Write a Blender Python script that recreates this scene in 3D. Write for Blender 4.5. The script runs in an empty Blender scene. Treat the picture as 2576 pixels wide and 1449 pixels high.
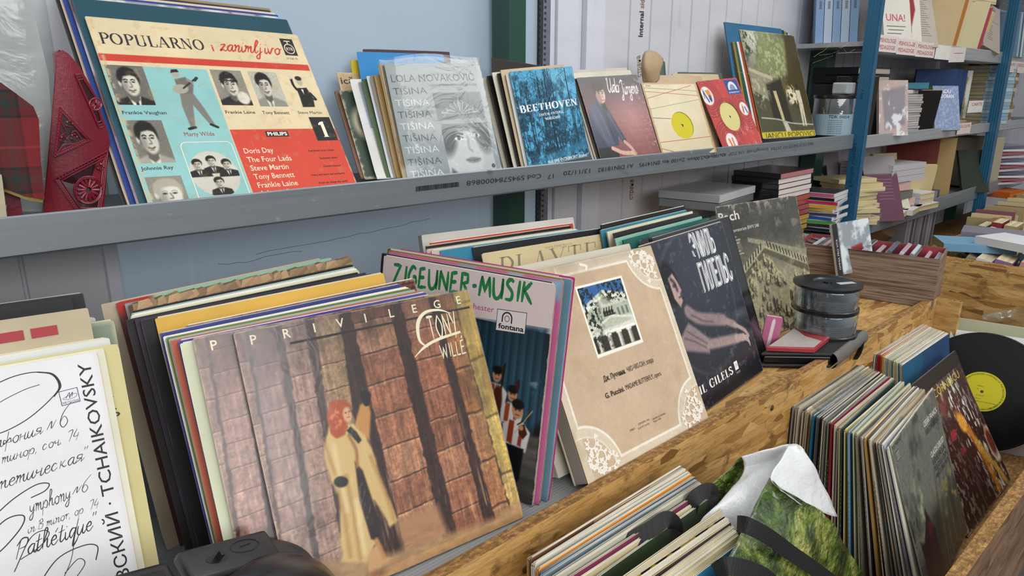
# A second-hand record stall: leaning album sleeves on steel shelving, bins of records, books beyond.
import bpy, bmesh, math, random
import numpy as np
from mathutils import Vector, Matrix, noise as mnoise

sc = bpy.context.scene
COL = sc.collection
# ---------------------------------------------------------------- camera
W_PX, H_PX, F_PX = 2576, 1449, 1786.0
YAW, PITCH, ROLL = [math.radians(a) for a in (42.9222, 15.6636, 0.0918)]
CAM = np.array([0, 0, 1.5])
FW = np.array([math.sin(YAW)*math.cos(PITCH), math.cos(YAW)*math.cos(PITCH), -math.sin(PITCH)])
_r = np.array([math.cos(YAW), -math.sin(YAW), 0.]); _u = np.cross(_r, FW)
RT = math.cos(ROLL)*_r+math.sin(ROLL)*_u; UP = -math.sin(ROLL)*_r+math.cos(ROLL)*_u
cam_d = bpy.data.cameras.new('camera'); cam = bpy.data.objects.new('camera', cam_d); COL.objects.link(cam)
cam_d.sensor_fit = 'HORIZONTAL'; cam_d.sensor_width = 36; cam_d.lens = 36*F_PX/W_PX
cam_d.clip_start = .02; cam_d.clip_end = 60
cam.matrix_world = Matrix(((RT[0], UP[0], -FW[0], CAM[0]), (RT[1], UP[1], -FW[1], CAM[1]), (RT[2], UP[2], -FW[2], CAM[2]), (0, 0, 0, 1)))
sc.camera = cam
# ---------------------------------------------------------------- light
sc.view_settings.view_transform = 'Standard'; sc.view_settings.look = 'None'
sc.view_settings.gamma = 1; sc.view_settings.exposure = 0.0; sc.view_settings.use_curve_mapping = False
world = bpy.data.worlds.new('daylight'); sc.world = world; world.use_nodes = True
wn = world.node_tree.nodes; wn.clear()
_o = wn.new('ShaderNodeOutputWorld'); _b = wn.new('ShaderNodeBackground')
_tc = wn.new('ShaderNodeTexCoord'); _sx = wn.new('ShaderNodeSeparateXYZ'); _cr = wn.new('ShaderNodeValToRGB')
_mr = wn.new('ShaderNodeMapRange'); _mr.inputs[1].default_value = -1; _mr.inputs[2].default_value = 1
for _a, _c in ((_tc.outputs['Generated'], _sx.inputs[0]), (_sx.outputs[2], _mr.inputs[0]), (_mr.outputs[0], _cr.inputs[0]), (_cr.outputs[0], _b.inputs[0])): world.node_tree.links.new(_a, _c)
_e = _cr.color_ramp.elements; _e[0].position = .30; _e[0].color = (.10, .095, .09, 1); _e[1].position = .9; _e[1].color = (.92, .96, 1.0, 1); _k = _e.new(.52); _k.color = (.34, .35, .37, 1)
_b.inputs[1].default_value = 0.85
world.node_tree.links.new(_b.outputs[0], _o.inputs[0])
def area(name, loc, target, sx, sy, power, col):
    l = bpy.data.lights.new(name, 'AREA'); l.shape = 'RECTANGLE'; l.size = sx; l.size_y = sy; l.energy = power; l.color = col
    o = bpy.data.objects.new(name, l); COL.objects.link(o); o.location = loc
    o.rotation_euler = (Vector(target)-Vector(loc)).to_track_quat('-Z', 'Y').to_euler()
    return o
area('open_stall_front', (-0.2, -2.4, 2.6), (0.9, 0.9, 1.1), 3.0, 1.6, 76, (1.0, 0.975, 0.94))
area('roof_light', (2.2, -0.4, 3.2), (2.2, 0.6, 1.0), 2.5, 1.0, 26, (1.0, 0.965, 0.91))

# ---------------------------------------------------------------- sight lines of the real lens (used to measure, never to fake)
def ray(p):
    d = FW*F_PX+RT*(p[0]-W_PX/2)-UP*(p[1]-H_PX/2); return d/np.linalg.norm(d)
def at(px, py, x=None, y=None, z=None):
    d = ray((px, py))
    k = (x-CAM[0])/d[0] if x is not None else (y-CAM[1])/d[1] if y is not None else (z-CAM[2])/d[2]
    return CAM+d*k
def edge_dir(TLw, TR, S, near=0.0):
    d = ray(TR); o = CAM-TLw; b = o@d; c = o@o-S*S; D = b*b-c
    if D <= 0:
        u = (CAM-d*b-TLw); return u/np.linalg.norm(u)
    best = None
    for k in (-b-math.sqrt(D), -b+math.sqrt(D)):
        u = (CAM+d*k-TLw)/S
        s = abs(u[2])*3+abs(math.atan2(u[1], u[0])-near)
        if best is None or s < best[0]: best = (s, u)
    return best[1]
def frame(u, lean):
    back = np.array([-u[1], u[0], 0.]); back /= np.linalg.norm(back)
    z = np.cross(u, back); up = z*math.cos(lean)+back*math.sin(lean)
    return up, np.cross(up, u)
def _corn(P, TR, w, h, L, near, flat):
    u = edge_dir(P, TR, w, near); m = math.radians(flat)
    el = max(-m, min(m, math.asin(max(-1, min(1, u[2]))))); a = math.atan2(u[1], u[0])
    u = np.array([math.cos(a)*math.cos(el), math.sin(a)*math.cos(el), math.sin(el)])
    up, bk = frame(u, L)
    return u, up, bk, P[2]-up[2]*h+min(0, u[2]*w)
def pose(TL, TR, zb, w, h=None, lean=20., near=0., flat=4.):
    """a sleeve standing on height zb, leaning back, its two top corners on the given sight lines"""
    h = h or w; near = math.radians(near); L = math.radians(lean); d = ray(TL); lo, hi = .2, 6.
    f = lambda k: _corn(CAM+d*k, TR, w, h, L, near, flat)[3]-zb
    s = 1 if f(lo) > 0 else -1
    for _ in range(45):
        m = (lo+hi)/2
        if f(m)*s > 0: lo = m
        else: hi = m
    P = CAM+d*lo; u, up, bk, _ = _corn(P, TR, w, h, L, near, flat)
    return P-up*h, u, up, bk, lean, w, h
def pose_yaw(zb, w, h=None, TL=None, TR=None, yaw=0., lean=20., roll=0.):
    h = h or w; a, L, b = map(math.radians, (yaw, lean, roll))
    u = np.array([math.cos(a)*math.cos(b), math.sin(a)*math.cos(b), math.sin(b)])
    up, bk = frame(u, L); low = min(0, u[2]*w)
    if TL is not None: P = at(*TL, z=zb+up[2]*h-low)
    else: P = at(*TR, z=zb+up[2]*h-low+u[2]*w)-u*w
    return P-up*h, u, up, bk, lean, w, h
def pose7(TL, TR, y, zb, lean, w=.18, near=0.):
    P = at(*TL, y=y); u = edge_dir(P, TR, w, math.radians(near)); up, bk = frame(u, math.radians(lean))
    h = (P[2]-zb+min(0, u[2]*w))/up[2]
    return P-up*h, u, up, bk, lean, w, h
def pose_xyz(x, y, z, w, h=None, yaw=0., lean=0., roll=0.):
    a, L, b = map(math.radians, (yaw, lean, roll))
    u = np.array([math.cos(a)*math.cos(b), math.sin(a)*math.cos(b), math.sin(b)]); up, bk = frame(u, L)
    return np.array([x, y, z-min(0, u[2]*w)]), u, up, bk, lean, w, h or w
def mat4(P):
    O, u, up, bk = P[:4]
    return Matrix(((u[0], bk[0], up[0], O[0]), (u[1], bk[1], up[1], O[1]), (u[2], bk[2], up[2], O[2]), (0, 0, 0, 1)))

# ---------------------------------------------------------------- colours and materials
def hx(c):
    c = c.lstrip('#'); c = ''.join(2*k for k in c) if len(c) == 3 else c
    return np.array([int(c[i:i+2], 16)/255 for i in (0, 2, 4)])
def lin(c):
    c = np.asarray(c, float); return np.where(c <= .04045, c/12.92, ((c+.055)/1.055)**2.4)
def lin4(h): return tuple(lin(hx(h)))+(1.,)
class NT:
    """small helper to wire node trees"""
    def __init__(s, m):
        m.use_nodes = True; s.t = m.node_tree; s.t.nodes.clear(); s.out = s.n('OutputMaterial')
    def n(s, k, **kw):
        o = s.t.nodes.new('ShaderNode'+k)
        for a, v in kw.items(): setattr(o, a, v)
        return o
    def l(s, a, b): s.t.links.new(a, b)
    def ramp(s, src, stops):
        r = s.n('ValToRGB'); e = r.color_ramp.elements
        while len(e) < len(stops): e.new(.5)
        for k, (p, c) in zip(e, stops): k.position = p; k.color = lin4(c) if isinstance(c, str) else (c, c, c, 1)
        s.l(src, r.inputs[0]); return r.outputs[0]
    def mix(s, f, a, b, mode='MIX'):
        m = s.n('Mix', data_type='RGBA', blend_type=mode)
        for i, v in ((0, f), (6, a), (7, b)):
            if hasattr(v, 'links'): s.l(v, m.inputs[i])
            elif isinstance(v, str): m.inputs[i].default_value = lin4(v)
            else: m.inputs[i].default_value = v
        return m.outputs[2]
    def noise(s, co, scale, detail=4, rough=.55, dist=0.):
        t = s.n('TexNoise'); t.inputs['Scale'].default_value = scale; t.inputs['Detail'].default_value = detail
        t.inputs['Roughness'].default_value = rough; t.inputs['Distortion'].default_value = dist
        if co is not None: s.l(co, t.inputs['Vector'])
        return t.outputs['Fac']
    def mapping(s, scale=(1, 1, 1), rot=(0, 0, 0), which='Object'):
        c = s.n('TexCoord'); m = s.n('Mapping'); m.inputs['Scale'].default_value = scale; m.inputs['Rotation'].default_value = rot
        s.l(c.outputs[which], m.inputs[0]); return m.outputs[0]
    def bump(s, h, strength=.3, dist=.002):
        b = s.n('Bump'); b.inputs['Strength'].default_value = strength; b.inputs['Distance'].default_value = dist
        s.l(h, b.inputs['Height']); return b.outputs[0]
    def bsdf(s, col, rough=.5, metal=0., normal=None, coat=0., spec=.5):
        p = s.n('BsdfPrincipled')
        if hasattr(col, 'links'): s.l(col, p.inputs['Base Color'])
        else: p.inputs['Base Color'].default_value = lin4(col)
        if hasattr(rough, 'links'): s.l(rough, p.inputs['Roughness'])
        else: p.inputs['Roughness'].default_value = rough
        p.inputs['Metallic'].default_value = metal; p.inputs['Coat Weight'].default_value = coat; p.inputs['Specular IOR Level'].default_value = spec
        p.inputs['Coat Roughness'].default_value = .12
        if normal is not None: s.l(normal, p.inputs['Normal'])
        s.l(p.outputs[0], s.out.inputs[0]); return p
_mats = {}
def flat(col, rough=.55, metal=0., coat=0., bump=0., scale=60.):
    k = (col, rough, metal, coat, bump, scale)
    if k not in _mats:
        m = bpy.data.materials.new('paint_'+col.strip('#')); t = NT(m)
        co = t.mapping(); f = t.noise(co, scale, 5)
        c = t.mix(t.ramp(f, [(.35, .0), (.75, .35)]), col, '#'+''.join('%02x' % int(v*200) for v in hx(col)))
        t.bsdf(c, rough, metal, t.bump(f, bump) if bump else None, coat); _mats[k] = m
    return _mats[k]
def printed(name, rough, coat=0., bump=.0, wear=.12, spec=.5, bscale=7., metal=0.):
    """printed card: the ink colour of each point, with a faint paper grain"""
    m = bpy.data.materials.new(name); t = NT(m)
    a = t.n('VertexColor'); a.layer_name = 'Col'; co = t.mapping()
    g = t.noise(co, 420, 3); d = t.noise(co, 16, 5, .65)
    c = t.mix(t.ramp(g, [(.42, .0), (.72, wear*.5)]), a.outputs[0], '#c9c2b0', 'MULTIPLY')
    c = t.mix(t.ramp(d, [(.5, .0), (.8, wear*2)]), c, '#d9cdb8', 'MULTIPLY')
    t.bsdf(c, rough, metal, t.bump(t.noise(co, bscale, 3), bump, .01) if bump else None, coat, spec); return m
PAPER = printed('paper_print', .65, spec=.25); CARD = printed('card_print', .5, spec=.3); GLOSS = printed('glossy_print', .24, .25, .05, .05)
SHINY = printed('laminated_print', .16, .5, .12, .02); INK = printed('ink_print', .6, wear=.0)
def film(name, rough=.1, tint='#f6f8f9', bscale=16., dist=.0022, lo=.01, hi=.11):
    """clear polythene: lets the view through, shines on its wrinkles"""
    m = bpy.data.materials.new(name); t = NT(m); co = t.mapping()
    n = t.noise(co, bscale, 4, .6, 1.2); nb = t.bump(n, .9, dist)
    gl = t.n('BsdfGlossy'); gl.inputs['Roughness'].default_value = rough; gl.inputs['Color'].default_value = (1, 1, 1, 1); t.l(nb, gl.inputs['Normal'])
    tr = t.n('BsdfTransparent'); tr.inputs['Color'].default_value = lin4(tint)
    df = t.n('BsdfDiffuse'); df.inputs['Color'].default_value = lin4('#d9dde0')
    fr = t.n('LayerWeight'); fr.inputs['Blend'].default_value = .35; t.l(nb, fr.inputs['Normal'])
    k = t.n('MapRange'); t.l(fr.outputs['Facing'], k.inputs[0]); k.inputs[3].default_value = lo; k.inputs[4].default_value = hi
    m1 = t.n('MixShader'); t.l(k.outputs[0], m1.inputs[0]); t.l(tr.outputs[0], m1.inputs[1]); t.l(gl.outputs[0], m1.inputs[2])
    m2 = t.n('MixShader'); m2.inputs[0].default_value = .012; t.l(m1.outputs[0], m2.inputs[1]); t.l(df.outputs[0], m2.inputs[2])
    t.l(m2.outputs[0], t.out.inputs[0]); return m
FILM = film('clear_polythene'); FILM2 = film('thick_polythene', .14, '#eef1f1', 11., .0035, .03, .30)
def osb(name, scale=1., lo='#6f4a24', mid='#b58848', hi='#d2aa6c', rough=.55, coat=0., turn=0.):
    m = bpy.data.materials.new(name); t = NT(m); base = t.mapping((1, 1, 1), (0, 0, turn))
    nz = t.n('TexNoise'); nz.inputs['Scale'].default_value = 9*scale; t.l(base, nz.inputs['Vector'])
    cols = None; hs = None
    for i, (rot, sc3) in enumerate((((.3, .35, .25), (24, 110, 110)), ((.1, 1.0, -.4), (26, 120, 120)), ((0, -.55, .5), (22, 115, 115)), ((.2, 1.5, .3), (30, 120, 120)))):
        mp = t.n('Mapping'); mp.inputs['Rotation'].default_value = rot; mp.inputs['Scale'].default_value = tuple(k*scale*.5 for k in sc3)
        w = t.n('Mix', data_type='VECTOR'); w.inputs[0].default_value = .014; t.l(base, w.inputs[4]); t.l(nz.outputs['Color'], w.inputs[5])
        t.l(w.outputs[1], mp.inputs[0])
        v = t.n('TexVoronoi'); v.inputs['Scale'].default_value = 1.; t.l(mp.outputs[0], v.inputs['Vector'])
        sp = t.n('SeparateColor'); t.l(v.outputs['Color'], sp.inputs[0])
        c = t.ramp(sp.outputs[0], [(0, lo), (.16, mid), (.55, hi), (.8, mid), (1, hi)])
        d = t.ramp(v.outputs['Distance'], [(.0, 1.), (.75, .0)])
        if cols is None: cols, hs = c, sp.outputs[1]
        else:
            k = t.ramp(sp.outputs[2], [(.45, 0.), (.55, 1.)])
            cols = t.mix(k, cols, c); hs = t.mix(k, hs, sp.outputs[1])
    mg = t.n('Mapping'); mg.inputs['Scale'].default_value = (30*scale, 260*scale, 260*scale); mg.inputs['Rotation'].default_value = (0, .2, .25); t.l(base, mg.inputs[0])
    g = t.noise(mg.outputs[0], 1., 4); cols = t.mix(t.ramp(g, [(.45, .0), (.75, .55)]), cols, lo)
    cols = t.mix(t.ramp(t.noise(base, 24*scale, 6, .7), [(.56, .0), (.68, .75)]), cols, '#5a3716')
    t.bsdf(cols, rough, 0., t.bump(t.mix(.4, hs, g), .35, .003), coat); return m
OSB = osb('strand_board'); OSBY = osb('cross_strand_board', turn=math.pi/2); OSBD = osb('dark_strand_board', .9, '#33200f', '#6b4a2e', '#8d6a4a', .4, .2)
def osb_edge():
    m = bpy.data.materials.new('strand_board_edge'); t = NT(m); co = t.mapping((60, 200, 260))
    f = t.noise(co, 1., 6, .7); f2 = t.noise(t.mapping((140, 140, 140)), 1., 4)
    c = t.mix(t.ramp(f2, [(.4, .0), (.65, .8)]), t.ramp(f, [(.25, '#3a2410'), (.5, '#9a713c'), (.75, '#cfa869')]), '#6c4820')
    t.bsdf(c, .8, 0., t.bump(f2, .8, .004)); return m
OSBE = osb_edge()
def galv(name, col='#8f979c', dark='#6c747a', rough=.42, metal=.55):
    m = bpy.data.materials.new(name); t = NT(m)
    f = t.noise(t.mapping((3, 60, 90)), 1., 6, .65); s = t.noise(t.mapping((9, 9, 9)), 2.2, 6, .7); k = t.noise(t.mapping((40, 40, 60)), 1., 3)
    c = t.mix(t.ramp(f, [(.35, .0), (.7, .75)]), col, dark); c = t.mix(t.ramp(s, [(.62, 0.), (.72, .6)]), c, '#50565a')
    c = t.mix(t.ramp(k, [(.66, .0), (.72, .35)]), c, '#c9ccce')
    t.bsdf(c, t.ramp(f, [(.3, rough-.12), (.7, rough+.14)]), metal, t.bump(f, .05)); return m
GALV = galv('galvanised_steel'); GALV2 = galv('bright_galvanised_steel', '#b9bcbd', '#94989a', .36, .5)

# ---------------------------------------------------------------- mesh helpers
def tag(o, label=None, cat=None, group=None, kind=None):
    if label: o['label'] = label
    if cat: o['category'] = cat
    if group: o['group'] = group
    if kind: o['kind'] = kind
    return o
ANCHORED = set()   # things whose parts are modelled straight in room coordinates
def link(o, parent=None, world=None):
    COL.objects.link(o)
    if parent is not None:
        o.parent = parent
        if parent.name in ANCHORED: o.matrix_parent_inverse = Matrix.Translation(-parent.location)
    if world is not None: o.matrix_world = world
    return o
def empty(name, loc=(0, 0, 0), rz=0., m=None, room=False):
    o = bpy.data.objects.new(name, None); o.empty_display_size = .05; COL.objects.link(o)
    if m is not None: o.matrix_world = m
    else: o.location = loc; o.rotation_euler = (0, 0, rz)
    if room: ANCHORED.add(o.name)
    return o
def mesh(name, V, F, mats, C=None, fm=None, smooth=False):
    me = bpy.data.meshes.new(name); me.from_pydata([tuple(v) for v in V], [], [tuple(f) for f in F])
    for m in (mats if isinstance(mats, (list, tuple)) else [mats]): me.materials.append(m)
    if fm is not None: me.polygons.foreach_set('material_index', list(fm))
    if C is not None:
        a = me.color_attributes.new('Col', 'FLOAT_COLOR', 'POINT'); C = np.asarray(C, float)
        a.data.foreach_set('color', np.c_[lin(C), np.ones(len(C))].astype(np.float32).ravel())
    if smooth: me.polygons.foreach_set('use_smooth', [True]*len(me.polygons))
    me.update(); return me
class MB:
    """collects coloured quads, boxes, tubes into ONE mesh"""
    def __init__(s): s.V = []; s.F = []; s.C = []; s.M = []
    def add(s, V, F, col='#888888', m=0):
        n = len(s.V); s.V += [tuple(v) for v in V]; s.F += [tuple(i+n for i in f) for f in F]
        c = np.asarray(col) if not isinstance(col, str) else hx(col)
        s.C += [c]*len(V) if c.ndim == 1 else list(c); s.M += [m]*len(F); return s
    def box(s, a, b, col='#888888', m=0, R=None, bev=0.):
        (x0, y0, z0), (x1, y1, z1) = a, b
        if bev <= 0:
            V = [(x0, y0, z0), (x1, y0, z0), (x1, y1, z0), (x0, y1, z0), (x0, y0, z1), (x1, y0, z1), (x1, y1, z1), (x0, y1, z1)]
            F = [(0, 3, 2, 1), (4, 5, 6, 7), (0, 1, 5, 4), (1, 2, 6, 5), (2, 3, 7, 6), (3, 0, 4, 7)]
        else:
            bm = bmesh.new(); bmesh.ops.create_cube(bm, size=1)
            for v in bm.verts: v.co = Vector(((x0+x1)/2+v.co.x*(x1-x0), (y0+y1)/2+v.co.y*(y1-y0), (z0+z1)/2+v.co.z*(z1-z0)))
            bmesh.ops.bevel(bm, geom=bm.edges[:], offset=bev, segments=2, profile=.6, affect='EDGES')
            bm.verts.index_update(); V = [v.co.copy() for v in bm.verts]; F = [[v.index for v in f.verts] for f in bm.faces]; bm.free()
        if R is not None: V = [R @ Vector(v) for v in V]
        return s.add(V, F, col, m)
    def lathe(s, prof, col='#888888', m=0, n=40, R=None, cap=True):
        V = []; F = []
        for r, z in prof:
            for k in range(n): a = 2*math.pi*k/n; V.append((r*math.cos(a), r*math.sin(a), z))
        for i in range(len(prof)-1):
            for k in range(n): F.append((i*n+k, i*n+(k+1) % n, (i+1)*n+(k+1) % n, (i+1)*n+k))
        if cap: F.append(tuple(range(n-1, -1, -1))); F.append(tuple((len(prof)-1)*n+k for k in range(n)))
        if R is not None: V = [R @ Vector(v) for v in V]
        return s.add(V, F, col, m)
    def tube(s, pts, r, col='#888888', m=0, n=8, flat=None):
        """round cord, or a band of half-width r and thickness flat"""
        pts = [Vector(p) for p in pts]; V = []; F = []; prev = None
        for i, p in enumerate(pts):
            t = (pts[min(i+1, len(pts)-1)]-pts[max(i-1, 0)]).normalized()
            if prev is None: a = t.cross(Vector((0, 0, 1))); a = a if a.length > .1 else t.cross(Vector((1, 0, 0)))
            else: a = prev-t*prev.dot(t)
            a.normalize(); prev = a; b = t.cross(a)
            for k in range(n): w = 2*math.pi*k/n; V.append(p+a*math.cos(w)*r+b*math.sin(w)*(flat or r))
        for i in range(len(pts)-1):
            for k in range(n): F.append((i*n+k, i*n+(k+1) % n, (i+1)*n+(k+1) % n, (i+1)*n+k))
        F += [tuple(range(n-1, -1, -1)), tuple((len(pts)-1)*n+k for k in range(n))]
        return s.add(V, F, col, m)
    def build(s, name, mats, parent=None, m=None, smooth=False):
        o = bpy.data.objects.new(name, mesh(name, s.V, s.F, mats, s.C, s.M, smooth)); link(o, parent)
        if m is not None:
            if parent is None: o.matrix_world = m
            else: o.matrix_local = m
        return o
def spline(pts, k=6):
    """Catmull-Rom through the points"""
    P = [np.asarray(p, float) for p in pts]
    if len(P) < 3: return P
    Q = [2*P[0]-P[1]]+P+[2*P[-1]-P[-2]]; out = []
    for i in range(1, len(Q)-2):
        for j in range(k):
            t = j/k; a, b, c, d = Q[i-1:i+3]
            out.append(.5*((2*b)+(c-a)*t+(2*a-5*b+4*c-d)*t*t+(3*b-a-3*c+d)*t**3))
    return out+[P[-1]]
# ---------------------------------------------------------------- lettering: type and strokes as real printed shapes
_txt = {}
def type_mesh(s, bold=0.):
    k = (s, bold)
    if k not in _txt:
        cu = bpy.data.curves.new('type', 'FONT'); cu.body = s; cu.size = 1/.727; cu.resolution_u = 2; cu.offset = bold
        ob = bpy.data.objects.new('type', cu); me = ob.to_mesh()
        V = np.array([v.co[:2] for v in me.vertices]) if len(me.vertices) else np.zeros((0, 2))
        F = [tuple(p.vertices) for p in me.polygons]
        ob.to_mesh_clear(); bpy.data.objects.remove(ob); bpy.data.curves.remove(cu); _txt[k] = (V, F)
    return _txt[k]
def ribbon(pts, w, taper=None):
    """flat stroke along a line; w number or list"""
    P = [np.asarray(p, float) for p in pts]; n = len(P); V = []; F = []
    for i, p in enumerate(P):
        t = P[min(i+1, n-1)]-P[max(i-1, 0)]; L = np.hypot(*t) or 1; nn = np.array([-t[1], t[0]])/L
        ww = w if not hasattr(w, '__len__') else np.interp(i/(n-1), np.linspace(0, 1, len(w)), w)
        V += [p+nn*ww/2, p-nn*ww/2]
    F = [(2*i, 2*i+1, 2*i+3, 2*i+2) for i in range(n-1)]
    return np.array(V), F
# stroke capitals on a 10 x 10 box: thick stems with serifs (upper case) for the old-style titles
SER = {'P': (6.4, 'I2', 'C2,9.7;4.6,9.7;6.3,7.4;4.6,5;2,5'), 'O': (8, 'O4,5,3.4,5'), 'U': (8, 'S1.8,10,1.8,3.4;1.8,1;4,0;6.4,.8;6.6,3.4', 'H6.6,3,10', 'e1.8,10', 'e6.6,10'), 'L': (6.2, 'I1.8', 'h1.8,5.8,0', 'H5.8,0,2.4'),
       'A': (7.6, 'D4,10,7,0', 'd3.8,10,.8,0', 'h2,5.6,3.4', 'e.8,0', 'e7,0'), 'R': (7.4, 'I2', 'C2,9.7;4.8,9.7;6,7.5;4.8,5.2;2,5.2', 'D4,5.2,6.8,0', 'e6.9,0'), 'N': (8.2, 'd1.4,0,1.4,10', 'D1.4,10,6.8,0', 'd6.8,0,6.8,10', 'e1.4,0', 'e1.2,10', 'e6.8,10'),
       'B': (7, 'I2', 'C2,9.7;4.6,9.7;5.8,7.7;4.6,5.4;2,5.4', 'C2,5.3;5,5.3;6.6,2.8;5,.2;2,.2'), 'E': (6.6, 'I1.8', 'h1.8,5.8,9.7', 'h1.8,4.6,5.2', 'h1.8,6,.2', 'H5.9,7.6,9.8', 'H6.1,.2,2.6', 'H4.6,4.2,6.2'), 'T': (7, 'I3.6', 'h.6,6.6,9.7', 'H.7,7.6,9.8', 'H6.5,7.6,9.8'),
       'H': (8, 'I1.8', 'I6.4', 'h1.8,6.4,5.1'), 'V': (7.6, 'D1,10,4,0', 'd4,0,6.8,10', 'e1,10', 'e6.8,10'), 'G': (8, 'S7,8;5.4,9.9;2.4,9.2;.9,5;2.4,.8;5,.1;6.8,1.6', 'H6.8,0,4.4', 'e6.8,4.4', 'H7,7.4,9.8'), 'I': (3.8, 'I1.9'), 'S': (6, 'S5.2,8.2;3.4,9.9;1.2,8.6;1.4,6.4;4.6,4.2;5.2,2;3.2,.1;.9,1.6', 'H.8,.4,2.8', 'H5.3,7.4,9.6'),
       'Y': (7.2, 'D.8,10,3.8,4.6', 'd3.8,4.6,6.6,10', 'H3.8,0,4.8', 'e3.8,0', 'e.8,10', 'e6.6,10'), 'M': (9.4, 'd1.4,0,1.8,10', 'D1.8,10,4.8,.6', 'd4.8,.6,7.8,10', 'D7.8,10,8.2,0', 'e1.4,0', 'e1.8,10', 'e7.8,10', 'e8.2,0'), ' ': (4.5,)}
def serif_mesh(s, thick=1.5, thin=.5, slab=.5, gap=.9):
    V = []; F = []; x = 0
    def put(v, f):
        n = len(V); V.extend([(a+x, b) for a, b in v]); F.extend([tuple(i+n for i in q) for q in f])
    def bar(a, b, w): put(*ribbon([a, b], w))
    def foot(cx, cy, w=2.6): bar((cx-w/2, cy+(slab/2 if cy < 5 else -slab/2)), (cx+w/2, cy+(slab/2 if cy < 5 else -slab/2)), slab)
    for ch in s:
        g = SER[ch]
        for st in g[1:]:
            k, a = st[0], st[1:]
            n = [[float(q) for q in p.split(',')] for p in a.split(';')]; q = n[0]
            if k == 'I': bar((q[0], 0), (q[0], 10), thick); foot(q[0], 0); foot(q[0], 10)
            elif k == 'h': bar((q[0], q[2]), (q[1], q[2]), thin)
            elif k == 'H': bar((q[0], q[1]), (q[0], q[2]), thin*1.3)
            elif k == 'D': bar(q[:2], q[2:], thick)
            elif k == 'd': bar(q[:2], q[2:], thin)
            elif k == 'e': foot(q[0], q[1])
            elif k == 'O':
                P = [(q[0]+q[2]*math.cos(t), q[1]+q[3]*.97*math.sin(t)) for t in np.linspace(0, 2*math.pi, 33)]
                w = [thick if abs(math.cos(t)) > .6 else thin+(thick-thin)*abs(math.cos(t)) for t in np.linspace(0, 2*math.pi, 33)]; put(*ribbon(P, w))
            elif k in 'CS':
                pts = [tuple(v) for v in n] if k == 'C' else [(n[0][0], n[0][1])]+([(n[0][2], n[0][3])] if len(n[0]) > 2 else [])+[tuple(v) for v in n[1:]]
                P = spline(pts, 6); w = []
                for i in range(len(P)):
                    t = P[min(i+1, len(P)-1)]-P[max(i-1, 0)]; w.append(thin+(thick-thin)*abs(t[1])/(np.hypot(*t) or 1))
                put(*ribbon(P, w))
        x += g[0]+gap
    return np.array(V)/10, F, x/10
# joined handwriting, one or more strokes per letter, x-height 10
CUR = {'a': '8,9 5,10 1,6 2,1 5,1 8,8|8,10 7,3 9,0 12,4', 'o': '5,10 1,6 3,0 7,1 8,7 5,10 8,8 11,9', 'n': '0,9 2,10 2,0|2,6 6,10 7,7 6,1 8,0 11,4', 'и': '1,10 0,3 3,0 7,9|7,10 6,2 8,0 11,4', 'i': '1,9 1,2 3,0 6,4|2,14 2.6,14.8', 'r': '0,8 2,10 2,0|2,5 5,10 8,9', 'e': '1,5 6,6 6,9 4,10 1,6 2,1 5,0 9,4',
       't': '3,18 1,3 3,0 7,4|-1,11 6,12', 'm': '0,9 2,10 1,0|2,6 5,10 5,0|6,6 9,10 9,2 11,0 14,4', 'p': '1,10 -1,-9|1,5 5,10 8,6 6,0 1,2', 'h': '0,2 6,19 3,20 1,0|2,6 6,10 6,2 8,0 11,4', 'y': '1,10 1,4 4,2 8,9|8,10 5,-6 1,-9 0,-5 9,3', 's': '0,2 4,11 6,4 3,0 0,1|4,1 9,4', 'u': '1,10 0,3 3,0 7,9|7,10 6,2 8,0 11,4', 'q': '8,9 4,10 1,5 3,0 8,8|8,10 5,-9 9,-6 12,0',
       'g': '8,9 4,10 1,5 3,1 8,8|8,10 6,-7 2,-9 0,-5 11,3', 'l': '0,3 6,17 4,20 2,12 2,2 4,0 7,4', 'j': '4,9 3,-7 0,-9 -1,-5 7,3|4,14 4.6,14.8', 'v': '0,9 3,0 7,9 10,9', 'z': '1,9 7,10 1,0 4,2 8,0 11,3', 'd': '8,9 4,10 1,5 3,0 8,8|11,20 8,2 10,0 13,4', 'U': '0,18 3,20 3,16|3,20 1,6 4,0 9,6|12,20 10,3 12,0 15,3', 'J': '2,16 8,20 14,19|11,19 8,0 4,-8 0,-6 10,2', 'ü': '1,10 0,3 3,0 7,9|7,10 6,2 8,0 11,4|2,14 2.6,15|6,14 6.6,15',
       'ф': '5,19 3,-9|4,5 0,8 0,2 4,5 8,9 9,3 4,4|9,3 12,4', 'я': '8,10 7,0|8,10 3,10 2,6 7,5 0,0|7,0 11,4', 'с': '7,8 4,10 1,5 3,0 8,3', 'к': '2,10 1,0|2,4 7,10|3,5 6,1 9,2', 'ч': '1,10 1,5 6,6|7,10 6,1 8,0 11,4', 'S': '9,17 6,20 2,16 7,8 4,0 -2,2', 'P': '4,19 0,0|0,14 6,20 12,18 10,11 3,10', 'B': '3,19 0,0|0,16 6,20 8,14 3,11 9,8 6,0 0,2', 'N': '0,0 3,18 6,0 9,18', '6': '9,19 3,12 1,4 4,0 7,4 4,9 1,5', '7': '1,18 9,19 4,0', '4': '6,19 1,7 10,7|9,12 6,-2', 'é': '1,5 6,6 6,9 4,10 1,6 2,1 5,0 9,4|5,13 8,17',
       '.': '1,0 1.6,1', ',': '2,1 0,-3', '"': '1,19 0,15|4,19 3,15', ' ': '0,0', 'П': '0,0 4,18 1,12|4,18 12,19|10,19 7,0 11,2', 'А': '0,0 7,18 9,0|3,7 9,8'}
ADV = {' ': 6, '.': 5, ',': 5, '"': 6, 'i': 5, 't': 6, 'l': 6, 'e': 8, 'r': 8, 'm': 13, 'U': 14, 'J': 13, 'P': 12, 'ф': 11}
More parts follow.
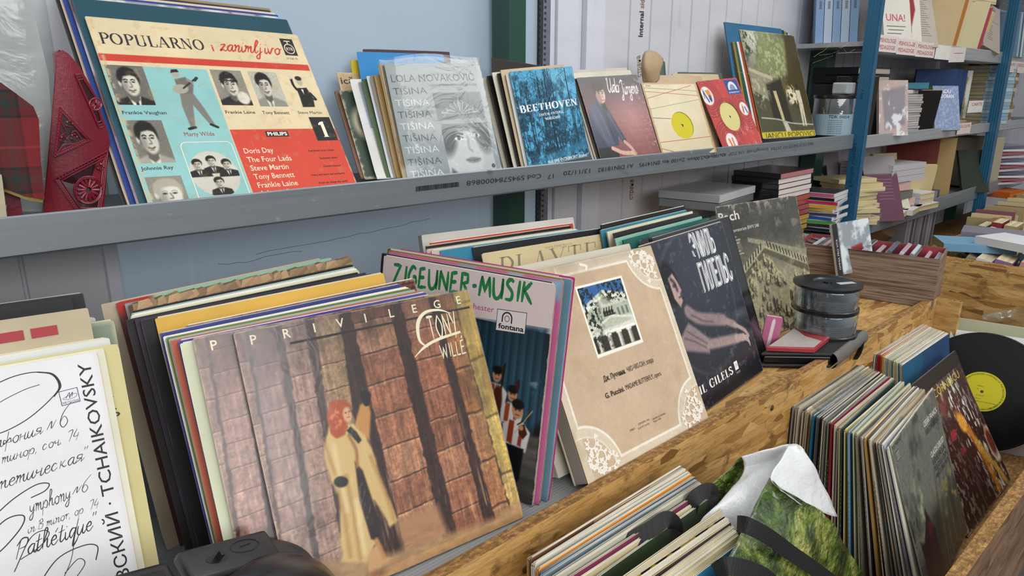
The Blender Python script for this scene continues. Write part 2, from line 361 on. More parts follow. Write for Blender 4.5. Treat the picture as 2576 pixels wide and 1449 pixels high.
def script_mesh(s, w=1.1, slant=.35):
    V = []; F = []; x = 0
    for ch in s:
        for st in CUR[ch].split('|'):
            pts = [tuple(float(q) for q in p.split(',')) for p in st.split()]
            if len(pts) < 2: continue
            P = [(p[0]+x+p[1]*slant, p[1]) for p in spline(pts, 5)]
            v, f = ribbon(P, [w*.7, w*1.15, w, w*.5]); n = len(V); V.extend(v.tolist()); F.extend([tuple(i+n for i in q) for q in f])
        x += ADV.get(ch, 10)
    return np.array(V)/10, F, x/10
# plain brush capitals
BR = {'Z': '0,10 6,10 0,0 7,0', 'I': '2,10 1,0', 'G': '6,9 3,10 0,5 2,0 6,2 6,5|3.5,5 6.5,5', 'E': '5,10 1,9.4 0,0 6,.4|1,5 4.6,5.4', 'U': '0,10 .5,2 3,0 6,3 6.6,10|6.6,10 6.2,0', 'N': '0,0 .6,10|.6,10 6,0|6,0 6.6,10', 'R': '0,0 .8,10 5,9.6 5,6 1,5|2,5 6.6,-1.4', '-': '0,4.4 3.2,4.8', 'M': '0,0 1.6,10|1.6,10 4,2.5 7,10|7,10 8,0', 'S': '5.6,9 3,10 1,7.6 4.6,4 4,.6 0,.4', 'K': '1,10 0,0|6,10 .6,5|1.4,5.6 6.6,-.4', 'T': '0,10 6.5,10|3.2,10 3,0', 'O': '3.5,10 0,5 3,0 6.5,5 3.5,10', 'Y': '0,10 3,5|6,10.4 2,-1.6', 'W': '0,10 2,0 4.4,8 6.6,0 9,10', 'L': '1,10 0,0 4.6,.2', 'É': '5,10 1,9.4 0,0 5.6,.4|1,5 4.6,5.4|3,11.5 5,13'}
def brush_mesh(s, w=1.2, gap=2.):
    V = []; F = []; x = 0
    for ch in s:
        mx = 0
        if ch == ' ': x += 5; continue
        for st in BR[ch].split('|'):
            pts = [tuple(float(q) for q in p.split(',')) for p in st.split()]; mx = max(mx, *[p[0] for p in pts])
            P = [(p[0]+x, p[1]) for p in (spline(pts, 5) if ch in 'GUSO' else pts)]
            P = [np.asarray(a)*(1-t)+np.asarray(b)*t for a, b in zip(P, P[1:]) for t in (0, .34, .67)]+[np.asarray(P[-1])]
            v, f = ribbon(P, [w*.8, w*1.2, w*.95, w*1.15, w*.6]); n = len(V); V.extend(v.tolist()); F.extend([tuple(i+n for i in q) for q in f])
        x += mx+gap
    return np.array(V)/10, F, x/10

# ---------------------------------------------------------------- printed artwork of a cover
def fbm(nu, nv, su, sv, seed=0, octs=4, gain=.55):
    """smooth noise, su/sv cells across"""
    rg = np.random.RandomState(seed); out = np.zeros((nv, nu)); a = 1.; tot = 0
    for o in range(octs):
        cu, cv = max(2, int(su*2**o)), max(2, int(sv*2**o)); G = rg.rand(cv+3, cu+3)
        x = np.linspace(0, cu, nu); y = np.linspace(0, cv, nv); xi = x.astype(int); yi = y.astype(int); fx = x-xi; fy = y-yi
        fx = fx*fx*(3-2*fx); fy = fy*fy*(3-2*fy); g = lambda j, i: G[np.ix_(yi+j, xi+i)]
        out += a*((g(0, 0)*(1-fx)+g(0, 1)*fx)*(1-fy)[:, None]+(g(1, 0)*(1-fx)+g(1, 1)*fx)*fy[:, None]); tot += a; a *= gain
    return out/tot
class Art:
    """ink on a cover, u to the right and v down, both 0..1"""
    def __init__(s, bg, n=160, nv=None):
        s.nu = n; s.nv = nv or n; s.u, s.v = np.meshgrid(np.linspace(0, 1, s.nu), np.linspace(0, 1, s.nv))
        s.img = np.ones((s.nv, s.nu, 3))*hx(bg); s.over = []; s.px = 1/n; s.lay = 0
    def put(s, m, c):
        c = hx(c) if isinstance(c, str) else np.asarray(c); s.img += np.clip(m, 0, 1)[..., None]*(c-s.img); return s
    def _b(s, d, b): return np.clip(.5-d/max(b, s.px), 0, 1)
    def rect(s, u0, v0, u1, v1, c, b=0, a=1.):
        d = np.maximum(np.maximum(u0-s.u, s.u-u1), np.maximum(v0-s.v, s.v-v1)); return s.put(s._b(d, b)*a, c)
    def ell(s, cu, cv, ru, rv, c, b=0, rot=0., a=1.):
        r = math.radians(rot); x = (s.u-cu)*math.cos(r)+(s.v-cv)*math.sin(r); y = -(s.u-cu)*math.sin(r)+(s.v-cv)*math.cos(r)
        d = (np.sqrt((x/ru)**2+(y/rv)**2)-1)*min(ru, rv); return s.put(s._b(d, b)*a, c)
    def sdf(s, P):
        P = np.asarray(P, float); d = np.full(s.u.shape, 9.); ins = np.zeros(s.u.shape, bool)
        for (ax, ay), (bx, by) in zip(P, np.roll(P, -1, 0)):
            ex, ey = bx-ax, by-ay; L = ex*ex+ey*ey or 1e-9; t = np.clip(((s.u-ax)*ex+(s.v-ay)*ey)/L, 0, 1)
            d = np.minimum(d, (s.u-ax-t*ex)**2+(s.v-ay-t*ey)**2)
            if ay != by: ins ^= ((ay > s.v) != (by > s.v)) & (s.u < (bx-ax)*(s.v-ay)/(by-ay)+ax)
        d = np.sqrt(d); return np.where(ins, -d, d)
    def poly(s, P, c, b=0, a=1., wob=0., seed=1):
        d = s.sdf(P)
        if wob: d = d+(fbm(s.nu, s.nv, 14, 14, seed)-.5)*wob
        return s.put(s._b(d, b)*a, c)
    def line(s, P, w, c, b=0, a=1., smooth=True):
        P = spline(P, 5) if smooth and len(P) > 2 else P; d = np.full(s.u.shape, 9.)
        for (ax, ay), (bx, by) in zip(P, P[1:]):
            ex, ey = bx-ax, by-ay; L = ex*ex+ey*ey or 1e-9; t = np.clip(((s.u-ax)*ex+(s.v-ay)*ey)/L, 0, 1); d = np.minimum(d, (s.u-ax-t*ex)**2+(s.v-ay-t*ey)**2)
        return s.put(s._b(np.sqrt(d)-w/2, b)*a, c)
    def grain(s, su, sv, amt, seed=0, octs=4, mask=None):
        f = 1+(fbm(s.nu, s.nv, su, sv, seed, octs)-.5)*2*amt
        if mask is not None: f = 1+(f-1)*mask
        s.img = np.clip(s.img*f[..., None], 0, 1); return s
    def blot(s, su, sv, c, lo, hi, seed=0, a=1., mask=None, octs=4):
        m = np.clip((fbm(s.nu, s.nv, su, sv, seed, octs)-lo)/(hi-lo), 0, 1)*a
        return s.put(m if mask is None else m*mask, c)
    def wornedge(s, c='#d9cdb2', w=.012, seed=3):
        d = np.minimum(np.minimum(s.u, 1-s.u), np.minimum(s.v, 1-s.v)); n = fbm(s.nu, s.nv, 30, 30, seed)
        return s.put(np.clip(1-(d-(n-.45)*w*3)/w, 0, 1)*.85, c)
    # crisp shapes lying on the print
    def shape(s, V, F, c):
        s.lay += 1; s.over.append((np.asarray(V, float), F, hx(c), s.lay)); return s
    def fpoly(s, P, c): return s.shape(P, [tuple(range(len(P)))], c)
    def frect(s, u0, v0, u1, v1, c): return s.fpoly([(u0, v0), (u1, v0), (u1, v1), (u0, v1)], c)
    def fell(s, cu, cv, ru, rv, c, n=36): return s.fpoly([(cu+ru*math.cos(2*math.pi*k/n), cv+rv*math.sin(2*math.pi*k/n)) for k in range(n)], c)
    def fline(s, P, w, c, smooth=True, closed=False):
        P = spline(P, 8) if smooth and len(P) > 2 else [np.asarray(p, float) for p in P]
        if closed: P = list(P)+[P[0], P[1]]
        return s.shape(*ribbon(P, w), c)
    def _set(s, V, F, wd, u, v, size, c, width, rot, shear):
        if not len(V): return s
        k = size if width is None else width/max(wd, 1e-6); V = np.c_[V[:, 0]*k+V[:, 1]*size*shear, V[:, 1]*size]; r = math.radians(rot)
        return s.shape(np.c_[u+V[:, 0]*math.cos(r)+V[:, 1]*math.sin(r), v+V[:, 0]*math.sin(r)-V[:, 1]*math.cos(r)], F, c)
    def text(s, t, u, v, size, c, width=None, rot=0., shear=0., bold=0.):
        V, F = type_mesh(t, bold); return s._set(V, F, V[:, 0].max() if len(V) else 1, u, v, size, c, width, rot, shear)
    def serif(s, t, u, v, size, c, width=None, rot=0., shear=0., **k): V, F, wd = serif_mesh(t, **k); return s._set(V, F, wd-.09, u, v, size, c, width, rot, shear)
    def script(s, t, u, v, size, c, width=None, rot=0., w=1.1, slant=.35): V, F, wd = script_mesh(t, w, slant); return s._set(V, F, wd, u, v, size, c, width, rot, 0)
    def brush(s, t, u, v, size, c, width=None, rot=0., w=1.2): V, F, wd = brush_mesh(t, w); return s._set(V, F, wd-.2, u, v, size, c, width, rot, 0)
    def portrait(s, u, v, k, hair='#161412', skin='#b9b4a8', dark='#5d5850', coat='#1c1b1a', shirt='#d9d6cc', turn=.0, hairy=1., tie=True, b=.35):
        """grey press portrait: head centre u,v and head half-height k"""
        X = lambda a, bb: (u+a*k, v+bb*k); B = k*b
        s.poly([X(-1.9, 2.6), X(-1.6, 1.5), X(-.5, 1.1), X(.6, 1.1), X(1.7, 1.5), X(2., 2.6)], coat, B*.5)
        s.poly([X(-.45, 1.1), X(.5, 1.1), X(.15+turn*.3, 2.4), X(-.1+turn*.3, 2.4)], shirt, B*.3)
        if tie: s.poly([X(-.05+turn*.3, 1.45), X(.17+turn*.3, 1.45), X(.2+turn*.3, 2.5), X(-.1+turn*.3, 2.5)], coat, B*.2)
        s.poly([X(-.38, .6), X(.42, .6), X(.42, 1.35), X(0, 1.6), X(-.4, 1.3)], dark, B*.4)
        s.ell(u, v-.28*k, .86*k, .86*k*hairy, hair, B*.5); s.ell(u-.74*k, v+.1*k, .13*k, .24*k, skin, B*.3)
        s.ell(u+.04*k+turn*.12*k, v+.12*k, .66*k, .92*k, skin, B*.4)
        s.ell(u-.42*k+turn*.1*k, v+.35*k, .25*k, .6*k, dark, B, a=.5)
        s.poly([X(-.8, -.1), X(-.72, -.75), X(-.1, -1.12), X(.6, -.95), X(.78, -.2), X(.62, -.42), X(.2, -.52), X(-.35, -.42), X(-.66, .1)], hair, B*.4)
        for e in (-.28, .3):
            c = u+(e+turn*.16)*k; s.line([(c-.16*k, v-.14*k), (c, v-.2*k), (c+.16*k, v-.14*k)], .075*k, hair, B*.15); s.ell(c, v+.0*k, .13*k, .06*k, '#2a2622', B*.2)
        s.line([X(.02+turn*.2, 0), X(.1+turn*.26, .34), X(-.06+turn*.2, .38)], .07*k, dark, B*.3); s.line([X(-.22+turn*.16, .62), X(.04+turn*.16, .68), X(.28+turn*.16, .6)], .09*k, '#4a3f39', B*.2)
        s.line([X(-.1+turn*.16, .78), X(.14+turn*.16, .78)], .05*k, dark, B*.3)
        return s

# ---------------------------------------------------------------- a record sleeve: card front, back and edges in ONE mesh
def sleeve_mesh(w, h, th, art=None, col='#888888', edge='#d6cab0', back=None, r=.003, n=None, bend=0., wear=.5, seed=0, gap=True, dog=None):
    rg = np.random.RandomState(seed)
    if art is not None: nu, nv = art.nu, art.nv; C = art.img.reshape(-1, 3)
    else:
        nu = nv = n or 14; base = hx(col); g = fbm(nu, nv, 4, 4, seed+5); C = (base*(1+(g[..., None]-.5)*.16)).clip(0, 1)
        if wear: ch = rg.rand(nu, 1)**.7; C[0, :] += (hx(edge)-C[0, :])*.8*wear*ch; C[:, 0] += (hx(edge)-C[:, 0])*.7*wear*rg.rand(nv, 1); C[:, -1] += (hx(edge)-C[:, -1])*.4*wear*rg.rand(nv, 1)
        C = C.reshape(-1, 3)
    gu, gv = np.linspace(0, 1, nu), np.linspace(0, 1, nv)
    if art is None: gu[1], gu[-2], gv[1] = .006, .994, .005; gv[2] = .05
    U, Vv = np.meshgrid(gu, gv); X = U*w; Zz = (1-Vv)*h
    for cx, cz, sx, sz in ((r, r, -1, -1), (w-r, r, 1, -1), (r, h-r, -1, 1), (w-r, h-r, 1, 1)):     # rounded corners
        dx, dz = (X-cx)*sx, (Zz-cz)*sz; m = (dx > 0) & (dz > 0); d = np.hypot(dx, dz); k = np.where(m & (d > r), r/np.maximum(d, 1e-9), 1); X = np.where(m, cx+(X-cx)*k, X); Zz = np.where(m, cz+(Zz-cz)*k, Zz)
    fy = lambda x, z: bend*np.sin(np.pi*np.clip(x/w, 0, 1))*np.sin(np.pi*np.clip(z/h, 0, 1)*.5)
    Y = fy(X, Zz); V = np.c_[X.ravel(), Y.ravel(), Zz.ravel()]; idx = np.arange(nu*nv).reshape(nv, nu)
    F = np.c_[idx[1:, :-1].ravel(), idx[1:, 1:].ravel(), idx[:-1, 1:].ravel(), idx[:-1, :-1].ravel()].tolist()
    ring = np.r_[idx[0, :], idx[1:, -1], idx[-1, -2::-1], idx[-2:0, 0][::1]]
    if len(ring) > 400: ring = ring[::4]
    k = len(ring); Vs = [V]; Cs = [C]; off = nu*nv; ec = hx(edge); layers = [(0, ec), (.3, ec), (.34, ec*.35 if gap else ec), (.66, ec*.45 if gap else ec), (.7, ec), (1., ec*.92)]
    sp = (V[ring, 0] < r*.9)[:, None]*(.75 if art is None else .0)
    for t, c in layers:
        P = V[ring].copy(); P[:, 1] += th*t
        if .3 < t < .68 and gap: P[:, 2] -= .0015
        nz = rg.rand(k, 1)*.3-.12; Vs.append(P); Cs.append(((c+(hx(col)*c.mean()/ec.mean()-c)*sp)*(1+nz)).clip(0, 1))
    for L in range(len(layers)-1):
        a = off+L*k; b = a+k
        F += [(a+i, a+(i+1) % k, b+(i+1) % k, b+i) for i in range(k)]
    lst = off+(len(layers)-1)*k; Vb = V[ring].copy(); Vb[:, 1] += th; Vs.append(Vb); Cs.append(np.tile(hx(back or '#cfc8b8'), (k, 1))); lb = lst+k
    F.append(tuple(lb+i for i in range(k)))
    fm = [0]*len(F); Va = np.concatenate(Vs); Ca = np.concatenate(Cs)
    if art is not None:
        for P, f, c, lay in art.over:
            x = np.clip(P[:, 0], .002, .998)*w; z = (1-np.clip(P[:, 1], .002, .998))*h; n0 = len(Va)
            Va = np.concatenate([Va, np.c_[x, fy(x, z)-.00012-lay*.000004, z]]); Ca = np.concatenate([Ca, np.tile(c, (len(P), 1))])
            F += [tuple(i+n0 for i in q) for q in f]; fm += [1]*len(f)
    return Va, F, Ca, fm
_seed = [0]
def sleeve(label, P, th=.003, mat=None, group=None, name='record_sleeve', cat='record sleeve', parent=None, inner=None, spine=None, **kw):
    _seed[0] += 1; w, h = P[5], P[6]; V, F, C, fm = sleeve_mesh(w, h, th, seed=_seed[0], **kw)
    o = bpy.data.objects.new(name, mesh(name, V, F, [mat or CARD, INK], C, fm)); COL.objects.link(o)
    M = mat4(P); M.translation.z += th*math.sin(math.radians(max(0, P[4])))+.0004
    o.matrix_world = M
    tag(o, label, cat, group); rg = random.Random(_seed[0])
    if inner is None: inner = name == 'record_sleeve' and rg.random() < .75
    if inner:      # paper inner sleeve peeping out of the opening
        up_, rt = (rg.uniform(.0004, .0016), 0) if rg.random() < .6 else (-.002, rg.uniform(.0006, .002))
        MB().box((.004, th*.42, .008), (w-.003+rt, th*.58, h+up_), ('#d9d6cc', '#e2e0d8', '#cfc8b4')[_seed[0] % 3]).build('inner_sleeve', PAPER, o)
    if spine:
        lettered = rg.random() < .4; s_ = MB().box((-.0004, th*.12, .003), (.0002, th*.9, h-.003), spine); rr = rg.random(); z_ = h*.25
        while lettered and z_ < h*.75:                # worn-down spine print
            d_ = rg.uniform(.002, .008); s_.box((-.0006, th*.36, z_), (-.0003, th*.62, z_+d_), '#5a554c' if sum(hx(spine)) > 1.3 else '#a39d90'); z_ += d_+rg.uniform(.0015, .006)
        s_.build('spine', PAPER, o)
    return o
def child(name, o, parent):
    o.name = name; o.parent = parent; return o
ORD = ['first', 'second', 'third', 'fourth', 'fifth', 'sixth', 'seventh', 'eighth', 'ninth', 'tenth', 'eleventh', 'twelfth', 'thirteenth', 'fourteenth', 'fifteenth', 'sixteenth', 'seventeenth', 'eighteenth', 'nineteenth', 'twentieth']
TENS = {2: 'twent', 3: 'thirt', 4: 'fort', 5: 'fift', 6: 'sixt'}
def nth(i):
    n = i+1
    return ORD[n-1] if n <= 20 else (TENS[n//10]+'ieth' if n % 10 == 0 else TENS[n//10]+'y-'+ORD[n % 10-1])
# ---------------------------------------------------------------- the setting: wall of white panels, old window, floor
WY = 1.215
def white_panel(name, c, c2):
    m = bpy.data.materials.new(name); t = NT(m)
    f = t.noise(t.mapping((2, 2, 9)), 1.6, 5, .6); g = t.noise(t.mapping((30, 30, 8)), 1., 4)
    col = t.mix(t.ramp(f, [(.35, 0.), (.75, .6)]), c, c2); col = t.mix(t.ramp(g, [(.68, 0.), (.78, .35)]), col, '#a9a8a8')
    t.bsdf(col, .3, 0., t.bump(f, .05, .01), .15); return m
WHITE = white_panel('white_sheet_panel', '#cfd0d6', '#b9bbc3'); FRAMEW = white_panel('white_frame_profile', '#d6d8e2', '#c4c7d4')
def wall_profile(xs, x0, x1, gw=.0035, gd=.005):
    P = [(x0, 0)]
    for x in xs: P += [(x-gw, 0), (x-gw*.5, gd), (x+gw*.5, gd), (x+gw, 0)]
    return P+[(x1, 0)]
def extrude_wall(name, P, y, z0, z1, m, parent=None):
    V = []; F = []
    for x, d in P: V += [(x, y+d, z0), (x, y+d, z1)]
    for i in range(len(P)-1): F.append((2*i, 2*i+2, 2*i+3, 2*i+1))
    o = bpy.data.objects.new(name, mesh(name, V, F, m)); link(o, parent); return o
gx = [at(p, 100, y=WY)[0] for p in (1517, 1582, 1634, 1686, 1735, 1780, 1822, 1860, 1900)]
st = gx[-1]-gx[-2]; gx += [gx[-1]+st*(k+1) for k in range(60)]
wall = extrude_wall('wall_back', wall_profile([g for g in gx if g < 9], at(1512, 100, y=WY)[0], 9.2), WY, 0, 3.0, WHITE); tag(wall, kind='structure')
wl = extrude_wall('wall_left', wall_profile([-.6, -.3, -.12, .035, .16], -1.6, .268), WY, 0, 3.0, WHITE); tag(wl, kind='structure')
x0, x1 = at(303, 700, y=WY)[0], at(1352, 200, y=WY)[0]
def pane_mat():
    m = bpy.data.materials.new('frosted_blue_grey_glass'); t = NT(m)
    f = t.noise(t.mapping((1.2, 1.2, 2.2)), 1.5, 4); g = t.noise(t.mapping((50, 50, 2)), 1., 3); k = t.noise(t.mapping((22, 22, 22)), 1., 4)
    c = t.mix(t.ramp(f, [(.3, 0.), (.75, .7)]), '#a3b4c4', '#8fa3b6'); c = t.mix(t.ramp(g, [(.6, 0.), (.8, .25)]), c, '#c5d0d8')
    c = t.mix(t.ramp(k, [(.75, 0.), (.8, .4)]), c, '#6e7b88')
    p = t.bsdf(c, t.ramp(f, [(.3, .2), (.7, .34)]), 0., t.bump(f, .04, .02), .2); p.inputs['Emission Color'].default_value = (.62, .74, .86, 1); p.inputs['Emission Strength'].default_value = .10; return m   # daylight seeping through the frosted pane
w1 = MB().box((x0, WY, .5), (x1, WY+.01, 2.4)).build('window_1', pane_mat()); tag(w1, kind='structure')
f_ = MB()
f_.box((x0-.02, WY-.012, .3), (x0, WY+.02, 2.6), bev=.003)
f_.build('window_frame', FRAMEW, w1)
ck = MB()
for pts in (((548, 664), (600, 660), (640, 655), (700, 640), (760, 632)), ((644, 640), (680, 630), (740, 620), (800, 610), (850, 600), (900, 588), (960, 577), (1000, 570), (1035, 558), (1082, 550))):
    P = []
    for i, (a, b) in enumerate(pts):
        P.append(at(a, b, y=WY-.0005)); 
        if i+1 < len(pts): m_ = at((a+pts[i+1][0])/2, (b+pts[i+1][1])/2+random.Random(a).uniform(-3, 3), y=WY-.0005); P.append(m_)
    ck.tube(P, .0006, n=5, flat=.0003)
ck.build('crack', flat('#30383f', .7), w1)
# strip of profiles right of the window: dark gasket, zipped metal strip, white ribs
tr = empty('trim_1'); tag(tr, kind='structure')
X = lambda p: at(p, 200, y=WY)[0]
MB().box((X(1350), WY-.01, .4), (X(1356), WY+.03, 3)).build('gasket', flat('#2d3034', .6), tr)
gs = MB().box((X(1356), WY-.012, .4), (X(1374), WY+.03, 3), bev=.002)
gs.build('metal_strip', flat('#8f93a3', .35, .6), tr)
rv = MB()
for k in range(130): z = 1.0+k*.0125; rv.box((X(1358), WY-.0135, z), (X(1362), WY-.0115, z+.005)); rv.box((X(1347.5), WY-.0115, z), (X(1349.5), WY-.009, z+.006))
rv.build('stud', flat('#4b4e58', .4, .5), tr)
rb = MB()
for a, b, d in ((1374, 1398, .004), (1398, 1413, -.004), (1413, 1462, .002), (1462, 1480, -.014), (1480, 1514, -.006)): rb.box((X(a), WY+d, .2), (X(b)-.0008, WY+.04, 3), bev=.002)
rb.build('white_rib', FRAMEW, tr)
def lettering(name, parent, txt, O, ux, uy, size, m, bold=0., width=None):
    """painted letters lying on a surface: O lower left, ux along the line, uy towards the cap height"""
    V, F = type_mesh(txt, bold); O, ux, uy = Vector(O), Vector(ux).normalized(), Vector(uy).normalized(); k = size if width is None else width/V[:, 0].max()
    o = bpy.data.objects.new(name, mesh(name, [O+ux*(v[0]*k)+uy*(v[1]*size) for v in V], F, m)); link(o, parent); return o
def wall_words(txt, p0, p1, m, bold):
    a, b = Vector(at(*p0, y=WY-.0012)), Vector(at(*p1, y=WY-.0012)); d = (b-a); d.y = 0
    lettering('printed_words', wall, txt, a, d, Vector((-d.z, 0, d.x))*-1 if d.z < 0 else Vector((-d.z, 0, d.x)), .019, m, bold, d.length)
wall_words('Internal', (1617, 94), (1620, 29), flat('#22252a', .6), .02)
wall_words('side', (1620, 22), (1623, -10), flat('#9a7a62', .6), .02)
wall_words('страна', (1614, 193), (1611, 139), flat('#9c8672', .6), .01)
wall_words('страна', (1592, 502), (1594, 452), flat('#8f5a48', .6), .01)
fl = MB().box((-4, -4, -.05), (10, 3, 0)).build('floor', flat('#6f6a63', .8)); tag(fl, kind='structure')
wr = MB().box((9.2, -2, 0), (9.25, 1.3, 3.0)).build('wall_right', WHITE); tag(wr, kind='structure')

# ---------------------------------------------------------------- steel shelving
rack = empty('shelving_rack', (0, 1.05, 0), room=True)
tag(rack, 'steel shelving with galvanised rails on green rear posts and blue front posts', 'shelving')
GREEN = flat('#1f4a3c', .38, 0., .2, .06, 300.)
def post(px0, px1, px2, y0, v):
    a, b = at(px1, v, y=y0)[0], at(px2, v, y=y0)[0]
    p = MB().box((a, y0, 0), (b, y0+.055, 3.0), bev=.002).build('rear_post', GREEN, rack)
post(1243, 1281, 1322, 1.148, 300)
post(2058, 2086, 2108, 1.148, 100)
post(2385, 2399, 2418, 1.16, 565)
def blue_mat():
    m = bpy.data.materials.new('blue_dimpled_steel'); t = NT(m); co = t.mapping((210, 210, 210), (0, .785, 0))
    v = t.n('TexChecker'); v.inputs['Scale'].default_value = 1.; t.l(co, v.inputs[0])
    c = t.mix(v.outputs['Fac'], '#1d5475', '#2e6d90'); t.bsdf(c, .4, .2, t.bump(v.outputs['Fac'], .4, .001)); return m
BLUE = blue_mat(); BLUEP = flat('#1f5a7c', .4, .2)
def front_post(a, b, z0=0.):
    x, xr = a
    f = MB().box((x, .925, z0), (x+.003, .962, 3.0), bev=.0008).build('front_post', BLUE, rack)
    MB().box((x, .922, z0), (xr, .9255, 3.0), bev=.0008).build('post_flange', BLUEP, f); return f
bp = [(at(2161, 420, y=.925)[0], at(2169, 420, y=.925)[0]), (at(2462, 558, y=.925)[0], at(2469, 558, y=.925)[0])]
front_post(bp[0], 0); front_post(bp[1], 0); front_post((bp[1][0]+1.38, bp[1][1]+1.38), 0)
for k, (txt, z0) in enumerate((('sepecol es9rte9', 1.335), ('L 1', 1.13), ('r bet', 1.50))):
    lettering('stamped_words', rack, txt, (bp[0][0]-.0004, .950, z0), (0, 0, -1), (0, -1, 0), .013, flat('#12374e', .5), .0, .14 if k == 0 else .03)
def rail(x0, x1, zb, zt, y=.95, m=GALV, depth=.1, t=.002):
    """channel section: upright front lip rolled at the top, floor web, rear lip"""
    prof = [(y, zb+.003), (y, zt-.002), (y+.0012, zt), (y+.0026, zt-.0006), (y+.003, zt-.004), (y+.003, zb+t), (y+depth, zb+t), (y+depth, zb), (y+.003, zb)]
    V = [(x, a, b) for x in (x0, x1) for a, b in prof]; n = len(prof); F = [(i, (i+1) % n, n+(i+1) % n, n+i) for i in range(n)]+[tuple(range(n-1, -1, -1)), tuple(range(n, 2*n))]
    o = bpy.data.objects.new('shelf_rail', mesh('shelf_rail', V, F, m)); return link(o, rack)
main_rail = rail(-1.2, 2.37, 1.316, 1.363)
xa, xb, xc = bp[0][1]+.003, bp[1][0]-.003, bp[1][1]+.003
for a, b, s in ((xa, xb, 1), (xc, xc+1.33, 1), (xc+1.40, xc+2.8, 1)):
    rail(a, b, 1.312, 1.355, m=GALV2); rail(a, b, 1.612, 1.662, m=GALV2); rail(a, b, 1.005, 1.068)
sh = []
for (a, b, z) in ((-1.2, 2.36, 1.345), (xa-.01, xb+.02, 1.342), (xa-.01, xb+.02, 1.645), (xa-.01, xb+.02, 1.04), (xc, xc+1.35, 1.342), (xc, xc+1.35, 1.645), (xc, xc+1.35, 1.04), (xa, xb, 1.93), (xc, xc+1.3, 1.93)):
    MB().box((a, .956, z-.014), (b, 1.20, z)).build('shelf_panel', GALV2 if z > 1.6 else flat('#777c80', .5, .3), rack)
MB().lathe([(.012, -.004), (.012, .004), (.006, .006), (.006, .012)], R=Matrix.Translation((at(2099, 90, y=1.13)[0], 1.135, at(2099, 90, y=1.13)[2])) @ Matrix.Rotation(math.pi/2, 4, 'X'), n=16).build('bolt', flat('#b9bcbf', .3, .9), rack)
# stencilled stock code and bar code, upside down on the rail
blk = flat('#24282b', .6); z_of = lambda p: at(*p, y=.9494)
def rail_words(txt, p_right, p_left, m, parent=main_rail, h=.0088):
    a, b = Vector(z_of(p_right)), Vector(z_of(p_left)); lettering('printed_code', parent, txt, a, b-a, Vector((0, 0, -1)), h, m, 0., (b-a).length)
grey_ink = flat('#4b5053', .6)
for txt, r, l in (('Cod 5945784000868', (1363, 437), (1174, 455)), ('17', (1397, 437), (1378, 439)), ('13/11/20', (1489, 424), (1418, 431)), ('A1 DIN18182', (1594, 411.5), (1505, 423)), ('EN14195', (1661, 404), (1609, 410.5)), ('Zn100 4m', (1724, 396.5), (1668, 403)), ('40x100x40x2.00mm', (1828, 384.5), (1730, 397))):
    rail_words(txt, r, l, blk)
for txt, r, l in (('UA TOP', (1873, 379), (1834, 384)), ('StrongProfil', (1935, 371), (1880, 378)), ('FREE STOP INDUSTRY EXTRA', (2048, 357), (1940, 371))): rail_words(txt, r, l, grey_ink)
bc = MB(); rg = random.Random(4); a, b = z_of((1047, 482)), z_of((1154, 470)); x = a[0]
while x < b[0]: w_ = rg.choice((.0006, .0009, .0016)); bc.box((x, .9492, 1.3395), (x+w_, .9498, 1.3475)); x += w_+rg.choice((.0006, .001, .0013))
bc.build('bar_code', blk, main_rail)

# ---------------------------------------------------------------- benches and bins knocked up from strand board
bench = empty('display_bench', (.8, .9, 0), room=True); tag(bench, 'long strand board bench under the steel shelf carrying the leaning album sleeves', 'bench')
MB().box((-1.2, .577, .925), (2.05, 1.2, .9445)).build('bench_top', OSB, bench)
for _x in (-1.2, 1.9): MB().box((_x, .60, 0), (_x+.04, 1.18, .925)).build('trestle', flat('#8a6a42', .7), bench)
psh = MB().box((-.9, .579, .9446), (1.0, 1.19, .9454))
def sheet_mat():
    m = bpy.data.materials.new('ribbed_grey_plastic'); t = NT(m); co = t.mapping((1, 1, 1))
    w = t.n('TexWave', wave_type='BANDS', bands_direction='Y'); w.inputs['Scale'].default_value = 60.; w.inputs['Distortion'].default_value = .2; t.l(co, w.inputs[0])
    c = t.mix(w.outputs['Fac'], '#8d8f90', '#9a9c9c'); t.bsdf(c, .3, 0., t.bump(w.outputs['Fac'], .12, .002), .1); return m
tag(psh.build('plastic_sheet', sheet_mat()), 'ribbed grey plastic sheet lying on the bench under the left hand sleeves', 'sheet')
bin_ = empty('record_bin', (1.0, .4, 0), room=True); tag(bin_, 'low strand board bin full of records in front of the bench', 'bin')
def board(name, a, b, parent, edges='z', m=OSB):
    o = MB().box(a, b, bev=.0012).build(name, [m, OSBE], parent)
    for p in o.data.polygons:
        n = p.normal
        if abs(n['xyz'.index(edges)]) > .5: p.material_index = 1
    return o
board('rear_board', (-1.2, .556, .585), (2.06, .575, .966), bin_)
board('front_board', (.2, .200, .55), (3.2, .222, .802), bin_, m=OSBD)
board('floor_board', (-.6, .222, .58), (2.9, .556, .598), bin_)
board('end_board', (2.40, .222, .598), (2.42, .75, 1.0), bin_, m=OSBY)
board('divider', (2.062, .50, .60), (2.08, .60, .966), bin_, m=OSBY)
for _p in ((1942, 1026), (1322, 1432)): MB().lathe([(.0055, 0), (.0055, .001), (.003, .002)], R=Matrix.Translation(at(*_p, y=.5555)) @ Matrix.Rotation(math.pi/2, 4, 'X'), n=14).build('screw', flat('#8b7a4c', .3, .9), bin_)
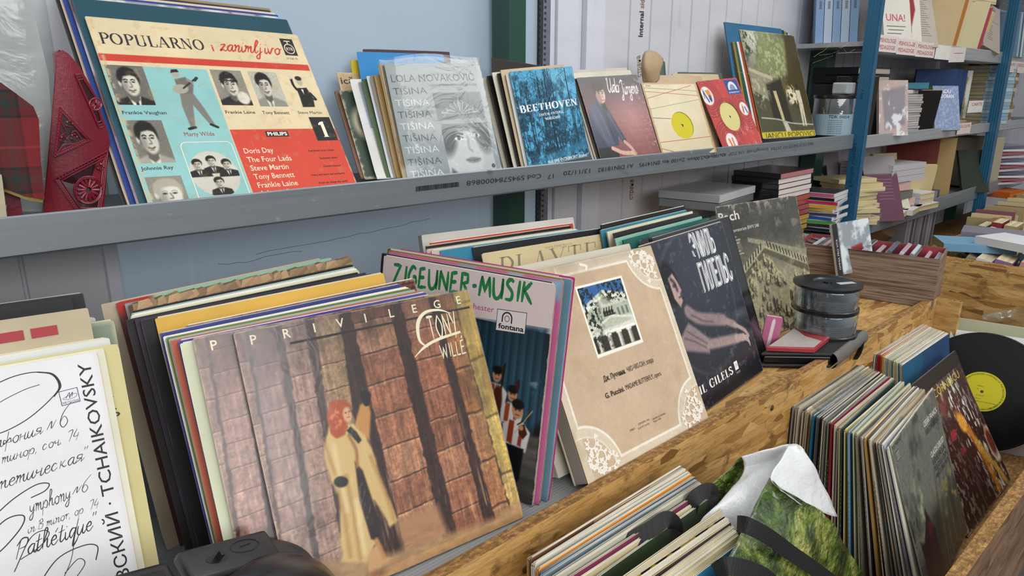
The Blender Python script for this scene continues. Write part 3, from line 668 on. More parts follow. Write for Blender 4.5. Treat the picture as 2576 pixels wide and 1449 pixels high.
# ---------------------------------------------------------------- cover artwork
SH = .9455
def art_pillars(dark=0.):
    N = 300; A = Art('#3a241d', N); u, v = A.u, A.v
    # leaning rows of masonry piers, dark gaps between
    cols = [(-.06, .045, '#75574e'), (.05, .15, '#8a655c'), (.172, .262, '#9a7464'), (.295, .40, '#b08f66'), (.445, .615, '#a3694c'), (.665, .80, '#9a6044'), (.83, .915, '#a0683f'), (.915, 1.02, '#c6a556')]
    for i, (a, b, c) in enumerate(cols):
        sl = (-.05, -.05, -.055, -.08, .0, .01, .03, .03)[i]; sh = sl*v; n = (fbm(N, N, 3, 34, i)-.5)*.016
        m = np.clip(np.minimum(u-(a+sh+n), (b+sh+n)-u)/.006, 0, 1); A.put(m, c)
        rows = (9, 12, 11, 10, 8, 8, 5, 4)[i]; ph = v*rows+.4*i+(u-a)*.35+(fbm(N, N, 10, 10, 40+i)-.5)*.12; rt = np.random.RandomState(i).rand(40); k = rt[np.floor(ph+4).astype(int) % 40]
        A.put(m*(k-.35).clip(0, 1)*.55, '#d8b08a'); A.put(m*(.35-k).clip(0, 1)*1.1, '#5c382a')
        jn = np.abs((ph % 1)-.5); A.put(m*np.clip((jn-.468)/.02, 0, 1)*.7, '#2e1a14'); A.put(m*np.clip(1-np.abs((ph % 1)-.06)/.03, 0, 1)*.35, '#efcfa4')
        A.put(m*np.clip((v-.25)*1.6, 0, 1)*.25*(i < 4), '#d3ac90' if i < 3 else '#c9a577')
    A.grain(120, 9, .30, 7, 5); A.grain(40, 40, .22, 8); A.grain(140, 140, .2, 9, 2)
    A.blot(8, 5, '#2b1712', .58, .75, 3, .4); A.blot(80, 7, '#ecbb84', .64, .78, 11, .55, np.clip(v-.15, 0, 1)*(u > .3)*1.3); A.blot(70, 6, '#d9b49c', .64, .78, 12, .45, (u < .45)*np.clip(v*1.2, 0, 1))
    A.put(np.clip(1-v/.22, 0, 1)*.5, '#3c2a28'); A.put(np.clip((u-.88)/.08, 0, 1)*np.clip(1-v*.9, 0, 1)*.5, '#cbb262')
    A.put(np.clip(.5-(u-.0)*1.2, 0, 1)*.25, '#8d7488')
    # pavement
    A.poly([(0, .80), (.2, .885), (.4, .93), (.86, .955), (1, .93), (1, 1.02), (0, 1.02)], '#b08a62', .03); A.poly([(.44, .83), (.62, .82), (.64, .95), (.44, .93)], '#b3835c', .03)
    A.grain(30, 60, .14, 14, mask=np.clip((v-.85)*20, 0, 1))
    if not dark:
        # woman in a long cream coat, arm raised to the pier
        coat = '#d9b676'
        A.poly([(.27, .40), (.36, .42), (.40, .47), (.41, .60), (.445, .82), (.405, .835), (.37, .72), (.355, .86), (.29, .93), (.20, .885), (.245, .66), (.225, .60), (.222, .51), (.245, .44)], coat, .012, wob=.02)
        A.poly([(.36, .43), (.40, .36), (.435, .355), (.435, .40), (.405, .50)], '#c98d4a', .01)
        A.poly([(.33, .56), (.352, .60), (.372, .80), (.355, .87), (.325, .85), (.315, .70)], '#2a1a14', .008)
        A.poly([(.325, .44), (.345, .43), (.362, .455), (.375, .49), (.36, .50)], '#1d1410', .006); A.line([(.33, .46), (.345, .52), (.335, .58)], .012, '#a3703c', .01)
        for p in ([(.25, .62), (.245, .75), (.235, .88)], [(.285, .60), (.28, .76), (.27, .90)], [(.395, .56), (.42, .70), (.43, .81)], [(.235, .46), (.24, .53), (.25, .58)]): A.line(p, .010, '#a8743c', .02, .7)
        for p in ([(.265, .48), (.26, .60), (.262, .72)], [(.30, .70), (.295, .80), (.29, .89)]): A.line(p, .014, '#f0dba4', .02, .7)
        A.ell(.262, .615, .027, .020, '#1a1210', .006, 20); A.ell(.43, .333, .022, .022, '#1b120f', .008); A.line([(.43, .33), (.427, .36)], .026, '#1b120f')
        A.poly([(.268, .40), (.262, .36), (.285, .328), (.318, .318), (.348, .332), (.362, .358), (.352, .352), (.335, .362), (.33, .40), (.34, .43), (.318, .452), (.285, .448), (.268, .43)], '#b04c26', .008, wob=.03); A.blot(50, 50, '#e58a4a', .5, .7, 3, .8, np.clip(1-np.hypot((u-.302)/.045, (v-.385)/.065), 0, 1)*2)
        A.ell(.342, .384, .017, .029, '#e0a980', .006); A.ell(.352, .374, .004, .0025, '#5a3424', .004); A.ell(.337, .375, .004, .0025, '#5a3424', .004); A.line([(.340, .394), (.350, .394)], .004, '#b0503c', .004); A.line([(.347, .376), (.348, .386)], .003, '#b98260', .004)
        A.poly([(.30, .90), (.35, .87), (.36, .93), (.39, .945), (.345, .955), (.32, .985), (.285, .975)], '#d2a06c', .008); A.line([(.345, .86), (.36, .93)], .016, '#c08a58', .01)
        A.ell(.315, .975, .035, .012, '#3e2318', .02, a=.5)
    A.frect(.19, .072, .985, .081, '#2a1c18'); 
    for t, x in zip('PRIVILEGE', (.05, .168, .285, .38, .495, .602, .708, .812, .925)): A.text(t, x, .054, .036, '#efe3c2', bold=.012)
    V, F = ribbon(spline([(.742, .205), (.712, .17), (.722, .10), (.765, .062), (.83, .062), (.885, .085)], 8), [.002, .012, .017, .013, .009, .002]); A.shape(V, F, '#f3e7c4')
    V, F = ribbon(spline([(.672, .232), (.73, .20), (.80, .182), (.91, .172)], 8), [.002, .012, .012, .010]); A.shape(V, F, '#f3e7c4')
    A.brush('TONY', .765, .178, .095, '#f3e7c4', .135, w=1.1); A.brush('WILLÉ', .795, .265, .058, '#f3e7c4', .12, w=1.1)
    A.wornedge('#a98f73', .004); return A
def art_popularno():
    A = Art('#dfcda6', 420); u, v = A.u, A.v
    A.rect(-.1, .203, .991, .242, '#c8402f'); A.rect(-.1, .265, .447, 1.1, '#8fc4c2'); A.rect(.45, .615, 1.1, 1.1, '#cf4632')
    A.rect(.876, .543, .993, .69, '#1e1d1e')
    def pic(a, b, c, d, bg, **k):
        i0, i1 = int(a*419), int(c*419); j0, j1 = int(b*419), min(420, int(d*419)); B = Art(bg, i1-i0, j1-j0); B.grain(30, 30, .12, 3); B.portrait(**k); A.img[j0:j1, i0:i1] = B.img
    pic(.016, .267, .169, .481, '#6d6a62', u=.5, v=.42, k=.34, skin='#d3cfc2', shirt='#e6e3da', turn=.1)
    pic(.463, .265, .611, .476, '#8c887c', u=.48, v=.4, k=.32, skin='#d0ccbf', shirt='#2a2927', turn=.35, tie=False)
    pic(.645, .265, .793, .481, '#b9b5a6', u=.42, v=.38, k=.32, skin='#cdc9bc', coat='#8d8a80', turn=-.1)
    pic(.02, .563, .169, .787, '#75726a', u=.45, v=.42, k=.36, skin='#c9c5b8', coat='#a19d90', shirt='#d5d2c8', turn=.4, tie=False)
    pic(.023, .855, .169, 1.0, '#8a867a', u=.52, v=.6, k=.48, skin='#d8d4c8', hair='#a9a496', turn=.2)
    for x0, x1 in ((.50, .525), (.545, .57)): A.line([(x0+.0, .325), (x1, .325)], .012, '#1d1c1a'); 
    A.line([(.49, .322), (.57, .332)], .007, '#1d1c1a'); A.ell(.575, .43, .03, .038, '#d9d6ca', .01)
    # guitarist standing with legs apart
    g = '#4b4944'; A.poly([(.283, .33), (.335, .315), (.36, .36), (.34, .42), (.285, .42)], '#6d6a63', .006); A.ell(.295, .297, .018, .024, '#aaa79c', .006); A.poly([(.276, .295), (.283, .275), (.31, .272), (.314, .288), (.29, .29)], '#1d1c1b', .004)
    A.poly([(.285, .415), (.345, .41), (.372, .50), (.392, .585), (.372, .59), (.325, .475), (.30, .60), (.28, .60), (.275, .48)], '#7d7a72', .006); A.line([(.30, .60), (.272, .608)], .014, '#1c1b1a'); A.line([(.375, .585), (.40, .60)], .014, '#1c1b1a')
    A.ell(.296, .385, .036, .026, '#a8a498', .006, -20); A.line([(.31, .38), (.375, .325)], .008, '#2c2a28'); A.line([(.372, .333), (.385, .318)], .014, '#2c2a28'); A.line([(.34, .33), (.358, .345)], .014, '#8b887e')
    # man in evening dress waving
    A.poly([(.872, .36), (.93, .355), (.945, .42), (.935, .478), (.868, .48), (.872, .42)], '#1b1a19', .005); A.poly([(.893, .355), (.91, .355), (.902, .40)], '#dedbd0', .003); A.line([(.872, .37), (.862, .34), (.862, .30)], .014, '#1b1a19'); A.ell(.86, .29, .008, .014, '#c9c5b8', .004)
    A.line([(.94, .39), (.958, .43), (.93, .42)], .012, '#1b1a19'); A.ell(.903, .315, .017, .028, '#b5b1a5', .005); A.ell(.903, .296, .018, .014, '#1c1a18', .005); A.line([(.893, .362), (.912, .362)], .008, '#1b1a19')
    # four in a circle
    A.ell(.314, .854, .106, .122, '#cbc7bb', .004); m = A._b((np.hypot((u-.314)/.106, (v-.854)/.122)-1)*.106, 0); keep = A.img.copy()
    for x, y in ((.25, .80), (.315, .785), (.378, .805), (.318, .90)): A.portrait(x, y, .026, skin='#c6c2b5', coat='#1a1918')
    A.img = keep+(A.img-keep)*m[..., None]
    A.grain(6, 6, .05, 21); A.blot(30, 30, '#b79f70', .62, .75, 5, .25); A.wornedge('#cdbb95', .006)
    for x in (.0, .02, .985): A.blot(40, 40, '#c9b68c', .45, .55, 9, .9, np.clip(1-np.abs(u-x)/.012, 0, 1)*(x < .5))
    A.serif('POPULARNO', .028, .148, .062, '#26262c', .447, thick=1.5); A.text('i', .508, .15, .042, '#c8402f', bold=.03); A.script('zanimljivo', .545, .144, .040, '#c8402f', .315, w=2.1)
    A.frect(.886, .036, .956, .146, '#1d1d20'); A.fline([(.905, .052), (.938, .052)], .006, '#e2d3ae', False); A.fline([(.921, .052), (.921, .075)], .006, '#e2d3ae', False); A.fline([(.921+.026*math.cos(t), .103+.031*math.sin(t)) for t in np.linspace(0, 6.283, 22)], .005, '#e2d3ae', False); A.text('RTB', .903, .113, .02, '#e2d3ae', .036, bold=.02)
    A.text('LP 5381 Ph', .884, .173, .012, '#4b4436', .062)
    for t, x, y, w_ in (('Frankie Vaughan', .018, .528, .18), ('Frankie Laine', .459, .523, .145), ('Tony Bennett', .64, .525, .14), ('Steve Martin', .826, .523, .134), ('Johnnie Ray', .02, .818, .127)): A.text(t, x, y, .019, '#2c2a28', w_, bold=0 if 'Martin' in t else .012)
    A.text('Marty Wilde', .239, .648, .024, '#a03a36', .134); A.fpoly([(.925, .575), (.945, .570), (.945, .663), (.952, .668), (.918, .668), (.926, .663), (.926, .592), (.914, .594), (.914, .586)], '#efe6cf')
    A.frect(.617, .627, .732, .66, '#17161a'); A.text('PHILIPS', .624, .653, .021, '#efe9da', .102, bold=.04)
    for t, x, y, w_ in (('Doris Day', .477, .752, .145), ('The Four Lads', .478, .802, .22), ('Steve Martin', .479, .85, .188), ('Tony Bennett', .481, .898, .20), ('Frankie Laine', .482, .946, .20), ('Johnnie Ray', .488, .992, .18)): A.text(t, x, y, .031, '#f0dfc4', w_, bold=.008)
    for t, x, y, w_ in (('Everybody loves a lover', .802, .755, .144), ('Enchanted island', .848, .802, .098), ("Chanson d'amour", .85, .851, .098), ('Young and warm and wonderful', .766, .899, .186), ('A kiss can change the world', .791, .947, .16)): A.text(t, x, y, .012, '#2a1512', w_, bold=.012)
    P = [(.207, 1.0), (.207, .72)]+[(.232-.025*math.cos(t), .71-.028*math.sin(t)) for t in np.linspace(0, 1.57, 8)]+[(.41+.024*math.sin(t), .71-.028*math.cos(t)) for t in np.linspace(0, 1.57, 8)]+[(.434, 1.0)]
    A.fline(P, .004, '#e9e4d4', False); return A
def art_symphony():
    A = Art('#e6e5e8', 60); A.grain(6, 6, .03, 2); A.put(np.clip((A.u-.985)/.02, 0, 1)*.3, '#cfc4a8'); k = '#1f1f24'
    A.text('ЧАЙКОВСКИЙ · TCHAIKOVSKY', .976, .955, .036, k, .925, rot=-90, bold=.006)
    A.fline([(.66, .075), (.70, .055), (.77, .032), (.83, .030), (.872, .048), (.884, .085), (.862, .115), (.80, .16), (.74, .185), (.68, .195)], .0028, k); V, F = ribbon(spline([(.83, .030), (.872, .046), (.886, .085), (.866, .116)], 8), [.002, .006, .008, .002]); A.shape(V, F, k)
    A.fline([(.66, .15), (.72, .105), (.79, .078), (.835, .07)], .002, k)
    A.fpoly([(.879, .103), (.93, .10), (.932, .146), (.881, .149)], '#2e3550'); A.fpoly([(.881, .105), (.928, .102), (.930, .144), (.883, .147)], '#e6e5e8')
    A.fline([(.886, .128), (.905, .12), (.925, .118), (.922, .128), (.903, .132), (.887, .13)], .0014, '#2e3550'); A.fline([(.895, .128), (.907, .112), (.905, .128), (.915, .112), (.912, .126)], .0018, '#2e3550'); A.text('МЕЛОДИЯ', .884, .1445, .0075, '#2e3550', .044, bold=.01)
    A.script('Симфония'.replace('С', 'S').replace('и', 'и'), .655, .236, .019, k, .165, -6); A.script('N', .832, .211, .012, k, .02, -6); A.script('6', .862, .215, .036, k, .034, -6, w=.6)
    A.script('си минор, соч. 74'.replace(',', ','), .665, .284, .016, k, .245, -6); A.script('Патетическая"', .64, .358, .021, k, .285, -6)
    A.fline([(.66, .43), (.72, .39), (.78, .366), (.812, .372), (.80, .39), (.762, .40)], .003, k); A.script('ymphony', .752, .445, .022, k, .11, -6, w=1.2); A.script('N', .866, .423, .010, k, .02, -6); A.script('6', .888, .427, .024, k, .026, -6, w=.7)
    A.script('in B minor, op. 74', .738, .502, .014, k, .19, -6); A.fline([(.62, .50), (.69, .445), (.735, .445), (.728, .475), (.68, .52), (.63, .55)], .0032, k); A.script('Pathétique"', .70, .566, .026, k, .215, -6, w=1.3)
    A.fline([(.69, .60), (.74, .52), (.775, .505), (.79, .52), (.76, .55), (.71, .57)], .0024, k); A.fline([(.74, .66), (.80, .60), (.87, .585), (.905, .60), (.895, .64)], .003, k); A.fline([(.78, .70), (.83, .62), (.852, .55), (.87, .50)], .0018, k); A.fline([(.81, .65), (.85, .62), (.865, .64), (.83, .68)], .0022, k); return A
def art_zig():
    A = Art('#d9c8c6', 260); u, v = A.u, A.v; A.grain(5, 5, .04, 2)
    A.rect(-.1, .215, 1.1, 1.1, '#12161a'); A.poly([(.58, .22), (.985, .19), (1, .6), (.93, .68), (.6, .7)], '#24485a', .03); m = ((u > .58) & (v > .215) & (v < .68)).astype(float)
    A.put(m*np.clip(np.sin(u*150)*.5+.1, 0, 1)*.7, '#0e1c26'); A.put(m*np.clip(np.sin(u*150+2)*.5, 0, 1)*.5, '#4a7a8e'); A.put(m*np.clip(.45-v, 0, 1)*1.6, '#0c1216')
    A.poly([(.55, .70), (1, .68), (1, 1), (.55, 1)], '#57544f', .02); A.grain(5, 60, .3, 4, mask=np.clip((v-.69)*50, 0, 1)); A.put(np.clip((v-.8)*3, 0, 1)*.8, '#17181a')
    A.blot(20, 20, '#9fb3ba', .56, .68, 5, .8, np.clip(1-np.hypot((u-.95)/.09, (v-.34)/.16), 0, 1)*2)
    # three musicians
    for (x, y, k, vest) in ((.745, .45, .040, '#8c3b26'), (.838, .52, .040, '#9a4526'), (.872, .585, .048, '#8e3a24')):
        A.poly([(x-1.3*k, y+3.6*k), (x-1.5*k, y+1.6*k), (x-.5*k, y+1.0*k), (x+.7*k, y+1.*k), (x+1.6*k, y+1.8*k), (x+1.3*k, y+3.8*k)], '#d5d2cf', .008); A.poly([(x-.8*k, y+1.1*k), (x-.2*k, y+1.1*k), (x-.3*k, y+3.4*k), (x-.9*k, y+3.2*k)], vest, .006); A.poly([(x+.5*k, y+1.2*k), (x+.9*k, y+1.3*k), (x+.7*k, y+3.4*k), (x+.3*k, y+3.3*k)], vest, .006)
        A.poly([(x-1.*k, y+3.4*k), (x+1.1*k, y+3.5*k), (x+.9*k, y+6.5*k), (x+.3*k, y+7.5*k), (x-.4*k, y+7*k), (x-1.1*k, y+5*k)], '#0f1216', .008)
        A.ell(x, y, .62*k, .85*k, '#c08a68', .006); A.ell(x, y-.55*k, .68*k, .5*k, '#17120f', .008); A.ell(x-.2*k, y, .1*k, .06*k, '#2a1a12', .004); A.ell(x+.25*k, y, .1*k, .06*k, '#2a1a12', .004); A.line([(x-.2*k, y+.45*k), (x+.25*k, y+.45*k)], .1*k, '#7c3a2c', .004)
    A.poly([(.886, .655), (.915, .64), (.935, .68), (.915, .71), (.89, .69)], '#4a2214', .005); A.line([(.88, .65), (.94, .60)], .006, '#30180e'); A.line([(.87, .69), (.95, .57)], .004, '#caa67a'); A.ell(.90, .66, .012, .012, '#c08a68', .005)
    A.line([(.775, .44), (.78, .40)], .012, '#3a1c10'); A.ell(.757, .57, .028, .075, '#4d2413', .01); A.line([(.775, .50), (.785, .39)], .008, '#2a140c'); A.ell(.862, .47, .01, .025, '#3a1c10', .005)
    A.fpoly([(0, 0), (1, 0), (1, .19), (0, .235)], '#d9c8c6'); A.brush('ZIGEUNER-MUSIK', .075, .130, .094, '#1c7a42', .815, rot=-2.2, w=1.9)
    A.text('Orchester', .50, .175, .028, '#b0356e', .196, rot=-1, bold=.0); A.fpoly([(.713, .150), (.872, .142), (.872, .240), (.713, .250)], '#2a2a2c'); A.fpoly([(.716, .153), (.869, .145), (.869, .237), (.716, .247)], '#ddd3d2')
    A.text('fontana', .728, .236, .024, '#1c1c1e', .135, rot=-2.5, bold=.04); P = [(.745, .205), (.745, .185)]+[(.77-.025*math.cos(t), .183-.024*math.sin(t)) for t in np.linspace(0, 3.14, 12)]+[(.795, .205)]; A.fline(P, .007, '#1c1c1e', False); A.fline([(.77+.012*math.cos(t), .187+.013*math.sin(t)) for t in np.linspace(0, 6.28, 16)], .003, '#1c1c1e', False)
    A.wornedge('#cfc2b0', .004); return A
def scroll(A, cx, cy, sx, sy, c, k=1.):
    """a corner of leaf scrolls"""
    for (x, y, r, d, t0) in ((.40, .40, .30, 1, 3.6), (.22, .74, .19, -1, 0.6), (.74, .22, .19, 1, 4.2), (.16, .30, .13, 1, 1.), (.32, .14, .13, -1, 2.)):
        P = [(cx+sx*(x+r*(1-t*.75)*math.cos(t0+d*t*5.)), cy+sy*(y+r*(1-t*.75)*math.sin(t0+d*t*5.))) for t in np.linspace(0, 1, 20)]; V, F = ribbon(P, [.004*k, .010*k, .007*k]); A.shape(V, F, c)
        for q in range(13):
            t = q/12; a = t0+d*t*4.6; rr = r*(1-t*.6); px, py = cx+sx*(x+rr*math.cos(a)), cy+sy*(y+rr*math.sin(a)); b = a+(.9 if q % 2 else -.7)
            L = .12*(1-.4*t); tip = (px+sx*L*1.5*math.cos(b), py+sy*L*1.5*math.sin(b)); n = (-math.sin(b)*L*.42, math.cos(b)*L*.42); mid = (px+sx*L*.7*math.cos(b), py+sy*L*.7*math.sin(b))
            A.fpoly([(px, py), (mid[0]+sx*n[0], mid[1]+sy*n[1]), tip, (mid[0]-sx*n[0], mid[1]-sy*n[1])], c)
def art_opera():
    A = Art('#c4ad92', 330); u, v = A.u, A.v; c0, wh = '#c9b69c', '#e6dfd0'
    A.rect(-.1, -.1, .05, 1.1, '#cdbfa8', .01); A.rect(-.1, -.1, 1.1, .025, '#c9b9a0', .02)
    q = .24   # quarter-round cut corners of the panel
    du = np.minimum(u-.05, .955-u); dv = np.minimum(v-.062, .945-v); inside = np.minimum(du, dv)
    for cx in (.03, .985):
        for cy in (.01, .985): inside = np.minimum(inside, np.hypot(u-cx, v-cy)-q)
    inside = np.where((u > 0), inside, inside); A.put(np.clip((inside+.058)/.004, 0, 1), '#d0c3ad'); A.put(np.clip((inside+.05)/.004, 0, 1), '#cbbca4')
    for d in np.arange(.012, .05, .006): A.put(np.clip(1-np.abs(inside+d)/.0022, 0, 1)*.5, wh)
    A.put(np.clip((inside+.014)/.004, 0, 1), wh); A.put(np.clip((inside+.002)/.004, 0, 1), '#c3aa8f'); A.put(np.clip(1-np.abs(inside+.054)/.004, 0, 1), wh)
    A.grain(8, 8, .05, 1); A.grain(90, 90, .04, 2); A.blot(7, 7, '#a78f72', .6, .8, 4, .35); A.put(np.clip(1-v/.05, 0, 1)*.35, '#8c7c68'); A.line([(.40, .02), (.44, .035), (.43, .05)], .012, '#efe8da', .01)
    for (x, y, sx, sy) in ((.975, .02, -.2, .2), (.045, .985, .2, -.2), (.975, .975, -.2, -.2)): scroll(A, x, y, sx, sy, '#e6dfd2')
    # photograph: theatre front seen from below through foliage
    i0, i1, j0, j1 = int(.326*329), int(.667*329), int(.138*329), int(.472*329); B = Art('#4a78a8', i1-i0, j1-j0); B.rect(0, .0, 1, .2, '#2f5f98', .1)
    B.poly([(0, .28), (.5, .10), (1, .22), (1, 1), (0, 1)], '#c7cabb', .01); B.poly([(0, .33), (.5, .16), (1, .28), (1, .31), (.5, .20), (0, .37)], '#e2e3d6', .01); B.ell(.5, .27, .1, .06, '#a3a795', .03)
    B.rect(0, .36, 1, .56, '#a9af9f', .03); 
    for x in (.1, .22, .7, .8, .9): B.rect(x, .42, x+.045, .54, '#6a7066', .01)
    B.poly([(.0, .66), (.52, .50), (1, .60), (1, .72), (0, .78)], '#d5d6c8', .01); B.poly([(.08, .66), (.52, .535), (.95, .62), (.95, .66), (.1, .70)], '#b4b7a6', .02); B.rect(0, .72, 1, .76, '#ecece0', .01); B.rect(0, .765, 1, 1, '#38342c', .02)
    for x in (.06, .30, .54, .78): B.rect(x, .77, x+.085, 1, '#cfcfc2', .02); B.rect(x-.02, .76, x+.105, .79, '#e6e6da', .01); B.rect(x+.055, .79, x+.085, 1, '#8a8a7c', .02)
    for x in (.40, .46, .52, .58): B.ell(x, .45, .03, .035, '#24221d', .01); B.line([(x, .42), (x+.02, .38)], .02, '#24221d')
    B.rect(.37, .48, .64, .505, '#2b2922'); B.grain(60, 60, .12, 6)
    B.blot(26, 22, '#1d2418', .50, .56, 8, .95, np.clip(1-np.hypot((B.u-.0)/.38, (B.v-.3)/.7), 0, 1)*3); B.blot(26, 22, '#1d2418', .52, .58, 9, .95, np.clip(1-np.hypot((B.u-.85)/.5, (B.v-.08)/.32), 0, 1)*3); B.blot(24, 20, '#20281a', .55, .6, 10, .9, np.clip((B.v-.62)*4, 0, 1)*np.clip(.6-B.u, 0, 1)*2)
    A.rect(.312, .124, .678, .486, '#efeadc'); A.img[j0:j1, i0:i1] = B.img
    k = '#2d2620'; A.text('Дж. Пуччини.', .302, .600, .026, k, .17, bold=.025); A.text('ЧИО-ЧИО-САН, опера', .485, .600, .026, k, .22); A.text('G. Puccini.', .278, .678, .026, k, .145, bold=.025); A.text('MADAME BUTTERFLY, opera', .435, .678, .026, k, .295)
    for t, x, y, w_ in (('STEREO', .369, .868, .04), ('33CM 02905—10(a)', .44, .858, .09), ('(комплект из 3 пластинок)', .555, .866, .11), ('(a set of 3 records)', .43, .876, .09), ('Made in USSR', .555, .88, .065)): A.text(t, x, y, .009, k, w_)
    return A
def art_pianist():
    A = Art('#23252e', 240); u, v = A.u, A.v; A.put(np.clip(1-np.hypot(u-.5, v-.2)/.7, 0, 1)*.5, '#4a4f5e'); A.put(np.clip(np.abs(np.hypot(u-.47, v-.42)-.42)/-.02+1, 0, 1)*.25, '#7a808e'); A.put(np.clip((v-.75)*3, 0, 1)*.7, '#0f1014')
    A.ell(.20, .25, .09, .13, '#141318', .02, -10); A.poly([(.20, .22), (.255, .20), (.285, .255), (.305, .31), (.28, .33), (.29, .37), (.25, .40), (.21, .34)], '#b79a92', .012); A.ell(.245, .27, .02, .012, '#3a2a2a', .01); A.line([(.26, .345), (.285, .342)], .01, '#5a3a38', .006); A.line([(.225, .23), (.25, .255), (.262, .30)], .02, '#3b2d30', .02)
    A.line([(.31, .44), (.40, .50), (.55, .545), (.68, .58)], .075, '#8d7a7c', .02); A.line([(.68, .58), (.80, .64)], .05, '#9a8480', .015); A.line([(.80, .64), (.90, .70), (.935, .745)], .028, '#b29a92', .012)
    A.poly([(.16, .56), (.28, .50), (.36, .56), (.46, .64), (.42, .72), (.30, .68), (.18, .64)], '#907c7e', .02); A.line([(.38, .66), (.55, .69), (.78, .725)], .062, '#9a8684', .02); A.line([(.78, .725), (.87, .74)], .05, '#b59d95', .012)
    for y in (0, .018, .036): A.line([(.87, .735+y*.4), (.915, .745+y), (.925, .785+y*.6)], .012, '#c0a89e', .006)
    for p in ([(.2, .57), (.3, .62), (.4, .68)], [(.24, .54), (.33, .60), (.42, .66)], [(.34, .47), (.45, .53), (.55, .56)]): A.line(p, .008, '#5b4b4e', .015)
    A.grain(60, 60, .1, 3); A.blot(30, 30, '#6a6f7a', .66, .74, 5, .4); c = '#dfe0e2'
    for row, (txt, u0, v0, wd, n_) in enumerate((('ЭМИЛЬ', .535, .17, .29, 5), ('ГИЛЕЛЬС', .545, .375, .40, 7))):
        for dx, cc, bb in ((0, c, .03), (.0045, '#2b2e38', .012), (.0085, c, -.004)): A.text(txt, u0+dx, v0, .155 if row == 0 else .175, cc, wd, shear=-.02, bold=bb)
    A.serif('EMIL GILELS', .07, .905, .048, '#e8e6e0', .55, thick=2.1, rot=0); A.fpoly([(.655, .845), (.70, .845), (.70, .897), (.655, .897)], '#e8e6e0'); A.fline([(.662, .88), (.675, .86), (.674, .88), (.685, .86), (.694, .878)], .004, '#23252e', False); A.text('MELODIYA', .708, .888, .022, '#5b5f68', .11); A.text('SM 02747', .66, .92, .012, '#b9b9b9', .05); A.wornedge('#8e8c8a', .003); return A
def art_oratorio():
    A = Art('#45443f', 250); u, v = A.u, A.v; A.put(np.clip((v-.25)*2.2, 0, 1), '#a39d7a'); A.grain(6, 6, .25, 3)
    A.poly([(-.1, .62), (.48, .30), (1.1, .52), (1.1, .60), (.48, .36), (-.1, .70)], '#a39d7e', .012); A.poly([(.0, .62), (.48, .36), (1.05, .58), (1.05, .64), (.48, .40), (.0, .68)], '#55513f', .012); A.poly([(.3, .255), (1.1, .46), (1.1, .51), (.3, .29)], '#8d886e', .01)
    for q in range(14): x = .52+q*.036; A.line([(x, .315+q*.0145), (x+.008, .355+q*.0145)], .013, '#2c2a22', .004, smooth=False)
    for q in range(12): x = .44-q*.036; A.line([(x, .325+q*.02), (x-.006, .365+q*.02)], .013, '#2c2a22', .004, smooth=False)
    rg = np.random.RandomState(5)
    for q in range(95):
        x, y = rg.rand()*.98, .42+rg.rand()*.58
        if abs(x-.48)*.5+.40 > y: continue
        k = .018+rg.rand()*.024; A.ell(x, y, k*.85, k*1.5, '#242018', .012, rg.rand()*60-30, .85); A.ell(x+.005, y-.005, k*.5, k*1.1, '#bdb58c', .012, rg.rand()*60-30, .9); A.ell(x, y-k*1.5, k*.4, k*.45, '#a89f79', .012)
        A.line([(x-k, y+k), (x, y+k*.3), (x+k, y+k*1.4)], .006, '#2a261a', .006, .9); A.line([(x+k*.4, y-k), (x+k*1.5, y-k*.2), (x+k*1.7, y+k)], .009, '#b3aa82', .006, .9)
    A.grain(60, 60, .2, 9); A.blot(10, 10, '#c9c2a0', .64, .76, 12, .3); A.blot(26, 14, '#a7a39a', .58, .64, 17, .8, np.clip(1-v/.10, 0, 1)); 
    for t, x, y, w_, s_ in (('Bach', .01, .118, .24, .07), ('Weihnachtsoratorium BWV 248', -.02, .205, .46, .026), ('Auger', .1, .245, .08, .016), ('Burmeister', .1, .268, .12, .016), ('Schreier', .1, .29, .1, .016), ('Adam', .1, .312, .06, .016), ('Dresdner', .1, .35, .1, .016), ('Philharmonie', .1, .372, .13, .016)): A.text(t, max(x, .0), y, s_, '#d2cfbf', w_, rot=-1.5, bold=.02 if s_ > .05 else 0)
    A.wornedge('#b7ad93', .006); return A
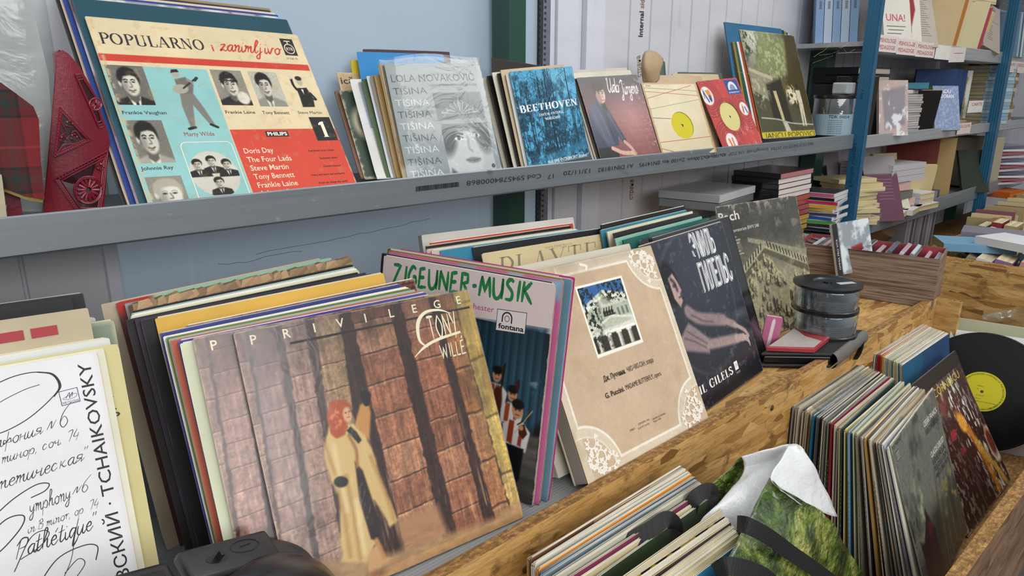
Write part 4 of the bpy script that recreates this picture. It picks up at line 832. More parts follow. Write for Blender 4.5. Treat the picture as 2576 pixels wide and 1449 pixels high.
def art_lola():
    A = Art('#9fa6a8', 150); u, v = A.u, A.v; A.rect(.425, .27, .94, .51, '#6c7274'); B = A
    def put(x0, y0, x1, y1):
        A.rect(x0, y0, x1, y1, '#cfd1d0'); m = ((u > x0) & (u < x1) & (v > y0) & (v < y1)).astype(float); keep = A.img.copy()
        A.ell(.62, .78, .22, .33, '#dcdedd', .04); A.ell(.50, .66, .09, .18, '#54585a', .05, 15); A.ell(.88, .62, .10, .2, '#5c6062', .05); A.ell(.70, .55, .22, .07, '#6b6f70', .05); A.line([(.52, .655), (.58, .635), (.65, .65)], .016, '#4b4f50', .015); A.ell(.60, .685, .045, .022, '#f1f2f1', .008); A.ell(.605, .685, .018, .02, '#24282a', .006)
        A.line([(.55, .68), (.60, .665), (.65, .685)], .009, '#1c2022', .006); A.line([(.77, .64), (.84, .63)], .014, '#5a5e60', .015); A.ell(.80, .67, .035, .018, '#eceded', .008); A.ell(.80, .67, .014, .016, '#2b2f31', .006); A.line([(.70, .68), (.695, .78), (.72, .81)], .018, '#aeb1b1', .02); A.ell(.715, .89, .075, .026, '#8d9091', .015); A.line([(.64, .885), (.715, .893), (.79, .88)], .008, '#5d6162', .008); A.poly([(.47, .95), (.55, 1.02), (.45, 1.02)], '#5d6162', .03)
        A.img = keep+(A.img-keep)*m[..., None]
    put(.44, .555, .94, .995); A.grain(40, 40, .04, 3); d, w_ = '#51575a', '#e6e9e9'
    A.text('LOLA NOVAKOVIĆ', .03, .165, .068, d, .88, bold=-.004); A.text('TIŠINA•TI SI TAJ•MALI DEČAK•TAJ DOM JE PRAZAN', .41, .212, .022, d, .51)
    for i in range(8): A.text('TIŠINA', .03, .275+i*.104, .062, (d, w_)[(0, 1, 0, 1, 0, 1, 0, 1)[i]], .345, bold=-.004)
    A.fell(.915, .955, .02, .02, d, 20)
    for sgn in (-1, 1):
        for k in range(4): V, F = ribbon(spline([(.68+sgn*.01, .47), (.68+sgn*(.04+.035*k), .455-.05*(3-k)*.5), (.68+sgn*(.05+.05*k), .36+.03*k), (.68+sgn*(.02+.05*k), .34+.03*k)], 6), [.004, .016, .004]); A.shape(V, F, '#b9bdbd')
        A.shape(*ribbon(spline([(.68+sgn*.05, .45), (.68+sgn*.12, .43), (.68+sgn*.19, .49)], 6), [.012, .016, .004]), '#b9bdbd')
    A.fpoly([(.68, .31), (.70, .38), (.68, .47), (.66, .38)], '#b9bdbd'); return A
def art_forest():
    A = Art('#4fa6d2', 190); u, v = A.u, A.v; A.put(np.clip(1-np.hypot(u-.75, v-.12)/.5, 0, 1)*.5, '#9cd0e4'); rg = np.random.RandomState(2)
    A.blot(14, 14, '#123a50', .46, .58, 2, .85, np.clip(.75-u*.4+v*.5, 0, 1)); A.blot(40, 40, '#0c2836', .48, .58, 5, .7, np.clip(v*1.6+(.5-u)*.8, 0, 1))
    for q in range(30):
        x = rg.rand(); w_ = .004+rg.rand()*.010; top = rg.rand()*.35*(.3+x); A.line([(x+rg.rand()*.05, top), (x, .5), (x+rg.rand()*.03, .9)], w_, '#0d2c3c', .004)
        for j in range(4): y = top+rg.rand()*.4; A.line([(x+.01, y+.1), (x+rg.rand()*.14-.07, y), (x+rg.rand()*.24-.12, y-.07)], .004, '#123648', .003)
    A.blot(70, 70, '#5fb0d0', .6, .68, 7, .6, np.clip(1.1-v, 0, 1)); A.poly([(.05, .97), (.3, .91), (.7, .86), (1, .80), (1, .9), (.6, .95), (.3, 1.02), (.05, 1.02)], '#2f7698', .04, .8); A.blot(50, 26, '#7cc0d8', .55, .65, 8, .7, np.clip((v-.85)*9, 0, 1)); A.grain(80, 80, .15, 6)
    A.serif('BEETHOVEN', .035, .425, .072, '#eef2f2', .93, thick=1.9, slab=.8, thin=.7); A.text('SONATE NR. 14 IN CIS-MOLL,', .307, .486, .028, '#e8eef0', .405, bold=.01); A.text('“MONDSCHEIN”', .385, .537, .028, '#e8eef0', .255, bold=.01); A.text('PHILIPPE ENTREMONT, klavier', .30, 1.0, .04, '#e8eef0', .66, bold=.01); A.fline([(.894+.028*math.cos(t), .06+.03*math.sin(t)) for t in np.linspace(0, 6.28, 20)], .003, '#b9dcea', False); return A
def art_singer():
    A = Art('#7d4b4c', 190); u, v = A.u, A.v; A.put(np.clip(1-v*2., 0, 1)*.95, '#262029'); A.put(np.clip(np.sin(v*75)*.5+.2, 0, 1)*np.clip((u-.3)*1.6, 0, 1)*np.clip((v-.25)*3, 0, 1)*np.clip(1.25-v, 0, 1)*.5, '#b77c78'); A.put(np.clip((v-.75)*2, 0, 1)*.5, '#7a4a40')
    A.put(np.clip(1-np.hypot(u-.7, v-.55)/.5, 0, 1)*.6, '#c9938c')
    A.poly([(.05, .36), (.17, .29), (.26, .28), (.36, .41), (.42, .60), (.50, .79), (.44, .82), (.38, .72), (.36, .83), (.22, .84), (.20, 1.02), (-.05, 1.02), (-.02, .7), (.0, .5)], '#363e52', .012); A.poly([(.05, .36), (.17, .30), (.24, .55), (.30, .82), (.18, .84), (.08, .62)], '#485066', .03); A.line([(.27, .35), (.29, .55), (.30, .75)], .008, '#151822', .01); A.poly([(.22, .27), (.33, .33), (.32, .42), (.27, .36)], '#10131a', .01)
    A.poly([(-.05, .84), (.2, .84), (.32, .9), (.30, 1.02), (-.05, 1.02)], '#141519', .01)
    for p in ([(.1, .45), (.15, .65), (.2, .8)], [(.33, .45), (.38, .6), (.44, .76)], [(.2, .4), (.23, .55), (.25, .7)]): A.line(p, .014, '#5d667c', .02)
    A.ell(.295, .215, .072, .108, '#d2b3a2', .012, 6); A.ell(.26, .245, .04, .09, '#a07f70', .03); A.ell(.285, .105, .10, .07, '#1f1714', .02); A.poly([(.20, .10), (.38, .10), (.375, .15), (.33, .125), (.25, .14), (.225, .21), (.20, .19)], '#211814', .012)
    for x in (.275, .335): A.line([(x-.022, .185), (x+.02, .183)], .009, '#2a1d18', .005); A.ell(x, .203, .013, .007, '#2b2a30', .005)
    A.line([(.312, .20), (.325, .245), (.307, .252)], .007, '#8d6a5c', .008); A.line([(.285, .283), (.315, .288), (.338, .28)], .009, '#8a4c46', .006)
    A.line([(.24, .86), (.38, .925), (.52, .945)], .05, '#d0a994', .012); A.line([(.46, .80), (.53, .87), (.56, .92)], .042, '#cba38e', .012); A.ell(.555, .945, .045, .03, '#d6b09b', .01, 20)
    for k in range(3): A.line([(.565, .92+k*.012), (.60, .95+k*.012)], .009, '#b58d7a', .004)
    A.grain(50, 50, .08, 3); A.blot(26, 40, '#c7b0ae', .66, .7, 6, .6, np.clip((u-.8)*5, 0, 1)); A.script('Udo', .435, .20, .085, '#eeece8', .19, w=2.0, slant=.15); A.script('Jürgens', .635, .235, .085, '#eeece8', .31, w=2.0, slant=.15); A.wornedge('#8c7d74', .007); return A
def art_lines():
    A = Art('#c9bb98', 120); A.grain(6, 6, .05, 3); A.rect(-.1, -.1, .03, 1.1, '#a3783a', .012, .9); A.rect(.965, -.1, 1.1, 1.1, '#a98044', .02, .8); A.rect(-.1, -.1, 1.1, .025, '#a98146', .015, .9); A.blot(20, 20, '#7c5c2c', .55, .7, 3, .5, np.clip(1-np.minimum(np.minimum(A.u, 1-A.u), A.v)/.06, 0, 1))
    for a, b, c in (((.03, .07), (.97, .126), '#7f9a80'), ((.03, .121), (.97, .193), '#b5684c'), ((.03, .217), (.89, .045), '#b8604c'), ((.03, .363), (.97, .247), '#9b9a88'), ((.03, .482), (.34, .505), '#2f5872'), ((.70, .575), (.97, .592), '#3a6470'), ((.03, .641), (.33, .60), '#8b9384'), ((.70, .58), (.97, .54), '#9aa68c'), ((.03, .697), (.35, .67), '#b87a5c'), ((.69, .65), (.97, .625), '#c08a6c'), ((.03, .817), (.97, .778), '#b84a3a'), ((.03, .90), (.30, .97), '#b84a3a')): A.fline([a, b], .007, c, False)
    A.text('45 RPM', .06, .055, .018, '#5b4a34', .09); return A
def art_red():
    A = Art('#b93a34', 150); u, v = A.u, A.v; rg = np.random.RandomState(1); A.blot(18, 18, '#e07a70', .6, .75, 4, .35); A.blot(30, 8, '#f0d8d4', .68, .74, 8, .5, np.clip((v-.55)*4, 0, 1))
    for cx, cy, n_ in ((.117, .22, 6), (.877, .47, 6), (.263, .90, 6), (.47, .55, 5)):
        for k in range(n_): r = .13+k*.035; A.put(np.clip(1-np.abs(np.hypot((u-cx), (v-cy)*1.0)-r-(k % 2)*.006)/.006, 0, 1)*.85, '#3c1214')
    for cx, cy, r in ((.117, .22, .135), (.877, .47, .10), (.263, .905, .125)): A.ell(cx, cy, r*1.12, r*1.12, '#b93a34', .006); A.ell(cx, cy, r, r, '#e2ded8', .006)
    A.poly([(.10, .14), (.20, .13), (.22, .24), (.14, .25)], '#d98a2c', .01); A.ell(.17, .26, .03, .05, '#2b3f86', .01); A.line([(.06, .15), (.08, .22), (.11, .30)], .03, '#2f4c8e', .01); A.ell(.055, .13, .015, .018, '#c98a6a', .006); A.line([(.05, .17), (.04, .25)], .012, '#2a2622'); A.line([(.86, .44), (.84, .52)], .03, '#c04a3a', .01); A.line([(.91, .45), (.93, .53)], .03, '#4a6a9a', .01); A.ell(.86, .42, .012, .014, '#c98a6a', .006); A.line([(.22, .87), (.24, .97)], .04, '#d9743a', .01); A.line([(.30, .86), (.30, .97)], .03, '#d0602c', .01)
    A.fpoly([(.64, .022), (.965, .027), (.965, .245), (.64, .235)], '#27488c'); A.fpoly([(.70+0, .175)]+[(.80-.11*math.cos(t), .165-.115*math.sin(t)) for t in np.linspace(0, 3.14, 18)]+[(.91, .175)], '#d9d9dc'); A.fpoly([(.725, .175)]+[(.80-.07*math.cos(t), .165-.075*math.sin(t)) for t in np.linspace(0, 3.14, 18)]+[(.88, .175)], '#7d8cb4'); A.text('EXTENDED PLAY', .665, .225, .026, '#d9d9dc', .27, bold=.01); return A
def art_garden():
    A = Art('#4f4d38', 150); u, v = A.u, A.v; A.put(np.clip(1-np.hypot(u-.25, v-.02)/.55, 0, 1)*1.2, '#c3c3b2'); A.poly([(.3, .0), (.55, .02), (.78, .05), (.8, .4), (.5, .42), (.12, .36), (.2, .22)], '#7d8457', .05, .9, wob=.1); A.blot(26, 26, '#a8ad7c', .5, .64, 4, .8, np.clip(1-np.hypot(u-.5, v-.22)/.35, 0, 1)*2); A.blot(30, 30, '#3e4430', .52, .64, 6, .7, np.clip(1-np.hypot(u-.05, v-.1)/.3, 0, 1)*2)
    A.poly([(.8, -.02), (1.1, -.02), (1.1, .95), (.55, .6), (.7, .4)], '#453c20', .05, .9); A.poly([(.02, .35), (.38, .43), (.40, .46), (.30, .55), (.27, .66), (.02, .55)], '#8e8a70', .01); A.poly([(.02, .345), (.40, .425), (.40, .46), (.02, .38)], '#b9ad90', .008); A.poly([(.26, .50), (.55, .44), (.60, .88), (.27, .82)], '#2c2a1e', .03, .9); A.blot(24, 24, '#b3b39a', .55, .64, 9, .8, np.clip(1-np.hypot(u-.15, v-.55)/.2, 0, 1)*2)
    A.poly([(.36, .56), (.42, .56), (.47, .84), (.42, .84)], '#c2b48a', .008); A.poly([(.55, .45), (.60, .45), (.66, .62), (.62, .62)], '#6d5530', .01); A.blot(30, 30, '#d5cfae', .45, .55, 12, .95, np.clip(1-np.hypot((u-.70)/.12, (v-.60)/.12), 0, 1)*3); A.poly([(.78, .55), (.87, .55), (.88, .68), (.80, .68)], '#cfc7aa', .008); A.ell(.83, .51, .025, .03, '#3a2c1c', .006); A.poly([(.80, .68), (.88, .68), (.87, .90), (.84, .90), (.84, .74), (.82, .90), (.79, .90)], '#cdc4a8', .006); A.line([(.06, .81), (.35, .83), (.6, .87), (1.02, .89)], .010, '#c9c6b4', .006); A.poly([(.42, .85), (.50, .86), (.55, .95), (.45, .95)], '#bdb9a8', .01)
    A.grain(50, 50, .12, 3); A.rect(-.1, .945, 1.1, 1.1, '#c9b52e'); A.text('IANCU POPOVICI', .06, 1.005, .055, '#3f3b1c', .92, bold=.0); A.wornedge('#b3a98c', .006); return A
def art_jocuri():
    A = Art('#202124', 120); A.rect(-.1, -.1, .345, 1.1, '#5a5a2a'); A.grain(40, 40, .06, 2); A.rect(-.1, -.1, .008, 1.1, '#c7a640'); A.rect(-.1, -.1, 1.1, .008, '#c7a640'); A.fline([(.345, .245), (1, .245)], .002, '#b9b6a8', False)
    for k in range(28):
        a = k/28*6.283; P = [(.19+r*math.cos(a+r*6), .19+r*1.0*math.sin(a+r*6)) for r in np.linspace(.05, .145, 8)]; A.shape(*ribbon(P, [.004, .012, .016]), '#d3c22e')
        for r in (.03, .045): A.fell(.19+r*math.cos(a), .19+r*math.sin(a), .0035, .0035, '#d3c22e', 8)
    A.text('jocuri populare', .372, .125, .062, '#d9d6cc', .585, bold=.022); A.text('românești', .386, .222, .062, '#d9d6cc', .43, bold=.022); A.text('lunca', .86, .285, .03, '#d3c22e', .1, bold=.02); return A
def art_storm():
    A = Art('#6d7068', 150); u, v = A.u, A.v; A.blot(5, 6, '#a3ab8a', .5, .7, 3, .9, np.clip(1-np.hypot(u-.3, v-.45)/.6, 0, 1)*1.5); A.blot(6, 6, '#3f433f', .52, .72, 5, .8); A.put(np.clip((v-.55)*2.4, 0, 1)*.9, '#2e2c2a'); A.poly([(.10, .62), (.17, .66), (.24, .60), (.30, .52), (.34, .60), (.40, .66), (.42, 1.02), (.1, 1.02)], '#33262c', .02, wob=.05); A.ell(.32, .64, .05, .05, '#5a2a34', .04)
    for k in range(9): A.line([(.45+k*.06, .98-k*.01), (.52+k*.055, .70-k*.02), (.62+k*.045, .42)], .02, '#6a6f60' if k % 2 else '#4a4e46', .02, .7)
    A.blot(16, 20, '#a8925a', .56, .66, 8, .75, np.clip((u-.5)*4, 0, 1)*np.clip(1-np.abs(v-.66)/.2, 0, 1)*1.6); A.grain(60, 60, .14, 7); A.blot(40, 40, '#2b2d2b', .6, .68, 11, .6, np.clip(1-np.hypot(u-.06, v-.55)/.14, 0, 1)*2)
    w_, d = '#c6c6b4', '#2b2c2b'
    for a, b, w2, c, bg in (('CESAR FRANCK', .65, .135, w_, 0), ('VARIAȚIUNI SIMFONICE', .64, .19, d, 0), ('CLAUDE DEBUSSY', .64, .335, w_, 0), ('IBERIA', .63, .385, d, 0), ('PRELUDIU LA DUPĂ', .63, .43, d, 0), ('AMIAZA UNUI FAUN', .63, .475, d, 0)): A.text(a, .63, w2+.0, .036, c, .33, rot=2, bold=.02)
    A.text('ELECTRECORD', .022, .035, .02, '#2f312f', .17, bold=.02); A.frect(.05, .06, .12, .115, '#2f312f'); A.frect(.055, .064, .115, .111, '#7c7f74'); A.text('ECE', .062, .10, .024, '#2f312f', .045); A.wornedge('#b4b09e', .008); return A
def art_bird():
    A = Art('#3a211c', 200); u, v = A.u, A.v; A.blot(46, 16, '#c9c6bd', .56, .62, 3, .9, np.clip(1-np.abs(u-.62-v*.25)/.34, 0, 1)*1.4); A.blot(40, 22, '#a9a49a', .55, .62, 6, .8, np.clip(.5-u+.1*v, 0, 1)*2.2); A.blot(14, 14, '#8e2f34', .6, .7, 8, .8, np.clip(1-np.hypot(u-.45, v-.42)/.35, 0, 1)*1.6); A.line([(.60, .36), (.68, .5), (.72, .62), (.76, .95)], .07, '#b5702a', .05); A.ell(.63, .42, .06, .07, '#d69a3c', .03); A.line([(.72, .6), (.83, .8), (.92, .98)], .06, '#c09040', .04); A.ell(.96, .70, .08, .14, '#c9bfa6', .02); A.ell(.95, .68, .055, .10, '#6a2a20', .03); A.blot(40, 40, '#e0b050', .56, .64, 12, .8, np.clip(1-np.abs(u-.8)/.2, 0, 1)*np.clip((v-.6)*3, 0, 1)); A.put(np.clip((v-.8)*3, 0, 1)*np.clip(.8-u, 0, 1)*.9, '#2c3020'); A.grain(70, 70, .2, 4); A.text('MARIA CORNESCU', .05, .155, .058, '#b9a436', .87, bold=.0); A.wornedge('#a39684', .005); return A
def art_electre():
    A = Art('#a9ab8c', 110); u, v = A.u, A.v; A.grain(4, 4, .06, 2); A.put(np.clip(1-v*2, 0, 1)*.4, '#b9b89c'); A.poly([(.35, .75), (.42, .52), (.62, .46), (.9, .55), (1.02, .8), (1.02, 1.02), (.3, 1.02)], '#23262c', .02); A.ell(.56, .34, .10, .15, '#c79a84', .02); A.ell(.56, .235, .115, .075, '#1b1817', .02); A.poly([(.45, .24), (.5, .19), (.66, .2), (.665, .34), (.63, .27), (.48, .28), (.455, .35)], '#1b1817', .015); A.text('ELECTRECORD', .04, .055, .026, '#3c3d33', .15, bold=.02); A.wornedge('#c9c6b0', .006); return A
def art_scales():
    A = Art('#6e4030', 170); u, v = A.u, A.v; r = np.floor(v*46); ph = (u*34+(r % 2)*.5) % 1; y = (v*46) % 1; d = np.hypot((ph-.5)*1.3, y-.1); A.put(np.clip((d-.55)/.15, 0, 1)*.8, '#2e1710'); A.put(np.clip(.4-d, 0, 1)*.7, '#a86a4c'); A.grain(20, 20, .3, 3); A.rect(-.1, -.1, .06, .06, '#46221a', .01); A.put(np.clip(.22-u, 0, 1)*3*np.clip(.06-v, 0, 1)*20*(u > .07), '#a3a08a'); A.wornedge('#9a8a78', .005); return A
def art_title():
    A = Art('#c7b68e', 70); A.grain(5, 5, .06, 1); V, F, wd = serif_mesh('PLAYTER', thick=1.0, thin=.22, slab=.18); A._set(V, F, wd, .06, .185, .15, '#7d725c', .86, 0, .22); A.text('VIOLONCELLO', .42, .03, .012, '#8d8066', .2); return A
def art_navy():
    A = Art('#29466e', 90); A.rect(-.1, -.1, .4, 1.1, '#1f5576', .02); A.grain(5, 5, .08, 1); A.put(np.clip(1-np.abs(np.hypot(A.u-.62, A.v-.45)-.30)/.006, 0, 1)*.5, '#6f8cae')
    for x in (.36, .52, .60): A.fpoly([(x, .5), (x+.03, .28), (x+.06, .42), (x+.05, .6)], '#c3b596')
    return A
def art_cloud(c1, c2, seed=0):
    A = Art(c1, 60); A.blot(3, 4, c2, .42, .62, seed, .9); A.grain(20, 20, .08, seed+1); return A
CUR.update({'а': CUR['a'], 'т': CUR['m'], 'е': CUR['e'], 'о': CUR['o'], 'р': CUR['p'], 'м': CUR['m'], 'н': '1,10 0,0|0,5 6,6|7,10 6,2 8,0 11,4', 'С': '9,17 6,20 1,14 2,2 6,0 9,4', 'с': CUR['с']}); ADV.update({'т': 13, 'м': 13, 'е': 8})
# ---------------------------------------------------------------- lower shelf: the sleeves on the bench
LP = .315
def lp(label, TL, TR, lean=22., zb=SH, w=LP, flat=4., near=0., **kw): return sleeve(label, stacked(pose(TL, TR, zb, w, lean=lean, flat=flat, near=near), kw.get('th', .003)), **kw)
class Stack:
    """front to back: no sleeve may cut into the one before it"""
    def __init__(s): s.prev = None
    def fit(s, P, th, gap=.0006):
        O, u, up, bk, L, w, h = P
        if s.prev is not None:
            O0, b0, t0 = s.prev; need = 0.
            for a in (0, .5, 1):
                for c in (0, 1): need = max(need, (t0+gap-(O+u*w*a+up*h*c-O0) @ b0)/max(.3, b0 @ np.array([-u[1], u[0], 0.])))
            O = O+np.array([-u[1], u[0], 0.])*need
        s.prev = (O, bk, th); return O, u, up, bk, L, w, h
CUR_STACK = [None]
def stacked(P, th): return CUR_STACK[0].fit(P, th) if CUR_STACK[0] else P
_fan = [0]
def fan(label, TL, lean, y0=-6., y1=8., n=20, **kw):
    """next sleeve of the pillar stack: the stack opens like a fan towards the right"""
    _fan[0] += 1; return sleeve(label, stacked(pose_yaw(SH, LP, TL=TL, yaw=y0+(y1-y0)*_fan[0]/n, lean=lean), kw.get('th', .003)), **kw)
G_BR = 'album sleeves leaning behind the stone pillar cover'
CUR_STACK[0] = Stack()
tony = lp('glossy album sleeve of a woman in a cream coat beside stone pillars, frontmost copy', (586.5, 842), (1178, 732), 24.3, art=art_pillars(), mat=GLOSS, th=.004, edge='#cbb894', group='albums with the stone pillar cover')
PT = pose((586.5, 842), (1178, 732), SH, LP, lean=24.3); P2 = list(PT); P2[0] = PT[0]-PT[1]*.041+np.array([0, .003, 0]); P2[4] = 24.
P2[2], P2[3] = frame(P2[1], math.radians(24.))
P2 = stacked(tuple(P2), .004)
tony2 = sleeve('second copy of the stone pillar album peeping out on the left behind the first', P2, art=art_pillars(1), mat=GLOSS, th=.004, edge='#8b7b66', group='albums with the stone pillar cover')
def cover_film(parent, P, name='plastic_cover', m=FILM, over=.004, seed=1, d=.0016):
    """loose polythene bag over a sleeve, open at the top"""
    w, h = P[5]+over*2, P[6]+over*2.2; n = 16; V = []; F = []
    rg = np.random.RandomState(seed); nz = fbm(n, n, 4, 4, seed)
    for sgn, y0 in ((-1, -d), (1, .006)):
        o = len(V)
        for j in range(n):
            for i in range(n):
                u, v = i/(n-1), j/(n-1); edge = min(u, 1-u, v)*14; b = min(1, edge)
                V.append((-over+u*w, y0*b+(.002 if b < .2 else 0)+sgn*nz[j, i]*.0012*b, -over*.4+v*h+(.004*math.sin(u*7+seed) if j == n-1 else 0)))
        for j in range(n-1):
            for i in range(n-1): F.append((o+j*n+i, o+j*n+i+1, o+(j+1)*n+i+1, o+(j+1)*n+i))
    ob = bpy.data.objects.new(name, mesh(name, V, F, m, smooth=True)); link(ob, parent); return ob
cover_film(tony, PT, seed=3, over=.0025)
BACK = [  # behind the pillar albums, front to back: top corners on the photo's sight lines, lean, colour, edge, what it is
    ((452.6, 869), (1072, 752), 24, '#c9cdb0', '#e4e2d2', 'pale cream green album sleeve'), ((447, 861), (1064, 741), 23.6, '#3f2f8e', '#d9d5e2', 'violet album sleeve with a chipped white edge'),
    ((434, 866), (1052, 741), 23.2, '#a9573c', '#d9cfc0', 'rust red album sleeve'), ((428, 861), (1046, 737), 23, '#8fa59a', '#dcdad0', 'pale sage album sleeve'), ((421, 857), (1050, 730), 22.6, '#66713a', '#a9a878', 'olive green album sleeve'),
    ((412, 852), (1042, 729), 22.3, '#dcd8cc', '#e8e6de', 'white album sleeve'), ((400, 842), (1031, 724), 22, '#2f3a78', '#cfcad0', 'navy blue album sleeve')]
for TL, TR, ln, c, e, t in BACK: fan(t+' in the stack behind the stone pillar cover', TL, ln, col=c, edge=e, group=G_BR, wear=.6)
fan('album sleeve printed with brown scales rising behind the navy sleeve', (468, 826), 21.6, art=art_scales(), edge='#8a6a58', group=G_BR)
BACK2 = [((389, 804.5), (985, 694), 21, '#d9ad4c', '#e2cf96', 'bright yellow album sleeve'), ((367.6, 818), (1012, 703), 20.6, '#1b1c20', '#c9b7ae', 'black album sleeve with a frayed pale edge'), ((352, 816), (1031, 698), 20.3, '#2c2430', '#4a3c7c', 'dark plum album sleeve with a violet edge'), ((324, 813), (983, 697), 20, '#1a1819', '#6a625a', 'wide black album sleeve showing beside the yellow one'),
    ((331, 803), (1005, 681), 19.6, '#c5c5a0', '#d4d2b2', 'cream album sleeve with a pen line along its top'), ((330, 797), (981, 672), 19.2, '#e0ded6', '#e9e8e2', 'white album sleeve near the back'), ((330, 791), (962, 664), 18.8, '#9fb5a8', '#b9cac0', 'mint green album sleeve near the back'), ((334, 785), (944, 652), 18.4, '#1d1a22', '#3a3440', 'black album sleeve against the torn brown box')]
for TL, TR, ln, c, e, t in BACK2: fan(t+' of the stone pillar stack', TL, ln, col=c, edge=e, group=G_BR, wear=.45)
tb = fan('old brown record box with torn paper along its top at the back of the stack', (333, 776), 17.5, col='#8d7255', edge='#9a7f60', th=.016, gap=False, name='record_box', cat='record box')
rp = MB(); rg = np.random.RandomState(3)
for k in range(26):
    x = .315*(k+.3)/26; L = .012+rg.rand()*.014; V = [(x, -.0005, .306), (x+L, -.0007, .307+rg.rand()*.002), (x+L*.8, -.0015-rg.rand()*.003, .317+rg.rand()*.002), (x+L*.2, -.001, .315+rg.rand()*.002)]; rp.add(V, [(0, 1, 2, 3)], hx('#a68a6a')*(.8+rg.rand()*.35))
    V = [(x, .001, .3152), (x+L, .002, .3156), (x+L, .012, .318+rg.rand()*.003), (x, .011, .3165)]; rp.add(V, [(0, 1, 2, 3)], hx('#8f7354')*(.85+rg.rand()*.3))
rp.build('torn_paper', PAPER, tb)
fan('grey backed album sleeve rising behind the torn brown box', (325, 772), 16.5, col='#8b8d90', edge='#a3a5a8', wear=.3)
A = Art('#7f9a8a', 60); A.rect(-.1, -.1, .14, 1.1, '#a8322c'); A.rect(.14, -.1, 1.1, .03, '#8fb8a2'); A.rect(.14, .03, 1.1, 1.1, '#58655f'); A.rect(-.1, .05, .12, 1.1, '#5d3a3c')
fan('album sleeve with a red corner and mint top at the very back of the stack', (291, 764), 15.5, art=A, edge='#b9c4b6')
fan('pale album sleeve half hidden at the left end of the stone pillar stack', (280, 780), 15, col='#b3a58e', edge='#c9bfae', wear=.6)

CUR_STACK[0] = None
# left hand stack
G_TC = 'album sleeves in the left hand stack'
def tr(label, TR, lean=19., yaw=-8., zb=SH, h=LP, **kw):
    P = stacked(pose_yaw(zb, LP, TR=TR, yaw=yaw, lean=lean), kw.get('th', .003)); return sleeve(label, P[:6]+(h,), **kw)
CUR_STACK[0] = Stack()
tr('white album sleeve with black handwriting and large lettering up its right edge', (244, 887), art=art_symphony(), mat=CARD, edge='#e2ddc8', th=.003)
tr('cream bordered album sleeve right behind the white handwritten one', (262, 880), 18.8, col='#dcd9c4', edge='#e6e2c8', group=G_TC, th=.006)
a_ = tr('pale yellow album sleeve with black capitals behind the handwritten one', (297.5, 866.5), 18.4, art=None, col='#cfc48e', edge='#d8d0a4', group=G_TC)
yl = Art('#cfc48e', 50); yl.text('ETERNA', .66, .17, .05, '#2a2620', .3); yl.text('8 20 566', .70, .235, .03, '#2a2620', .27); 
V, F, C, fm = sleeve_mesh(LP, LP, .003, art=yl, edge='#d8d0a4'); a_.data = mesh('record_sleeve', V, F, [CARD, INK], C, fm)
tr('white album sleeve with a dotted top edge in the left hand stack', (276, 852.6), 18, col='#d9dcd6', edge='#e6e8e2', group=G_TC, th=.004)
tr('thin cream album sleeve behind the dotted white one', (268, 857), 18.1, col='#d8d3b4', edge='#e0dcc0', group=G_TC, th=.004)
bx = Art('#b7a98c', 90); bx.blot(16, 16, '#8d7c62', .55, .75, 3, .5)
rbx = tr('worn beige boxed set with a red band across its thick top', (238, 858), 17.6, h=.334, art=None, col='#b7a98c', edge='#b7a98c', th=.046, gap=False, name='record_box', cat='record box')
bd = MB()
for k in range(5): x = (.02, .09, .15, .21, .262)[k]; x1_ = (.085, .145, .205, .256, .285)[k]; bd.box((x, -.0006, .311), (x1_, .0002, .321), '#a8434a')
bd.build('red_band', PAPER, rbx)
et = Art('#7f8f7c', 60); et.grain(5, 5, .06); et.text('ETERNA', .58, .075, .045, '#23261f', .32, rot=0); et.wornedge('#b9b898', .006)
tr('grey green album sleeve with black capitals in the left hand stack', (297.5, 829), 17., art=et, edge='#b3b496', group=G_TC)
tr('grey sleeve in dull polythene behind the beige boxed set', (240, 800), 15.5, col='#9c9c98', edge='#a9aaa6', mat=GLOSS, group=G_TC, wear=.2)
k_ = tr('black record box with scuffed white corners at the back of the left stack', (182, 758), 14, col='#1d1f26', edge='#1f2128', th=.022, gap=False, name='record_box', cat='record box', wear=.6)
tr('black album sleeve standing just right of the scuffed black box', (214, 749), 13, col='#23252b', edge='#8f8f8c', group=G_TC, th=.006)
tr('dark blue sleeve with pale lettering between the black box and the grey sleeve', (190, 775), 15, col='#1f2230', edge='#b9b9b2', group=G_TC)
CUR_STACK[0] = None
# loose polythene bag hanging round the right edge of the left stack
Pb = pose_yaw(SH, .06, .19, TR=(352, 950), yaw=-20, lean=16); bag_ = empty('polythene_bag', m=mat4(Pb)); tag(bag_, 'crumpled clear polythene bag sticking out at the right of the left stack', 'plastic bag')
cover_film(bag_, (0, 0, 0, 0, 0, .085, .19), 'film', FILM2, .004, 5, .010)

